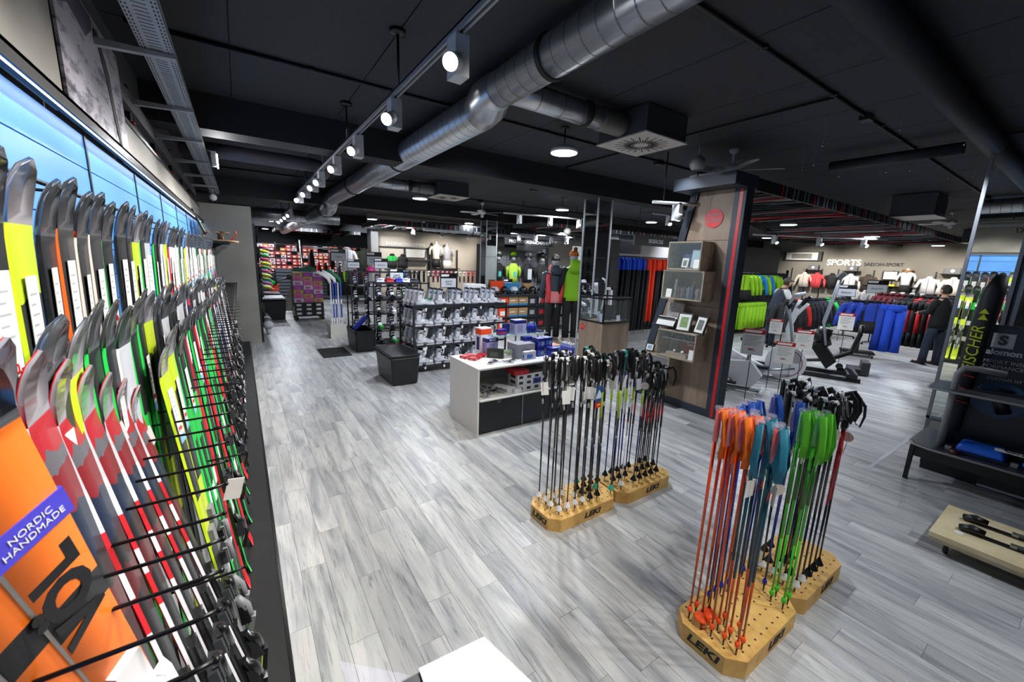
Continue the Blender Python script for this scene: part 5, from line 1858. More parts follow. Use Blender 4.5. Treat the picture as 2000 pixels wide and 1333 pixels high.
def hang(w, h, d, c, c2=None, sleeves=True, split=.45, slc=None):
    """garment hanging sideways: width along X, thickness along Y, top at z=0"""
    m = MB()
    rs = [(.02, .0), (.2, -.02), (.39, -.07), (.34, -.2), (.33, -h * .5), (.37, -h)]
    pts = [(0, 0, z) for r, z in rs]
    rad = [(max(.03, r * w), d / 2 * (.5 if i == 0 else 1)) for i, (r, z) in enumerate(rs)]
    cut = 4
    if c2:
        m.tube(pts[:cut] + [(0, 0, -h * split)], rad[:cut] + [(.33 * w, d / 2)], c, 12, up=(0, 1, 0), cap=False)
        m.tube([(0, 0, -h * split), (0, 0, -h)], [(.33 * w, d / 2), (.37 * w, d / 2)], c2, 12, up=(0, 1, 0))
    else:
        m.tube(pts, rad, c, 12, up=(0, 1, 0))
    m.tube([(0, 0, -.01), (0, -.005, .03), (0, 0, .05)], [(.1, .05), (.085, .05), (.07, .045)], c2 or c, 12, up=(0, 1, 0))
    m.bb((-.006, -d / 2 - .004, -h * .97), (.006, -d / 2 + .01, -.03), c2 or DGREY)
    me = m
    s = None
    if sleeves:
        s = MB()
        sc = slc or c
        for g in (-1, 1):
            s.tube([(g * .32 * w, 0, -.08), (g * .46 * w, 0, -.2), (g * .56 * w, -.01, -.42), (g * .60 * w, -.02, -.6)], [(.07, .05), (.065, .045), (.055, .04), (.045, .035)], sc, 8, up=(0, 1, 0))
    k = MB().tube([(0, 0, -.01), (0, 0, .03), (.02, 0, .055), (0, 0, .075), (-.015, 0, .06)], .003, STEEL, 5).tube([(-.2 * w, 0, -.04), (0, 0, .0), (.2 * w, 0, -.04)], .006, BLACK, 5)
    return me, s, k


GC = {}


def garment(key, name, label, cat, loc, rz, w, h, d, c, c2=None, sleeves=True, split=.45, slc=None, group=None):
    if key not in GC:
        a, s, k = hang(w, h, d, c, c2, sleeves, split, slc)
        GC[key] = (a.data('body'), s.data('sleeve') if s else None, k.data('hanger'))
    a, s, k = GC[key]
    t = thing(name, label, cat, loc, rz, group)
    put('body', a, t)
    if s:
        put('sleeve', s, t)
    put('hanger', k, t)
    return t


def rail(name, label, p0, p1, z, legs=True):
    t = thing(name, label, 'clothes rail', (p0[0], p0[1], 0))
    dx, dy = p1[0] - p0[0], p1[1] - p0[1]
    MB().tube([(0, 0, z), (dx, dy, z)], .014, DSTEEL, 8).build('rail', t)
    if legs:
        for k in (.03, .97):
            MB().tube([(dx * k, dy * k, .06), (dx * k, dy * k, z)], .016, DSTEEL, 8).build('upright', t)
            n_ = Vector((-dy, dx, 0)).normalized() * .28
            MB().tube([Vector((dx * k, dy * k, .07)) - n_, Vector((dx * k, dy * k, .07)) + n_], .018, DSTEEL, 6).build('foot', t)
            for s in (-1, 1):
                c = Vector((dx * k, dy * k, .03)) + n_ * s
                MB().cyl(c, .03, .02, BLACK, 10, 'X').build('wheel', t)
    return t


F = {k: M('fab_' + k, v, .75) for k, v in dict(black='#141517', navy='#1a2038', blue='#1d3fa8', royal='#1d4fd0', red='#c9201f', dred='#5a1620', neon='#9fdc1e', sky='#1c8fd8', white='#e2e2e4', pink='#e08a9a', coral='#e0484e',
                                               grey='#54565c', green='#1fae4c', orange='#f0431c', brown='#4a4038', cream='#e6ddd0', lilac='#8c86a8', olive='#3a3d30').items()}
# swimwear rail
rail('clothes_rail', 'rail of small dark swimwear in front of the beige wall', (4.2, 14.3), (8.6, 14.3), 1.5)
sq = ['black', 'black', 'white', 'sky', 'black', 'black', 'navy', 'black', 'white', 'pink', 'pink', 'pink', 'pink', 'pink', 'white', 'cream', 'white', 'coral', 'coral', 'coral', 'red', 'red', 'coral']
for k, c in enumerate(sq):
    garment('sw' + c, 'swimwear', '%s swimwear piece, %s from the left on the beige wall rail' % (c, nth(k)), 'swimwear', (4.35 + k * .185, 14.3, 1.42), .9, .3, .36, .06, F[c], sleeves=False, group='swimwear on the rail')
for x, c, n_ in ((4.35, 'green', 'green and black swim shorts on the left of the beige wall'), (4.75, 'black', 'black swim shorts on the beige wall')):
    garment('shs' + c, 'swim_shorts', n_, 'shorts', (x + .3, 14.85, 2.0), 0, .5, .45, .08, F[c], F['black'], False)

# t-shirts corner left of the swimwear wall
for k, (x, c) in enumerate(((3.0, 'white'), (3.75, 'olive'), (4.4, 'black'))):
    tt = garment('ts' + c, 't_shirt', '%s t-shirt hanging face-on left of the swimwear wall' % c, 't-shirt', (x * 1.0, 15.2 if k else 14.4, 2.15), 0, .55, .75, .14, F[c])
sign(2.5, 13.2, 1.75, 'Trikots', 'black sign with white insert near the white t-shirt, left one', 0, .42, .36, 1.7)
sign(3.4, 12.6, 1.66, 'Kinder-\nschuhe', 'black sign with white insert below the olive t-shirt', 0, .45, .4, 1.6)
rail('clothes_rail', 'rail of mixed dark sportswear deep in the shop behind the t-shirts', (3.0, 18.0), (7.5, 18.0), 1.6)
for k in range(20):
    c = ['black', 'red', 'dred', 'black', 'grey', 'neon', 'black', 'lilac', 'orange', 'black'][k % 10]
    garment('ms' + c, 'sports_shirt', '%s sports shirt, %s from the left on the deep rail' % (c, nth(k)), 'shirt', (2.4 + k * .25, 18.0, 1.56 + .5 * (k % 3 == 0)), 1.2, .5, .7, .08, F[c], group='shirts on the deep rail')

# ------------------------------------------------------------------ mannequins on the wooden box
t = thing('wooden_podium', 'low square wooden podium under the two mannequins', 'podium', (5.22, 5.98, 0))
WOOD = wood('tower_wood', '#776252', '#a08b76', (8, 8, 1.2), .55, c3='#8b7663')
MB().bb((0, 0, 0), (.72, .78, .3), WOOD).build('box', t)
MB().bb((-.004, -.004, .3), (.724, .784, .306), WOOD).build('top', t)


def leg_tube(m, hip, knee, foot, r, mt):
    m.tube([hip, ((hip[0] + knee[0]) / 2, (hip[1] + knee[1]) / 2, (hip[2] + knee[2]) / 2), knee, ((knee[0] + foot[0]) / 2, (knee[1] + foot[1]) / 2, (knee[2] + foot[2]) / 2), foot], r, mt, 12, up=(0, 1, 0))


def skin_body(name, verts, edges, radii, mt, parent, root=0, sub=1):
    me = bpy.data.meshes.new(name)
    me.from_pydata(verts, edges, [])
    me.materials.append(mt)
    o = bpy.data.objects.new(name, me)
    COL.objects.link(o)
    o.parent = parent
    s = o.modifiers.new('skin', 'SKIN')
    s.use_smooth_shade = True
    if not me.skin_vertices:
        bpy.context.view_layer.objects.active = o
    sv = me.skin_vertices[0].data
    for i, r in enumerate(radii):
        sv[i].radius = (r, r) if not isinstance(r, tuple) else r
        sv[i].use_root = i == root
    if sub:
        q = o.modifiers.new('sub', 'SUBSURF')
        q.levels = q.render_levels = sub
    dg = bpy.context.evaluated_depsgraph_get()
    dg.update()
    m2 = bpy.data.meshes.new_from_object(o.evaluated_get(dg))
    o.modifiers.clear()
    o.data = m2
    return o


def human(t, H, hands, sk, arm_l, arm_r, feet, lean=0.0, head_tilt=0.0):
    """continuous body: t faces -Y"""
    k = H / 1.78
    P = lambda x, y, z: (x * k, y * k, z * k)
    V = [P(0, 0, .96), P(0, lean * .3, 1.12), P(0, lean * .7, 1.32), P(0, lean, 1.46), P(0, lean * 1.1, 1.53), P(0, lean * 1.3 - .01, 1.60), P(0, lean * 1.5 - .02 - head_tilt, 1.70)]
    E = [(0, 1), (1, 2), (2, 3), (3, 4), (4, 5), (5, 6)]
    R = [.11, .1, .11, .075, .048, .05, .075]
    for s, arm in ((-1, arm_l), (1, arm_r)):
        b = len(V)
        sh = (s * .17, lean, 1.43)
        V += [P(*sh)] + [P(*p) for p in arm]
        R += [.04, .035, .03, .03][:1 + len(arm)]
        E += [(3, b)] + [(b + i, b + i + 1) for i in range(len(arm))]
        wrist = arm[-1]
        el = arm[-2]
        d = Vector((wrist[0] - el[0], wrist[1] - el[1], wrist[2] - el[2])).normalized()
        # palm and fingers
        pb = len(V)
        palm = [wrist[i] + d[i] * .07 for i in range(3)]
        V.append(P(*palm))
        R.append(.032)
        E.append((pb - 1, pb))
        for f in range(4):
            off = (f - 1.5) * .018
            q0 = (palm[0], palm[1] + off, palm[2])
            L = (.07, .08, .075, .06)[f]
            V += [P(q0[0] + d[0] * .02, q0[1] + d[1] * .02, q0[2] + d[2] * .02), P(q0[0] + d[0] * L, q0[1] + d[1] * L, q0[2] + d[2] * L)]
            R += [.009, .008]
            E += [(pb, len(V) - 2), (len(V) - 2, len(V) - 1)]
        V.append(P(palm[0] - s * .03, palm[1] - .04, palm[2] - .0))
        R.append(.01)
        E.append((pb, len(V) - 1))
    for s, ft in ((-1, feet[0]), (1, feet[1])):
        b = len(V)
        fx, fy, kx = ft
        V += [P(s * .1, 0, .9), P((s * .1 + fx) / 2 + kx, fy * .5 - .02, .5), P(fx, fy, .1), P(fx, fy - .16, .04)]
        R += [.09, .06, .042, .04]
        E += [(0, b), (b, b + 1), (b + 1, b + 2), (b + 2, b + 3)]
    return skin_body('body', V, E, R, sk, t)


def head(t, H, hair, skin, y=0, cap=None, z=None):
    k = H / 1.78
    z = z or 1.68 * k
    m = MB().ball((0, y, z), .092 * k, skin, 16, 12, .84, 1.0, 1.25)
    m.tube([(0, y - .088 * k, z + .01), (0, y - .108 * k, z - .022), (0, y - .09 * k, z - .03)], [.008, .014, .008], skin, 8)
    m.ball((-.078 * k, y + .005, z - .005), .018, skin, 8, 6, .4, .8, 1.3).ball((.078 * k, y + .005, z - .005), .018, skin, 8, 6, .4, .8, 1.3)
    h = m.build('head', t)
    MB().ball((-.03, y - .083 * k, z + .012), .009, WHITE, 8, 6).ball((.03, y - .083 * k, z + .012), .009, WHITE, 8, 6).ball((-.03, y - .09 * k, z + .012), .004, BLACK, 6, 5).ball((.03, y - .09 * k, z + .012), .004, BLACK, 6, 5).build('eyes', h)
    MB().tube([(-.025, y - .083 * k, z - .05), (0, y - .09 * k, z - .052), (.025, y - .083 * k, z - .05)], .005, M('lips', '#a35f55', .5), 6).build('mouth', h)
    if hair:
        MB().ball((0, y + .012, z + .012), .1 * k, hair, 16, 10, .88, 1.0, 1.24, z0=.12).ball((0, y + .03, z + .0), .092 * k, hair, 14, 10, .92, .9, 1.2, z0=-.55).build('hair', h)
    return h


def clothe(t, H, jac, pant, shoe, arm_l, arm_r, feet, lean=0, jlen=.88, slc=None, trim=None, jw=1.0):
    k = H / 1.78
    P = lambda x, y, z: (x * k, y * k, z * k)
    j = MB().tube([P(0, 0, jlen), P(0, 0, jlen + .1), P(0, lean * .3, 1.12), P(0, lean * .7, 1.3), P(0, lean, 1.42), P(0, lean, 1.49), P(0, lean, 1.53)],
                  [(.185 * k * jw, .13 * k), (.18 * k * jw, .135 * k), (.17 * k * jw, .125 * k), (.205 * k * jw, .135 * k), (.185 * k, .115 * k), (.09 * k, .08 * k), (.075 * k, .075 * k)], jac, 18, up=(0, 1, 0))
    o = j.build('jacket', t)
    for s, arm in ((-1, arm_l), (1, arm_r)):
        pts = [P(s * .15, lean, 1.45), P(s * .2, lean, 1.4)] + [P(*p) for p in arm]
        MB().tube(pts, [.075 * k, .078 * k, .064 * k, .05 * k, .045 * k][:len(pts)], slc or jac, 12, up=(0, 1, 0)).build('sleeve', o)
    m = MB().tube([P(0, 0, .82), P(0, 0, .9), P(0, 0, 1.0)], [(.17 * k, .125 * k), (.175 * k, .13 * k), (.155 * k, .115 * k)], pant, 14, up=(0, 1, 0))
    for s, (fx, fy, kx) in ((-1, feet[0]), (1, feet[1])):
        leg_tube(m, P(s * .085, 0, .88), P((s * .1 + fx) / 2 + kx, fy * .5 - .01, .5), P(fx, fy, .07), [.1 * k, .095 * k, .078 * k, .072 * k, .075 * k], pant)
    m.build('trousers', t)
    for s, (fx, fy, kx) in ((-1, feet[0]), (1, feet[1])):
        MB().tube([P(fx, fy + .06, .045), P(fx, fy, .055), P(fx, fy - .1, .04), P(fx, fy - .19, .03)], [.04 * k, .048 * k, .045 * k, .03 * k], shoe, 10, up=(0, 0, 1)).bb(P(fx - .045, fy - .2, 0), P(fx + .045, fy + .09, .02), shoe).build('shoe', t)
    return o


MQ = M('mannequin_grey', '#b5b6ba', .35)
NEON = M('jacket_neon', '#8fcc1c', .7)
SLATE = M('jacket_slate', '#39424f', .7)
CORAL = M('jacket_coral', '#e0434a', .7)
PEACH = M('jacket_peach', '#ee8f8c', .7)
# left mannequin, slate and coral jacket (back to the camera, turned right)
a_l = [(-.25, .02, 1.18), (-.29, .0, .93)]
a_r = [(.25, .02, 1.18), (.28, -.04, .93)]
ft = [(-.09, 0, 0), (.1, .03, 0)]
t = thing('mannequin', 'mannequin in a slate, coral and peach ski jacket with black trousers and a pale cap', 'mannequin', (5.42, 6.50, .306), radians(155))
human(t, 1.72, 1, MQ, a_l, a_r, ft)
j = clothe(t, 1.72, SLATE, F['black'], M('shoe_grey', '#8b8b88', .6), a_l, a_r, ft, jlen=.82)
MB().tube([(0, .0, .795), (0, .0, .88), (0, .0, 1.02), (0, .01, 1.06)], [(.182, .129), (.182, .134), (.174, .130), (.172, .128)], PEACH, 18, up=(0, 1, 0)).build('lower_panel', j)
for s in (-1, 1):
    MB().tube([(s * .12, .04, .80), (s * .13, .05, 1.0), (s * .16, .05, 1.3), (s * .14, .06, 1.38)], [(.05, .1)] * 4, CORAL, 10, up=(0, 1, 0)).build('side_panel', j)
MB().tube([(0, .11, 1.40), (0, .14, 1.46), (0, .1, 1.54)], [(.11, .07), (.13, .08), (.1, .05)], SLATE, 12, up=(0, 1, 0)).tube([(.09, .05, 1.38), (.11, .03, 1.5), (.06, .0, 1.58)], [.04, .045, .03], PEACH, 8).build('hood', j)
h = head(t, 1.72, None, MQ)
MB().ball((0, .005, 1.66), .105, M('cap_black', '#151517', .8), 16, 10, .88, 1.02, 1.25, z0=.0).ball((0, .05, 1.7), .075, M('cap_pale', '#b9b8ac', .8), 12, 8, .9, .8, 1).build('knit_cap', h)
# right mannequin, neon jacket
t = thing('mannequin', 'taller mannequin in neon green hooded ski jacket with black sleeves and striped bobble cap', 'mannequin', (5.72, 6.28, .306), radians(160))
human(t, 1.84, 1, MQ, a_l, a_r, ft)
j = clothe(t, 1.84, NEON, F['black'], MQ, a_l, a_r, ft, jlen=.82, slc=F['black'])
MB().tube([(0, .10, 1.44), (0, .17, 1.53), (0, .13, 1.62), (0, .05, 1.66)], [(.12, .07), (.15, .09), (.13, .08), (.09, .05)], NEON, 12, up=(0, 1, 0)).build('hood', j)
h = head(t, 1.84, None, MQ)
MB().ball((0, .0, 1.76), .108, stripes('cap_stripes', [(0, '#1c2440'), (.25, '#d8502a'), (.5, '#7fa82a'), (.62, '#d8502a'), (.85, '#e8b030')], 'Z', 1.7, 1.9, rough=.8, coat=0), 16, 10, .9, 1.05, 1.25, z0=.0).ball((0, .06, 1.9), .045, M('bobble', '#6b4a28', .9), 10, 8).build('bobble_cap', h)
MB().box((.3, -.05, .78), (.09, .05, .16), M('glove_pale', '#c9ccd2', .7)).build('hang_tag', t)

# ------------------------------------------------------------------ red advertising drum
t = thing('advertising_drum', 'red and white cylindrical advertising drum behind the wooden pedestal', 'drum', (6.13, 6.2, 0))
MB().cyl((0, 0, .03), .15, .06, BLACK, 24).lathe([(.17, .05), (.19, .07), (.19, .1)], M('drum_rim', '#c9cbcd', .4), 28).build('foot', t)
MB().tube([(0, 0, .1), (0, 0, .70)], .187, M('drum_red', '#d01019', .35), 32).build('drum', t)
MB().lathe([(.187, .70), (.192, .72), (.192, .75), (.175, .765), (0, .765)], M('drum_top', '#c3c6c9', .3), 32).build('lid', t)
for k, (tx, sz) in enumerate((('INTERSPORT', .08), ('SCHREY', .08))):
    a0 = radians(238 + 22 * k)
    me = text_mesh(tx, sz, WHITE, .0006, .0015)
    a = a0
    o = put('lettering', me, t, (.1885 * cos(a), .1885 * sin(a), .40 if k == 0 else .44))
    o.rotation_euler = (Matrix.Rotation(a + pi / 2, 3, 'Z') @ Matrix.Rotation(pi / 2, 3, 'X') @ Matrix.Rotation(pi / 2, 3, 'Z')).to_euler()
MB().prism([(0, 0), (.03, .05), (.02, .05), (.0, .018), (-.012, .036), (-.02, .03)], -.19, -.188, WHITE, 'XZ').build('logo', t, (0, 0, .12), (0, 0, radians(-30)))

# ------------------------------------------------------------------ pedestal with glass case
t = thing('display_pedestal', 'wooden pedestal with a red round sticker and a black framed glass case on top', 'pedestal', (4.92, 4.60, 0))
MB().bb((0, 0, 0), (.66, .56, .95), WOOD).build('body', t)
MB().cyl((-.001, .47, .84), .055, .003, RED, 24, 'X').build('sticker', t)
text('FORT\nSCHREY', .028, M('sticker_pink', '#e89a96', .5), t, (-.003, .47, .84), RXL)
g = MB()
for x in (0, .66):
    for y in (0, .56):
        g.bb((x - .012, y - .012, .95), (x + .012, y + .012, 1.37), BLACK)
for z in (.962, 1.36):
    for y in (0, .56):
        g.bb((0, y - .012, z - .012), (.66, y + .012, z + .012), BLACK)
    for x in (0, .66):
        g.bb((x - .012, 0, z - .012), (x + .012, .56, z + .012), BLACK)
c = g.build('case_frame', t)
MB().bb((.0, -.002, .97), (.66, 0, 1.35), GLASS).bb((-.002, 0, .97), (0, .56, 1.35), GLASS).bb((0, 0, 1.355), (.66, .56, 1.358), GLASS).build('glass', c)
t = thing('document_stand', 'black easel plate standing in the glass case of the pedestal', 'plate', (5.28, 4.85, .956))
MB().box((0, 0, .14), (.012, .22, .28), BLACK, rot=(0, .5, .3)).build('plate', t)
for k, (x, y, w, h_) in enumerate(((5.03, 4.75, .12, .14), (5.12, 4.9, .1, .16), (5.42, 4.72, .14, .1))):
    tag(MB().box((0, 0, h_ / 2), (w, .004, h_), M('card_blue_white', '#c9d4e6', .5), rot=(-.1, 0, .3)).build('note_card', None, (x, y, .956)), '%s small printed card from the left inside the pedestal glass case' % nth(k), 'card', 'cards in the glass case')

# ------------------------------------------------------------------ mirrored columns
def column(x, y, w, z0, z1, label):
    t = thing('mirrored_column', label, 'column', (x, y, 0))
    MB().bb((-w / 2 + .004, -w / 2 + .004, z0), (w / 2 - .004, w / 2 - .004, z1), BLACKM).build('core', t)
    for a in range(4):
        for s0 in range(3):
            za = z0 + (z1 - z0) * s0 / 3 + .004
            zb = z0 + (z1 - z0) * (s0 + 1) / 3 - .004
            MB().bb((-w / 2 + .015, -w / 2, za), (w / 2 - .015, -w / 2 + .003, zb), MIRROR).build('mirror_pane', t, None, (0, 0, a * pi / 2))
    for sx in (-1, 1):
        for sy in (-1, 1):
            MB().bb((sx * w / 2 - .012, sy * w / 2 - .012, z0), (sx * w / 2 + .012, sy * w / 2 + .012, z1), M('edge_alu', '#c6c9cc', .35, .3)).build('edge_strip', t)
    return t


column(5.45, 5.42, .34, 0, 3.05, 'mirrored square column with chrome edges behind the wooden pedestal')
column(6.1, 11.3 - .9, .34, 0, 3.05, 'mirrored square column left of the helmet slat wall')
column(11.6, 6.4, .4, 2.0, 3.05, 'short mirrored column top hanging beside the neon jackets')
tag(MB().bb((-.12, -.1, 0), (.12, .1, 2.42), BLACKM).build('black_pillar', None, (6.35, 5.85, 0)), 'matt black pillar between the mirrored column and the ski bags', 'pillar')
t = thing('white_frame_stand', 'white upright light frame behind the glass case', 'stand', (5.95, 5.55, 0))
MB().bb((-.16, -.03, 0), (-.11, .03, 1.48), WHITE).bb((.11, -.03, 0), (.16, .03, 1.48), WHITE).bb((-.16, -.03, 1.43), (.16, .03, 1.48), WHITE).bb((-.02, .0, .9), (.03, .02, 1.4), M('stand_cream')).build('frame', t)
# shoe slat wall seen between column and pillar
t = thing('shoe_wall', 'pale slatted wall with outdoor shoes behind the mirrored column', 'display wall', (7.5, 8.3, 0))
for k in range(18):
    MB().bb((0, 0, .05 + k * .13), (1.9, .02, .175 + k * .13), M('slat_pale', '#b3b3b0', .5)).build('slat', t)
MB().bb((0, .02, 0), (1.9, .05, 2.4), DGREY).build('backing', t)
for k in range(20):
    o = MB().tube([(-.12, 0, .04), (0, 0, .05), (.1, 0, .035), (.15, 0, .03)], [.045, .05, .04, .02], [M('shoe_0'), M('shoe_dark', '#26272a', .6), M('shoe_1')][k % 3], 10).bb((-.15, -.045, 0), (.16, .045, .018), BLACK if k % 2 else WHITE).tube([(-.1, 0, .05), (-.08, 0, .11)], [.045, .04], M('shoe_dark'), 8)
    tag(o.build('outdoor_shoe', None, (7.65 + .34 * (k % 5), 8.15, .62 + .34 * (k // 5)), (0, .1, -1.0)), 'outdoor shoe, %s from the left, %s row up, on the pale slat wall' % (nth(k % 5), nth(k // 5)), 'shoe', 'shoes on the pale slat wall')

# ------------------------------------------------------------------ ski bags hanging
t = rail('bag_rail', 'chrome rail with long hanging ski bags under the ski bag sign', (7.0, 6.3), (9.2, 6.3), 2.12)
MB().bb((0, .35, 0), (2.6, .38, 2.5), M('slat_pale')).build('back_panel', t)
for k in range(17):
    c = F['royal'] if k < 8 else F['orange']
    cn = 'blue' if k < 8 else 'orange'
    long_ = k in (9, 10)
    o = thing('ski_bag', '%s-topped black ski bag, %s from the left on the chrome rail' % (cn, nth(k)), 'ski bag', (7.05 + k * .122, 6.3, 2.1), radians(58 + 9 * (k % 3)), 'ski bags on the rail')
    MB().tube([(0, 0, 0), (0, 0, -.05), (0, 0, -.28 if not long_ else -1.5)], [(.05, .05), (.15, .052), (.16, .05)], c, 10, up=(0, 1, 0)).build('top', o)
    MB().tube([(0, 0, -.27 if not long_ else -1.48), (.01, 0, -1.1 if not long_ else -1.6), (.0, 0, -1.62), (0, 0, -1.72)], [(.16, .05), (.15, .045), (.12, .04), (.05, .03)], F['black'], 10, up=(0, 1, 0)).build('body', o)
    MB().tube([(0, 0, 0), (0, 0, .03), (.015, 0, .045)], .004, CHROME, 5).build('hook', o)
    if k % 4 == 1:
        MB().bb((-.03, -.056, -1.3), (.03, -.05, -1.0), c).build('logo_patch', o)
t = thing('hanging_sign', 'black hanging sign for ski bags over the chrome rail', 'sign', (7.8, 5.9, 2.36))
MB().bb((-.72, 0, 0), (.72, .04, .21), BLACKM).build('board', t)
text('SKISÄCKE', .12, WHITE, t, (0, -.002, .1), RX)
MB().tube([(-.6, .02, .2), (-.6, .02, 1.0)], .005, BLACK, 6).tube([(.6, .02, .2), (.6, .02, 1.0)], .005, BLACK, 6).build('hanger', t)
# ------------------------------------------------------------------ wooden display tower
t = thing('display_tower', 'tall tapering wooden display tower framed in slate blue with round red sign', 'tower', (4.93, 2.55, 0))
SL = M('tower_slate', '#2b3440', .5)
# local: y from 0 (right edge) to 1.33 at the floor / .70 at the top


def yl(z):
    return 1.33 - .63 * z / 2.85


m = MB()
m.prism([(0, 0), (yl(0), 0), (yl(2.85), 2.85), (0, 2.85)], .02, .16, SL, 'YZ')
m.build('core', t)
MB().prism([(0, 0), (.14, 0), (.14, 2.85), (0, 2.85)], -.012, .02, SL, 'YZ').build('frame', t)
MB().prism([(yl(0) - .12, 0), (yl(0), 0), (yl(2.85), 2.85), (yl(2.85) - .1, 2.85)], -.012, .02, SL, 'YZ').build('frame', t)
MB().prism([(.14, 0), (yl(0) - .12, 0), (yl(.1) - .12, .1), (.14, .1)], -.012, .02, SL, 'YZ').build('frame', t)
for (a, b) in ((.1, .72), (.725, 1.42), (1.425, 2.25), (2.255, 2.85)):
    MB().prism([(.142, a), (yl(a) - .122, a), (yl(b) - .115, b), (.142, b)], .0, .019, WOOD, 'YZ').build('wood_panel', t)
MB().bb((-.0145, .035, .02), (-.012, .075, 2.83), M('stripe_red', '#c8181c', .4)).build('red_stripe', t)
s = MB().cyl((-.004, .36, 2.52), .115, .008, M('sign_red', '#c8262c', .5), 32, 'X').build('round_sign', t)
text('FORT\nSCHREY', .062, M('sign_grey', '#7d7474', .5), t, (-.0095, .36, 2.52), RXL, bold=.001)

CASE = wood('case_wood', '#8d7c68', '#b3a28c', (8, 1.5, 8), .5)


def case(y0, y1, z0, z1, label, glass=True):
    t = thing('showcase', label, 'showcase', (4.65, y0, z0))
    w, h, d = y1 - y0, z1 - z0, .265
    MB().bb((0, 0, 0), (d, w, .015), CASE).bb((0, 0, h - .015), (d, w, h), CASE).bb((0, 0, .015), (d, .015, h - .015), CASE).bb((0, w - .015, .015), (d, w, h - .015), CASE).build('case', t)
    if glass:
        MB().bb((-.003, .002, .002), (0, w - .002, h - .002), GLASS).build('glass_front', t)
        for a in (.02, w - .02):
            for b in (.02, h - .02):
                MB().cyl((-.006, a, b), .006, .006, CHROME, 10, 'X').build('glass_clip', t)
    return t


case(2.85, 3.31, 1.88, 2.23, 'topmost wooden glass-fronted showcase on the tower')
case(2.78, 3.35, 1.50, 1.872, 'second wooden showcase from the top of the tower, full of old photos and figures')
case(2.78, 3.34, .73, 1.09, 'third wooden showcase on the tower, with a red cloth and a plank inside')
case(3.12, 3.62, .30, .722, 'lowest showcase on the tower holding a grey control panel', False)
MB_ = MB().bb((0, 0, 0), (.01, .44, .31), M('case_blue', '#33507a', .6)).build('backdrop', None, (4.89, 2.86, 1.9))
tag(MB_, 'blue card backdrop inside the topmost showcase', 'card')
PF = M('photo_pale', '#c7c8b8', .5)


def frame(x, y, z, w, h, label, tilt=.25, rz=0, col=None, inner=None, fr=None, cat='picture'):
    t = thing('picture_frame', label, cat, (x, y, z), 0)
    m = MB()
    R_ = (0, tilt, rz)
    c = (h / 2 * sin(tilt), 0, h / 2 * cos(tilt))
    m.box(c, (.018, w, h), fr or BLACK, rot=R_)
    m.build('frame', t)
    e = Euler(R_).to_matrix() @ Vector((-.0105, 0, 0))
    MB().box(Vector(c) + e, (.002, w * .82, h * .84), PAPER, rot=R_).build('mount', t)
    e = Euler(R_).to_matrix() @ Vector((-.0122, 0, 0))
    MB().box(Vector(c) + e, (.002, w * .52, h * .55), col or PF, rot=R_).build('picture', t)
    return t


HERB = M('pic_green', '#7f9a62', .6, noise=.6, nscale=40)
FACE = M('pic_grey', '#6f756b', .6, noise=.6, nscale=40)
frame(4.70, 3.02, 1.092, .19, .25, 'black framed pale drawing standing on the third showcase, left one', .3, .15, HERB)
frame(4.72, 2.80, 1.092, .17, .235, 'black framed dark portrait standing on the third showcase, right one', .3, -.25, FACE)
frame(4.75, 3.52, .735, .13, .1, 'small black framed photo on the lowest showcase', .3, 0, M('pic_blue', '#8ea6c4', .6))
frame(4.78, 3.14, 1.9, .09, .13, 'small framed photo inside the topmost showcase', .2, 0, FACE, fr=PAPER)
tag(MB().box((0, 0, .12), (.004, .17, .24), M('pic_sky', '#a8c3cf', .6), rot=(0, .15, 0)).build('print', None, (4.80, 2.98, 1.9)), 'pale blue print standing in the topmost showcase', 'picture')
for k, (y, z, w, h) in enumerate(((2.91, 1.9, .09, .11), (3.26, 1.52, .08, .11), (2.84, .75, .07, .13), (3.16, .32, .08, .16))):
    tag(MB().box((0, 0, h / 2), (.003, w, h), PAPER, rot=(0, .1, 0)).build('text_card', None, (4.68, y, z)), 'white text card in the %s showcase of the tower' % ('topmost', 'second', 'third', 'lowest')[k], 'card')
tag(MB().bb((0, 0, 0), (.14, .34, .02), STEEL).box((.02, .1, .03), (.05, .08, .02), CHROME).box((.04, .25, .03), (.05, .1, .015), DSTEEL).build('model_car', None, (4.67, 2.9, 1.874)), 'flat chrome model lying on the second showcase', 'model')
RZ = random.Random(4)
for k in range(9):
    c = ['fig_brown', 'fig_grey', 'fig_blue'][k % 3]
    mt = M(c, ['#5a4332', '#77777a', '#35506f'][k % 3], .6)
    x, y = 4.7 + .12 * RZ.random(), 2.84 + .05 * k
    h_ = RZ.uniform(.12, .26)
    tag(MB().lathe([(.02, 0), (.03, .01), (.015, h_ * .4), (.028, h_ * .6), (.012, h_ * .8), (.02, h_ * .9), (0, h_)], mt, 10).tube([(-.03, 0, h_ * .6), (0, 0, h_ * .7), (.03, 0, h_ * .5)], .008, mt, 6).build('figurine', None, (x, y, 1.516)),
        'small dark figurine in the second showcase, %s from the right' % nth(k), 'figurine', 'figurines in the second showcase')
t = thing('red_cloth', 'red cloth with white script hanging inside the third showcase', 'cloth', (4.86, 2.8, .75))
MB().prism([(0, .02), (.3, .0), (.32, .24), (.0, .26), (.0, .1)], 0, .01, M('cloth_red', '#a8151c', .8), 'YZ').build('cloth', t)
text('Task-Town', .05, WHITE, t, (-.002, .12, .16), RXL, shear=.3)
t = tag(MB().bb((0, 0, 0), (.08, .3, .05), CASE).ball((.04, .08, .07), .022, PAPER, 10, 8).ball((.04, .2, .07), .018, PAPER, 10, 8).build('wooden_plank', None, (4.7, 2.92, .746)), 'pale wooden plank with two white knobs in the third showcase', 'plank')
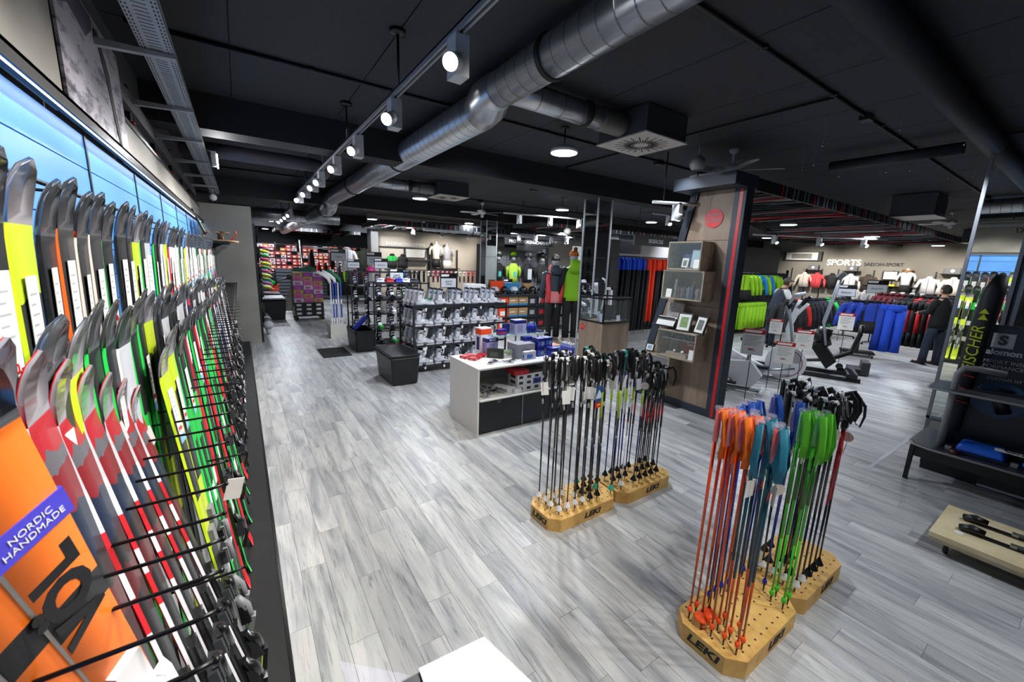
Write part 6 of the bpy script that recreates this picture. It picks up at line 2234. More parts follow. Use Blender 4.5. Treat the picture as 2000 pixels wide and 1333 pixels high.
for k in range(8):
    tag(MB().lathe([(0, 0), (.014, 0), (.014, .05), (.006, .06), (.006, .075), (0, .075)], M('bottle_dark', '#2d2b2c', .2), 10).build('mini_bottle', None, (4.76, 2.84 + .055 * k, .98)), 'tiny dark bottle, %s from the right at the top of the third showcase' % nth(k), 'bottle', 'tiny bottles in the third showcase')
tag(MB().bb((-.03, 0, 0), (.16, .5, .006), M('case_shelf', '#8f9396', .3)).build('inner_shelf', None, (4.74, 2.81, .973)), 'narrow inner shelf under the tiny bottles in the third showcase', 'shelf')
t = thing('control_panel', 'light grey control panel with dark window in the lowest showcase', 'panel', (4.78, 3.2, .318))
MB().bb((0, 0, 0), (.06, .33, .37), M('panel_grey', '#b9bcc0', .5)).build('body', t)
MB().bb((-.002, .07, .14), (0, .25, .26), M('panel_window', '#6b6e72', .3)).build('window', t)
sh = thing('photo_ledge', 'dark ledge with old group photos between the second and third showcase', 'shelf', (4.70, 3.14, 1.12))
MB().bb((0, 0, 0), (.22, .36, .012), DSTEEL).build('ledge', sh)
tag(MB().box((0, 0, .12), (.004, .25, .22), M('old_photo', '#9c9690', .6, noise=.7, nscale=25), rot=(0, .12, 0)).box((-.006, .0, -.0 + .02), (.003, .2, .04), BLACK, rot=(0, .12, 0)).build('old_photo', None, (4.84, 3.24, 1.21)), 'grey old photograph leaning on the tower ledge', 'photo')
tag(MB().box((0, 0, .06), (.003, .27, .13), PAPER, rot=(0, .5, 0)).box((-.003, 0, .10), (.003, .26, .03), BLACK, rot=(0, .5, 0)).build('text_sheet', None, (4.75, 3.3, 1.134)), 'printed white sheet with a black header on the tower ledge', 'sheet')

# ------------------------------------------------------------------ striped canopies
CF = M('canopy_slate', '#262c33', .55)
CD = M('canopy_black', '#131416', .6)
CRD = M('canopy_red', '#c8222a', .5)
CGY = M('canopy_grey', '#7b838a', .5)
CWT = M('canopy_white', '#d4d6d8', .4)


def canopy(x0, x1, y0, y1, z, label, h=.14, step=.11, cap=True, taper=None):
    t = thing('striped_canopy', label, 'canopy', (x0, y0, z))
    w, d = x1 - x0, y1 - y0
    MB().bb((0, 0, 0), (w, .03, h), CD).build('fascia', t)
    if taper:
        ya, xa = taper
        MB().prism([(0, ya - .03), (xa, d - .03), (w, d - .03), (w, d), (xa, d), (0, ya)], 0, h, CD).build('fascia', t)
        MB().bb((0, .03, 0), (.03, ya - .03, h), CD).build('fascia', t)
    else:
        MB().bb((0, d - .03, 0), (w, d, h), CD).build('fascia', t)
        MB().bb((0, .03, 0), (.03, d - .03, h), CD).build('fascia', t)
    d_full = d
    MB().bb((w - .03, .03, 0), (w, d - .03, h), CD).build('fascia', t)
    r = random.Random(int(x0 * 10))
    q = r.uniform(.5, .7)
    n = 0
    while q < w - .1:
        c = CRD if n % 9 == 1 else (CGY if n % 3 else CF)
        if n < 150:
            MB().bb((q, -.006, .002), (q + .035, 0, h - .002), c).build('upright_lath', t)
        n += 1
        q += step
    n = 0
    q = .06
    ms = {}
    while q < w - .08 and n < 290:
        c = r.choice([CRD, CGY, CF, CD, CWT, CD, CF])
        if c.name not in ms:
            ms[c.name] = MB().box((0, 0, 0), (.03, 1, .018), c).data('lath')
        if taper:
            d = min(d_full, taper[0] + (d_full - taper[0]) * q / taper[1]) - .03
        a = r.uniform(-.5, .5) if r.random() < .5 else r.uniform(-.12, .12)
        L_ = min(d - .1, r.uniform(.8, d))
        L_ = min(L_, 2 * min(q, w - q) / max(.05, abs(sin(a))) - .05)
        if L_ > .3:
            yc = r.uniform(L_ / 2 + .04, d - L_ / 2 - .04)
            put('lath', ms[c.name], t, (q, yc, .012 + .022 * (n % 4)), (0, 0, a), (1, L_, 1))
        q += step * .62
        n += 1
    return t


canopy(5.14, 16.5, 2.57, 5.9, 2.84, 'long dark canopy of red, grey and white laths starting at the wooden tower', taper=(.8, 8.4))
canopy(3.5, 11.0, 12.2, 14.4, 2.86, 'smaller lath canopy with red stripes in front of the swimwear wall', step=.16)
canopy(1.4, 4.8, 20, 22.5, 2.9, 'far lath canopy with red laths over the red cartons', step=.2)
canopy(6.6, 12.5, 8.6, 9.9, 2.86, 'lath canopy strip over the helmet shelves', step=.18, h=.1)
tag(MB().bb((0, 0, 0), (.505, .78, .14), SL).build('tower_cap', None, (4.63, 2.54, 2.985 - .14)), 'slate blue projecting cap on top of the wooden tower', 'cap')

# ------------------------------------------------------------------ fans, globe, ceiling boxes
def fan(x, y, z, label, s=1.0, a0=.3):
    t = thing('ceiling_fan', label, 'fan', (x, y, z))
    MB().lathe([(.0, .37 - .0), (.06, .37), (.045, .33), (.012, .31), (.012, .2)], M('fan_white', '#e6e6e2', .45), 16).lathe([(.0, .2), (.05, .195), (.095, .16), (.1, .12), (.07, .09), (.03, .08), (.045, .05), (.03, .01), (0, 0)], M('fan_white'), 20).build('motor', t)
    b = MB().prism([(.1, -.025), (.2, -.05), (.5, -.07), (.56, -.05), (.57, .03), (.52, .06), (.2, .045), (.1, .02)], -.004, .004, M('fan_blade', '#dcdad4', .5)).data('blade')
    for k in range(5):
        put('blade', b, t, (0, 0, .12), (.18, 0, a0 + k * 2 * pi / 5))
    return t


fan(5.22, 2.93, 3.0, 'white five-blade ceiling fan right beside the globe above the tower')
fan(13.6, 2.35, 3.0, 'white ceiling fan further back above the striped canopy')
fan(5.3, 9.4, 3.0, 'white ceiling fan far back to the left of the mirrored column')
t = thing('globe_speaker', 'grey globe loudspeaker hanging on a wire above the tower', 'speaker', (4.32, 2.82, 3.04))
MB().ball((0, 0, 0), .085, M('globe_grey', '#8d8f8a', .35), 20, 12, z0=-.75).cyl((0, 0, -.062), .056, .008, DGREY, 20).build('shell', t)
MB().tube([(0, 0, .08), (0, 0, .33)], .003, STEEL, 6).build('wire', t)
t = thing('globe_speaker', 'small white globe lamp hanging in front of the helmet wall', 'lamp', (7.0, 8.0, 2.72))
MB().ball((0, 0, 0), .09, M('globe_white', '#b9b5ac', .5), 16, 10).tube([(0, 0, .08), (0, 0, .65)], .003, STEEL, 6).build('shell', t)
RG_ = random.Random(8)
for k in range(16):
    x, y = RG_.uniform(4.6, 9.5), RG_.uniform(1.0, 2.4)
    t = thing('glass_ornament', 'tiny clear pendant hanging on a thread under the dark ceiling, one of a scattered sixteen', 'ornament', (x, y, RG_.uniform(3.1, 3.22)), 0, 'clear pendants under the ceiling')
    MB().ball((0, 0, 0), .009, CHROME, 8, 6).tube([(0, 0, 0), (0, 0, 3.36 - t.location.z)], .0008, STEEL, 4).build('drop', t)
for k, (x, y) in enumerate(((10.6, 2.3), (19.0, 2.6))):
    t = thing('ceiling_box', 'grey ceiling box behind the striped canopy, %s one from the left' % nth(k), 'vent box', (x, y, 2.98))
    MB().bb((-.4, -.3, 0), (.4, .3, .38), M('vent_box')).bb((-.42, -.32, -.01), (.42, .32, 0), M('vent_plate')).build('box', t)

# ------------------------------------------------------------------ fitness machines
CHW = M('machine_white', '#d4d6da', .3)
CHG = M('machine_grey', '#8d9198', .35)


def price_sign(x, y, z, label, rz, s=1.0, pole=True):
    t = thing('price_sign', label, 'price sign', (x, y, z), rz)
    w, h = .25 * s, .34 * s
    MB().bb((-w / 2, 0, 0), (w / 2, .004, h), PAPER).build('sheet', t)
    MB().bb((-w / 2, -.0015, h * .82), (w / 2, 0, h), RED).prism([(-w * .42, h * .86), (w * .3, h * .86), (w * .36, h * .95), (-w * .42, h * .95)], -.003, -.0015, PAPER, 'XZ').build('header', t)
    m = MB()
    for k in range(6):
        m.bb((-w * .38, -.0015, h * (.72 - k * .07)), (w * (.38 - .1 * (k % 3)), 0, h * (.735 - k * .07)), M('tag_ink'))
    m.build('print', t)
    text('799,-', h * .13, RED, t, (0, -.002, h * .2), RX)
    MB().tube([(0, .008, h * .5), (0, .008, -z + .01)], .006, DSTEEL, 6).build('stick', t)
    return t


RZ7 = radians(-70)
t = thing('cross_trainer', 'white elliptical trainer with big round flywheel housing behind the tower', 'exercise machine', (7.75, 2.95, 0), RZ7)
MB().prism([(.30 * cos(a), .36 + .30 * sin(a)) for a in [2 * pi * k / 28 for k in range(28)]], -.07, .07, CHW, 'XZ', smooth=False).build('flywheel_cover', t)
MB().tube([(.24 * cos(a), -.073, .36 + .24 * sin(a)) for a in [pi * (-.45 + k * .09) for k in range(12)]], .006, M('machine_red', '#8e1c28', .4), 6).build('red_arc', t)
MB().prism([(-.2, .2), (-.75, .42), (-.92, .52), (-.95, .46), (-.8, .28), (-.35, .1), (-.2, .08)], -.06, .06, CHW, 'XZ').build('body_shell', t)
MB().tube([(.0, 0, .6), (-.04, 0, .95), (.02, 0, 1.2), (.12, 0, 1.42)], [(.05, .05), (.04, .04), (.045, .05), (.07, .09)], CHW, 12).build('mast', t)
MB().box((.14, 0, 1.44), (.05, .24, .18), BLACK, rot=(0, .6, 0)).box((.12, 0, 1.45), (.03, .16, .1), M('screen_dark', '#20262e', .15), rot=(0, .6, 0)).build('console', t)
for s in (-1, 1):
    MB().tube([(.05, s * .2, .75), (-.02, s * .22, 1.1), (-.1, s * .23, 1.35), (-.02, s * .21, 1.52), (.12, s * .2, 1.56)], [.022, .022, .024, .028, .024], CHW if s > 0 else CHG, 10).build('swing_arm', t)
    MB().tube([(-.06, s * .23, 1.3), (-.12, s * .23, 1.42)], .03, BLACK, 8).build('hand_grip', t)
    MB().tube([(.15, s * .18, .3), (-.3, s * .18, .2), (-.75, s * .18, .22)], .02, STEEL, 8).box((-.4, s * .18, .25), (.36, .12, .04), BLACK).build('pedal', t)
MB().tube([(.38, -.28, .04), (.38, .28, .04)], .035, CHW, 10).tube([(-.95, -.28, .04), (-.95, .28, .04)], .035, CHW, 10).tube([(.38, 0, .05), (-.95, 0, .05)], .03, CHG, 10).cyl((-.95, -.29, .04), .045, .05, BLACK, 12, 'Y').cyl((-.95, .29, .04), .045, .05, BLACK, 12, 'Y').build('base_frame', t)
text('KETTLER', .05, BLACK, t, (-.55, -.062, .3), (pi / 2, .33, 0))
t = thing('exercise_bike', 'white exercise bike with red and black handlebar partly behind the tower', 'exercise machine', (6.45, 3.25, 0), RZ7)
MB().tube([(-.38, 0, .1), (-.30, 0, .5), (-.42, 0, .78), (-.38, 0, 1.0)], [(.04, .03), (.045, .035), (.05, .04), (.05, .05)], CHW, 12).build('front_post', t)
MB().prism([(-.3, .12), (.35, .1), (.48, .3), (.3, .52), (.0, .48), (-.25, .35)], -.08, .08, CHW, 'XZ').build('body_shell', t)
MB().tube([(-.36, -.24, 1.02), (-.28, -.22, .98), (-.36, 0, .96), (-.28, .22, .98), (-.36, .24, 1.02)], .018, M('bar_red', '#c8202c', .4), 8).box((-.40, 0, 1.1), (.04, .2, .2), CHG, rot=(0, -.5, 0)).build('handlebar', t)
MB().tube([(.25, 0, .5), (.3, 0, .8)], .025, CHG, 8).build('seat_post', t)
MB().tube([(.12, 0, .84), (.3, 0, .85), (.45, 0, .86)], [(.04, .03), (.1, .04), (.12, .045)], BLACK, 10).build('saddle', t)
MB().tube([(-.45, -.25, .04), (-.45, .25, .04)], .035, CHW, 10).tube([(.5, -.25, .04), (.5, .25, .04)], .035, CHW, 10).tube([(-.45, 0, .05), (.5, 0, .05)], .03, CHG, 8).build('base_frame', t)
for s in (-1, 1):
    MB().tube([(.0, s * .1, .28), (.1, s * .12, .16)], .012, STEEL, 6).box((.1, s * .18, .16), (.12, .09, .03), BLACK).build('pedal', t)
t = thing('treadmill', 'folded black treadmill with tall grey post on the right of the fitness machines', 'exercise machine', (9.05, 2.82, 0), RZ7)
MB().box((-.02, 0, .42), (.5, .42, .2), BLACK, rot=(0, .95, 0), top=(.8, .9)).build('motor_hood', t)
for s in (-1, 1):
    MB().tube([(-.02, s * .22, .6), (-.1, s * .22, 1.0), (-.02, s * .22, 1.5), (.02, s * .22, 1.82)], [(.035, .02)] * 4, CHG, 8).build('upright', t)
MB().box((.02, 0, 1.86), (.08, .6, .12), DGREY, rot=(0, .7, 0)).build('console', t)
MB().tube([(-.05, 0, .9), (-.1, 0, .7), (0, 0, .55)], [.12, .14, .1], BLACK, 10).build('shroud', t)
MB().bb((-.45, -.3, .0), (.55, -.2, .07), BLACK).bb((-.45, .2, .0), (.55, .3, .07), BLACK).bb((.35, -.3, .02), (.5, .3, .14), BLACK).build('base_frame', t)
t = thing('rowing_stand', 'curved black post with small wheels between treadmill and jacket rail', 'exercise machine', (9.75, 2.75, 0), RZ7)
MB().tube([(-.6, 0, .12), (-.2, 0, .2), (.12, 0, .4), (.2, 0, .75), (.2, 0, .95)], [.03, .04, .045, .04, .04], BLACK, 10).build('post', t)
MB().bb((.1, -.22, .0), (.3, .22, .12), BLACK).bb((.3, -.2, .02), (.42, .2, .26), DGREY).cyl((.0, -.2, .06), .06, .04, BLACK, 12, 'Y').cyl((.0, .2, .06), .06, .04, BLACK, 12, 'Y').build('base_frame', t)
price_sign(5.98, 2.72, .72, 'red-topped white price sheet on the exercise bike beside the tower', RZ7, 1.1)
price_sign(6.9, 2.66, .5, 'red-topped white price sheet on the middle of the elliptical trainer', RZ7, 1.0)
price_sign(7.55, 2.66, .66, 'red-topped white price sheet on the right of the elliptical trainer', RZ7, .95)
price_sign(7.05, 2.9, .92, 'small red-topped price sheet high on the elliptical trainer arm', RZ7, .7)
price_sign(9.95, 2.85, .80, 'red-topped white price sheet on the curved black post', RZ7, 1.0)

# ------------------------------------------------------------------ clothing on the right
def gcolors(keys):
    return [F[k] for k in keys]


t = thing('garment_stand', 'wheeled flat base stand with arm carrying the blue jackets', 'stand', (12.05, 3.15, 0), radians(-70))
MB().box((0, 0, .1), (.62, .5, .03), BLACKM).build('base_plate', t)
MB().bb((-.03, -.03, .1), (.03, .03, 1.3), BLACKM).tube([(-.5, 0, 1.3), (.5, 0, 1.3)], .015, BLACKM, 8).build('post', t)
for sx in (-1, 1):
    for sy in (-1, 1):
        MB().cyl((sx * .27, sy * .21, .035), .035, .03, BLACK, 10, 'X').build('wheel', t)
for k in range(3):
    x, y = 12.05 + .06 + .02 * k, 3.2 - .12 - .17 * k
    garment('blj', 'ski_jacket', 'blue, red and black ski jacket on the wheeled stand, %s from the left' % nth(k), 'jacket', (x, y + .25, 1.27), radians(-55), .62, .72, .14, F['royal'] if False else F['blue'], F['black'], True, .6, F['blue'], 'blue jackets on the stand')
    MB().tube([(-.1, 0, -.05), (0, -.02, -.1), (.1, 0, -.05)], [(.05, .08)] * 3, F['red'], 8).build('collar', COL.objects[-1] if False else bpy.data.objects.new('tmp', None)) if False else None
for k in range(2):
    t = thing('ski_trousers', 'bright blue ski trousers on the wheeled stand, %s pair' % ('left', 'right')[k], 'trousers', (12.22, 2.80 - .16 * k, 1.25), radians(-62), 'blue trousers on the stand')
    m = MB().tube([(0, 0, 0), (0, 0, -.15)], [(.16, .06), (.19, .07)], F['royal'], 10, up=(0, 1, 0))
    m.build('waist', t)
    for s in (-1, 1):
        MB().tube([(s * .09, 0, -.12), (s * .1, 0, -.6), (s * .1, 0, -1.08)], [(.1, .06), (.085, .05), (.09, .05)], F['royal'] if k else F['blue'], 8, up=(0, 1, 0)).build('leg', t)
# collars of the blue jackets
rail('clothes_rail', 'long rail of black, red and green jackets behind the treadmill', (10.8, 4.35), (15.2, 4.35), 1.22)
seq = ['black', 'black', 'red', 'black', 'black', 'navy', 'black', 'navy', 'black', 'green', 'black', 'black', 'olive', 'navy', 'black', 'black']
for k, c in enumerate(seq):
    garment('jk' + c, 'ski_jacket', '%s jacket, %s from the left on the long rail behind the treadmill' % (c, nth(k)), 'jacket', (11.0 + k * .26, 4.35, 1.19), radians(-60), .55, .75, .12, F[c], group='jackets on the long rail')
# neon jackets, upper and lower rail
t = thing('tall_clothes_frame', 'tall black frame with upper rail of neon jackets and lower rail of neon trousers', 'clothes rail', (11.9, 6.05, 0))
for x in (0, 3.0):
    MB().bb((x - .03, -.03, 0), (x + .03, .03, 1.95), BLACKM).build('upright', t)
MB().tube([(0, 0, 1.82), (3.0, 0, 1.82)], .016, DSTEEL, 8).tube([(0, 0, .98), (3.0, 0, .98)], .016, DSTEEL, 8).bb((-.03, .3, 0), (3.0, .33, 2.6), BLACKM).build('rail', t)
for k, c in enumerate(['neon', 'neon', 'neon', 'sky', 'neon', 'sky', 'neon', 'neon', 'navy', 'black']):
    garment('nj' + c, 'ski_jacket', '%s ski jacket with black hem, %s from the left on the tall frame' % ({'neon': 'neon green', 'sky': 'sky blue'}.get(c, c), nth(k)), 'jacket', (12.05 + k * .27, 6.0, 1.79), radians(-35 + 6 * (k % 3)), .55, .72, .14, F[c], F['black'] if k < 4 else F[c], True, .62, F[c], 'neon jackets on the tall frame')
for k in range(10):
    c = F['neon'] if k < 7 else F['black']
    o = thing('ski_trousers', 'neon green ski trousers, %s from the left on the lower rail of the tall frame' % nth(k) if k < 7 else 'black ski trousers, %s from the left on the lower rail of the tall frame' % nth(k), 'trousers', (12.05 + .22 * k, 6.0, .96), radians(-50), 'trousers on the tall frame')
    m = MB().tube([(0, 0, 0), (0, 0, -.12)], [(.13, .05), (.15, .05)], c, 8, up=(0, 1, 0))
    m.build('waist', o)
    for s in (-1, 1):
        MB().tube([(s * .07, 0, -.1), (s * .08, 0, -.45), (s * .08, 0, -.78)], [(.08, .04), (.07, .04), (.075, .04)], c, 8, up=(0, 1, 0)).build('leg', o)
# red/black rack beside the man
rail('clothes_rail', 'rail of dark red jackets and red-black trousers left of the man in black', (14.4, 3.6), (14.0, 1.9), 1.42)
for k in range(13):
    c = ['dred', 'dred', 'dred', 'dred', 'dred', 'black', 'black', 'red', 'black', 'red', 'black', 'red', 'red'][k]
    garment('rj' + c, 'ski_jacket', '%s ski jacket, %s from the left on the rail beside the man in black' % ({'dred': 'dark red'}.get(c, c), nth(k)), 'jacket', (14.38 - .03 * k, 3.5 - .125 * k, 1.39), radians(-25), .5, .85, .1, F[c], F['black'] if k > 4 else None, True, .75, group='jackets beside the man in black')
for k in range(8):
    c = F['red'] if k % 2 == 0 else F['black']
    o = thing('ski_trousers', '%s ski trousers, %s from the left in front of the dark red jackets' % ('red and black' if k % 2 == 0 else 'black', nth(k)), 'trousers', (13.75 - .02 * k, 2.95 - .11 * k, 1.28), radians(-20), 'trousers beside the man in black')
    m = MB().tube([(0, 0, 0), (0, 0, -.2)], [(.12, .045), (.13, .045)], F['black'], 8, up=(0, 1, 0))
    m.tube([(0, 0, -.2), (0, 0, -.75)], [(.13, .045), (.12, .045)], c, 8, up=(0, 1, 0))
    m.tube([(0, 0, -.75), (0, 0, -1.1)], [(.12, .045), (.1, .045)], F['black'], 8, up=(0, 1, 0))
    m.build('legs', o)
rail('trouser_rail', 'thin steel rail carrying the red and black trousers', (13.8, 3.1), (13.55, 1.95), 1.32)

# right wall with lettering, shelves and jackets face-on
t = thing('wall_lettering', 'illuminated wall lettering for seasonal sports on the right back wall', 'lettering', (22.36, 6.9, 2.36))
text('SPORTS', .36, M('letter_glow', '#ffffff', .5, emit='#fff6e6', estr=.9), t, (-.03, 0, .02), RXL, ext=.02, bold=.006)
text('SAISON-SPORT', .19, DSTEEL, t, (-.02, -1.35, -.02), RXL, ext=.01)
for k in range(12):
    y = 8.9 - k * .62
    tag(MB().bb((-.04, -.02, .5), (0, .02, 2.1), DSTEEL).build('wall_upright', None, (22.4, y, 0)), 'dark slotted wall upright, %s from the left on the right back wall' % nth(k), 'upright', 'slotted uprights on the right wall')
fj = [(8.25, 'cream', 'pale floral'), (7.75, 'coral', 'coral and violet'), (7.17, 'black', 'black'), (6.5, 'white', 'white hooded'), (5.9, 'brown', 'brown quilted'), (4.05, 'white', 'white and grey'), (3.4, 'cream', 'beige')]
for k, (y, c, d) in enumerate(fj):
    garment('wj' + c, 'winter_jacket', '%s winter jacket hung face-on on the right back wall' % d, 'jacket', (22.15, y, 1.86), radians(-90), .62, .62, .2, F[c], group=None)
for k, y in enumerate((8.0, 6.55, 3.5)):
    t = thing('wall_shelf', 'black wall shelf with a round-logo box, %s from the left on the right back wall' % nth(k), 'shelf', (22.05, y, 2.02))
    MB().bb((0, -.32, 0), (.33, .32, .02), BLACKM).build('board', t)
    MB().bb((.2, -.2, .02), (.3, .2, .24), MGREY).cyl((.198, 0, .13), .06, .004, WHITE, 16, 'X').build('logo_box', t)
frame(22.3, 5.25, 1.72, .5, .36, 'black framed white print on the right back wall beside the brown jacket', 0, 0, M('pic_white', '#e8e6e0', .5), cat='picture')
t = torso('torso_mannequin', 'torso mannequin in a white ski jacket with fur collar on the wall shelf', 22.0, 4.68, 1.5, F['white'], radians(-90), F['black'])
MB().tube([(-.14, 0, .6), (0, -.1, .58), (.14, 0, .6), (0, .08, .62), (-.14, 0, .6)], .05, M('fur', '#a5774a', .95), 8).build('fur_collar', t)
sh = thing('wall_shelf', 'long black shelf under the torso mannequin on the right back wall', 'shelf', (22.0, 5.9, 1.45))
MB().bb((0, -1.6, 0), (.38, .1, .02), BLACKM).build('board', sh)
tag(MB().bb((0, 0, 0), (.3, .26, .07), M('fold_yellow', '#d9d02a', .7)).build('folded_shirt', None, (22.05, 5.0, 1.472)), 'yellow folded shirt on the long black wall shelf', 'shirt')
tag(MB().bb((0, 0, 0), (.3, .26, .05), F['white']).build('folded_shirt', None, (22.05, 5.45, 1.472)), 'white folded shirt on the long black wall shelf', 'shirt')
rail('clothes_rail', 'rail of white fur-collared jackets in front of the right back wall', (21.2, 6.4), (21.2, 3.6), 1.25)
for k in range(9):
    garment('fjw', 'winter_jacket', 'white jacket with fur collar, %s from the left on the rail before the right wall' % nth(k), 'jacket', (21.2, 6.2 - .28 * k, 1.22), radians(-50), .5, .7, .16, F['white'], group='white jackets before the right wall')
    MB().tube([(-.1, 0, -.05), (0, -.03, -.02), (.1, 0, -.05)], .05, M('fur'), 6).build('fur_collar', bpy.data.objects[-1] if False else None, (21.2, 6.2 - .28 * k, 1.22)) if False else None
tag(MB().bb((0, 0, 0), (.6, 3.2, .75), WOOD).build('wooden_platform', None, (20.2, 2.0, 0)), 'low wooden platform at the foot of the right back wall', 'platform')
frame(22.28, 8.55, 2.45, 1.6, .42, 'wide grey mountain photo high on the right back wall', 0, 0, M('pic_mountain', '#8c8984', .6, noise=.7, nscale=3), fr=DGREY)
# black shelving with caps behind the neon frame
rack('cap_rack', 'black shelf with dark goods behind the tall neon jacket frame', 11.2, 15.0, 7.6, 8.0, [.4, .8, 1.2, 1.6, 2.0], 2.4)
RQ = random.Random(31)
for k in range(36):
    c = ['#2a2a2e', '#7a2630', '#3a4450', '#8a8a8a', '#233a2a', '#5a5048'][k % 6]
    tag(MB().ball((0, 0, 0), .1, M('bcap_%d' % (k % 6), c, .8), 10, 6, z0=0).tube([(0, -.08, .01), (0, -.16, .0)], [(.07, .01), (.05, .008)], M('bcap_%d' % (k % 6)), 8, up=(0, 0, 1)).build('cap', None, (11.4 + .29 * (k % 12), 7.75, 1.205 + .4 * (k // 12))),
        'dark cap, %s from the left, %s row up on the black shelf' % (nth(k % 12), nth(k // 12)), 'cap', 'caps on the black shelf')
sign(16.0, 4.0, 1.35, 'Skijacken', 'black sign with white insert over the rail near the white jacket', radians(-60), .5, .4, 1.2)
sign(13.2, 3.9, 1.32, 'Skijacken', 'black sign with white insert over the long jacket rail', radians(-60), .4, .3, 1.2)

# ------------------------------------------------------------------ people
t = thing('person', 'man in black jumper and dark jeans, back half turned, beside the red jackets', 'person', (12.45, 1.98, 0), radians(150))
al = [(-.27, -.02, 1.2), (-.2, -.22, 1.12)]
ar = [(.27, -.02, 1.2), (.2, -.24, 1.16)]
ft = [(-.13, .02, -.01), (.14, -.05, .01)]
human(t, 1.72, 1, SKIN, al, ar, ft)
clothe(t, 1.72, M('jumper_black', '#121214', .85), M('jeans_dark', '#232b3c', .85), BLACK, al, ar, ft, jlen=.86, jw=1.12)
head(t, 1.72, M('hair_dark', '#1a1512', .7), SKIN, -.015)
t = thing('person', 'man in a white-sleeved navy tracksuit and cap bending over goods behind the exercise machines', 'person', (11.5, 4.85, 0), radians(56))
al = [(-.26, -.22, 1.2), (-.18, -.42, 1.05)]
ar = [(.26, -.22, 1.2), (.18, -.42, 1.02)]
ft = [(-.12, .02, 0), (.12, .0, 0)]
human(t, 1.74, 1, SKIN, al, ar, ft, lean=-.16)
clothe(t, 1.74, M('track_navy', '#20283a', .75), M('jeans_dark'), BLACK, al, ar, ft, lean=-.16, slc=M('track_white', '#cfcdc4', .75))
h = head(t, 1.70, M('hair_brown', '#3a2a1e', .8), SKIN, -.26, z=1.62)
MB().ball((0, -.25, 1.66), .098, M('cap_taupe', '#57504a', .8), 14, 8, .9, 1.05, 1.0, z0=.0).tube([(0, -.33, 1.68), (0, -.42, 1.66)], [(.07, .012), (.05, .008)], M('cap_taupe'), 8, up=(0, 0, 1)).build('baseball_cap', h)

# ------------------------------------------------------------------ mirror stand
t = thing('standing_mirror', 'tall ceiling-high mirror in a grey frame on the right', 'mirror', (6.62, .2, 0))
MB().bb((.03, 0, 0), (.14, .77, CZ - .005), M('mirror_back', '#6d6f74', .5)).bb((-.05, .02, 0), (.03, .72, .26), M('mirror_foot', '#8b8986', .5)).build('body', t)
FRG = M('mirror_frame', '#85888e', .35, .5)
for (a, b) in ((0, .345), (.375, .77)):
    MB().bb((.0, a + .03, .3), (.012, b - .03, CZ - .02), MIRROR).build('mirror_pane', t)
    MB().bb((-.015, a, .27), (.03, a + .03, CZ - .01), FRG).bb((-.015, b - .03, .27), (.03, b, CZ - .01), FRG).bb((-.015, a, .27), (.03, b, .3), FRG).build('frame', t)

# boot service display: black bench, shelf, tube and poster
t = thing('boot_press_bench', 'black boot service bench with chrome tube and printed back board on the right', 'bench', (5.13, -.62, -.0))
AN = M('bench_black', '#0f1012', .4)
MB().prism([(0, 0), (.05, 0), (.06, .28), (.62, .28), (.62, 0), (.66, 0), (.66, .34), (0, .34)], 0, .03, AN, 'XZ').build('side', t)
MB().prism([(0, 0), (.04, 0), (.06, .28), (.62, .28), (.62, 0), (.66, 0), (.66, .34), (0, .34)], 1.40, 1.43, AN, 'XZ').build('side', t)
MB().bb((.02, .03, .24), (.05, 1.4, .34), AN).bb((.45, .03, 0), (.47, 1.4, .34), AN).build('front', t)
MB().prism([(0, 0), (.66, 0), (.66, 1.45), (.12, 1.45), (.02, 1.40), (-.02, 1.3)], .34, .365, M('bench_top', '#2a2c30', .3)).build('bench_top', t)
MB().tube([(-.02, 0, .35), (-.022, 1.3, .35), (.02, 1.41, .35), (.12, 1.455, .35), (.6, 1.455, .35)], .011, M('tube_alu'), 8).build('edge_strip', t)
MB().bb((.45, .0, .36), (.5, 1.27, 1.5), AN).build('back_board', t)
MB().prism([(.0, 0), (.5, 0), (.5, 1.42), (.1, 1.42), (.02, 1.33)], .90, .915, M('bench_shelf', '#4a4c50', .3)).build('shelf', t)
MB().tube([(.12, 1.26, .36), (.12, 1.26, .95), (.12, 1.26, 1.06), (.13, 1.23, 1.12), (.15, 1.15, 1.125), (.2, 1.0, 1.11)], .026, M('tube_alu', '#b9bbbe', .3, .5), 16).build('chrome_tube', t)
MB().tube([(.0, 0, .9075), (.0, 1.3, .9075), (.03, 1.40, .9075), (.1, 1.42, .9075)], .009, M('tube_alu'), 8).build('edge_strip', t)
MB().cyl((.03, 1.15, .375), .035, .05, M('knob_dark', '#3a1418', .3), 20).cyl((.05, .62, .28), .03, .01, STEEL, 20, 'X').build('lock', t)
MB().bb((.28, .0, .08), (.30, 1.0, .22), M('drawer_black', '#151618', .4)).bb((.27, .0, .06), (.30, 1.0, .08), STEEL).cyl((.268, .62, .15), .022, .02, STEEL, 16, 'X').build('drawer', t)
PW_ = M('poster_white', '#d9dadc', .5)
p = MB().bb((0, 0, 0), (.004, 1.22, 1.02), M('poster_black', '#131418', .35)).build('poster', t, (.444, .04, .46))
MB().bb((0, 0, 0), (.002, .13, .13), PW_).build('logo', p, (-.003, .98, .84))
text('S', .11, M('poster_black'), p, (-.0065, 1.045, .905), RXL, bold=.006)
text('Salomon', .07, PW_, p, (-.003, 1.04, .80), RXL, bold=.003)
text('COMFORT INSIDE, PRECISION\nPERFORMANCE ALL MOUNTAIN', .045, PW_, p, (-.003, 1.2, .69), RXL, align='LEFT')
text('CUSTOM FIT', .036, PW_, p, (-.003, .98, .56), RXL)
text('+', .12, PW_, p, (-.003, .66, .42), RXL)
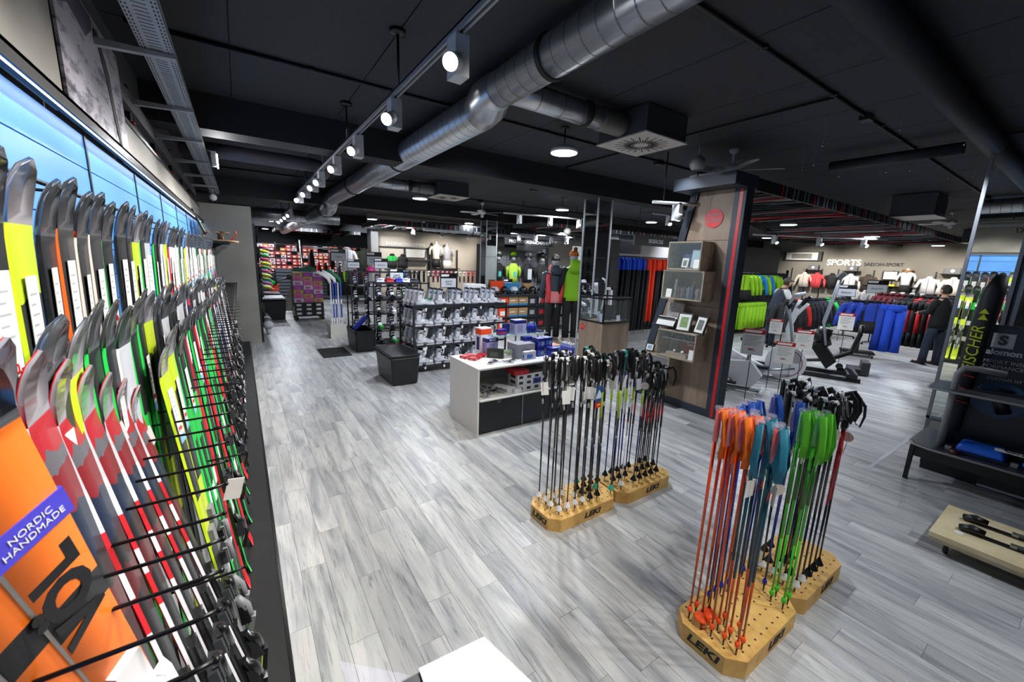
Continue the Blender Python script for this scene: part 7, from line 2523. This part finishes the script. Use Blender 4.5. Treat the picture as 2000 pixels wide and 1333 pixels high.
MB().ball((0, 0, 0), .17, M('glow_print', '#34506f', .5), 24, 8, .01, 1, 1).build('picture', p, (-.002, .98, .37))
MB().tube([(0, -.02, .12), (0, -.0, 0), (0, -.04, -.1)], [.045, .05, .05], BLACK, 10).build('picture', p, (-.0, .97, .36))
for o in (p.children if False else []):
    pass
BLP = M('press_blue', '#1f63d8', .28)
t = thing('boot_dryer', 'blue two-pad boot warmer with a white label lying on the black bench', 'boot warmer', (5.2, -.1, .368))
for k, y in enumerate((.50, .12, -.26)):
    o = MB().box((.17, y, .04), (.25, .30, .07), BLP, top=(.86, .86)).build('pad', t)
    bv = o.modifiers.new('bevel', 'BEVEL')
    bv.width = .02
    bv.segments = 3
    MB().box((.02, y + .18, .02), (.05, .04, .04), STEEL).build('hinge', t)
MB().bb((.0, -.5, 0), (.36, .72, .012), DSTEEL).bb((.33, -.5, 0), (.36, .72, .07), DSTEEL).build('tray', t)
lb = MB().box((.14, .12, .082), (.085, .62, .003), PAPER).build('label', t)
text('BOOT BLACK\nSCHI BOOT', .032, BLACK, lb, (.14, .28, .0845), (0, 0, -pi / 2), bold=.001)
MB().tube([(.14 + .03 * cos(a), -.02 + .09 * sin(a), .0845) for a in [2 * pi * k / 20 for k in range(21)]], .003, RED, 5, cap=False).build('red_ring', lb)
# ski bag leaning beside the bench
t = thing('ski_bag', 'tall black ski bag with yellow lettering leaning behind the service bench', 'ski bag', (5.43, .605, .366))
o = MB().tube([(0, .02, 0), (0, .015, .2), (0, .01, .6), (.0, -.01, 1.1), (.01, -.025, 1.42), (.02, -.05, 1.57)], [(.05, .035), (.06, .04), (.065, .045), (.072, .05), (.07, .045), (.04, .03)], M('bag_black', '#0e1016', .55), 16, up=(1, 0, 0)).build('bag', t, None, (.0, 0, 0))
text('FISCHER', .11, M('bag_yellow', '#c8d81a', .5), t, (-.0545, .0, .92), (pi / 2, -pi / 2, -pi / 2), shear=.2)
MB().prism([(-.03, 0), (.03, 0), (0, .05)], -.058, -.054, M('bag_yellow'), 'YZ').prism([(-.03, .055), (.03, .055), (0, .10)], -.064, -.06, M('bag_yellow'), 'YZ').build('logo', t, (-.002, -.01, 1.18))
for k in range(3):
    MB().tube([(-.048, -.05, .42 + .12 * k), (-.05, .05, .44 + .12 * k)], .006, M('bag_red', '#b3202a', .5), 6).build('strap', t)

# wooden trolley board with binding samples
BIR = wood('birch_ply', '#cdb98f', '#e0d0a8', (5, 5, 5), .45)
t = thing('rolling_board', 'pale plywood board on castors in front of the service bench', 'trolley', (3.88, -.75, 0))
MB().bb((0, 0, .115), (.60, 1.17, .15), BIR).build('board', t)
MB().bb((0.01, .01, .085), (.59, 1.16, .115), BIR).build('under_frame', t)
for x in (.08, .52):
    for y in (.08, 1.08):
        c = MB().cyl((x, y, .038), .036, .025, BLACK, 16, 'Y').bb((x - .02, y - .02, .05), (x + .02, y + .02, .085), STEEL).build('castor', t)
for k, x in enumerate((.14, .29)):
    MB().bb((x, 1.03, .15), (x + .045, 1.07, .1508), PAPER).build('sticker', t)
for k, (x, y) in enumerate(((4.10, .25), (4.30, .26))):
    b = thing('ski_binding', 'black sample ski binding on the plywood board, %s one' % ('left', 'right')[k], 'binding', (x, y, .151), radians(2))
    MB().tube([(0, .06, .02), (0, .0, .035), (0, -.06, .03)], [(.028, .02), (.034, .028), (.03, .02)], BLACK, 10, up=(0, 0, 1)).build('heel_piece', b)
    MB().bb((-.02, -.3, 0), (.02, .02, .01), BLACK).bb((-.016, -.22, .01), (.016, -.17, .03), STEEL).bb((-.022, -.27, 0), (.022, -.24, .028), M('bind_grey')).build('rail', b)
    MB().tube([(0, -.2, .02), (0, -.26, .025), (0, -.32, .016)], [(.024, .014), (.026, .018), (.018, .01)], DGREY, 8, up=(0, 0, 1)).build('toe_piece', b)

# screen high on the left wall behind the camera side, seen in the mirror
t = thing('wall_screen', 'flat screen in a pale frame high on the left wall, reflected in the mirror', 'screen', (-.54, 1.7, 2.55))
MB().bb((0, 0, 0), (.03, .6, .4), WHITE).bb((.03, .02, .02), (.034, .58, .38), M('screen_off', '#0a0d16', .1)).build('panel', t)
bpy.data.objects.remove(t.children[0])
bpy.data.objects.remove(t)

# ------------------------------------------------------------------ clean up
for o in list(bpy.data.objects):
    if o.name.startswith('tmp'):
        bpy.data.objects.remove(o)
for me in bpy.data.meshes:
    if me.users == 0:
        pass
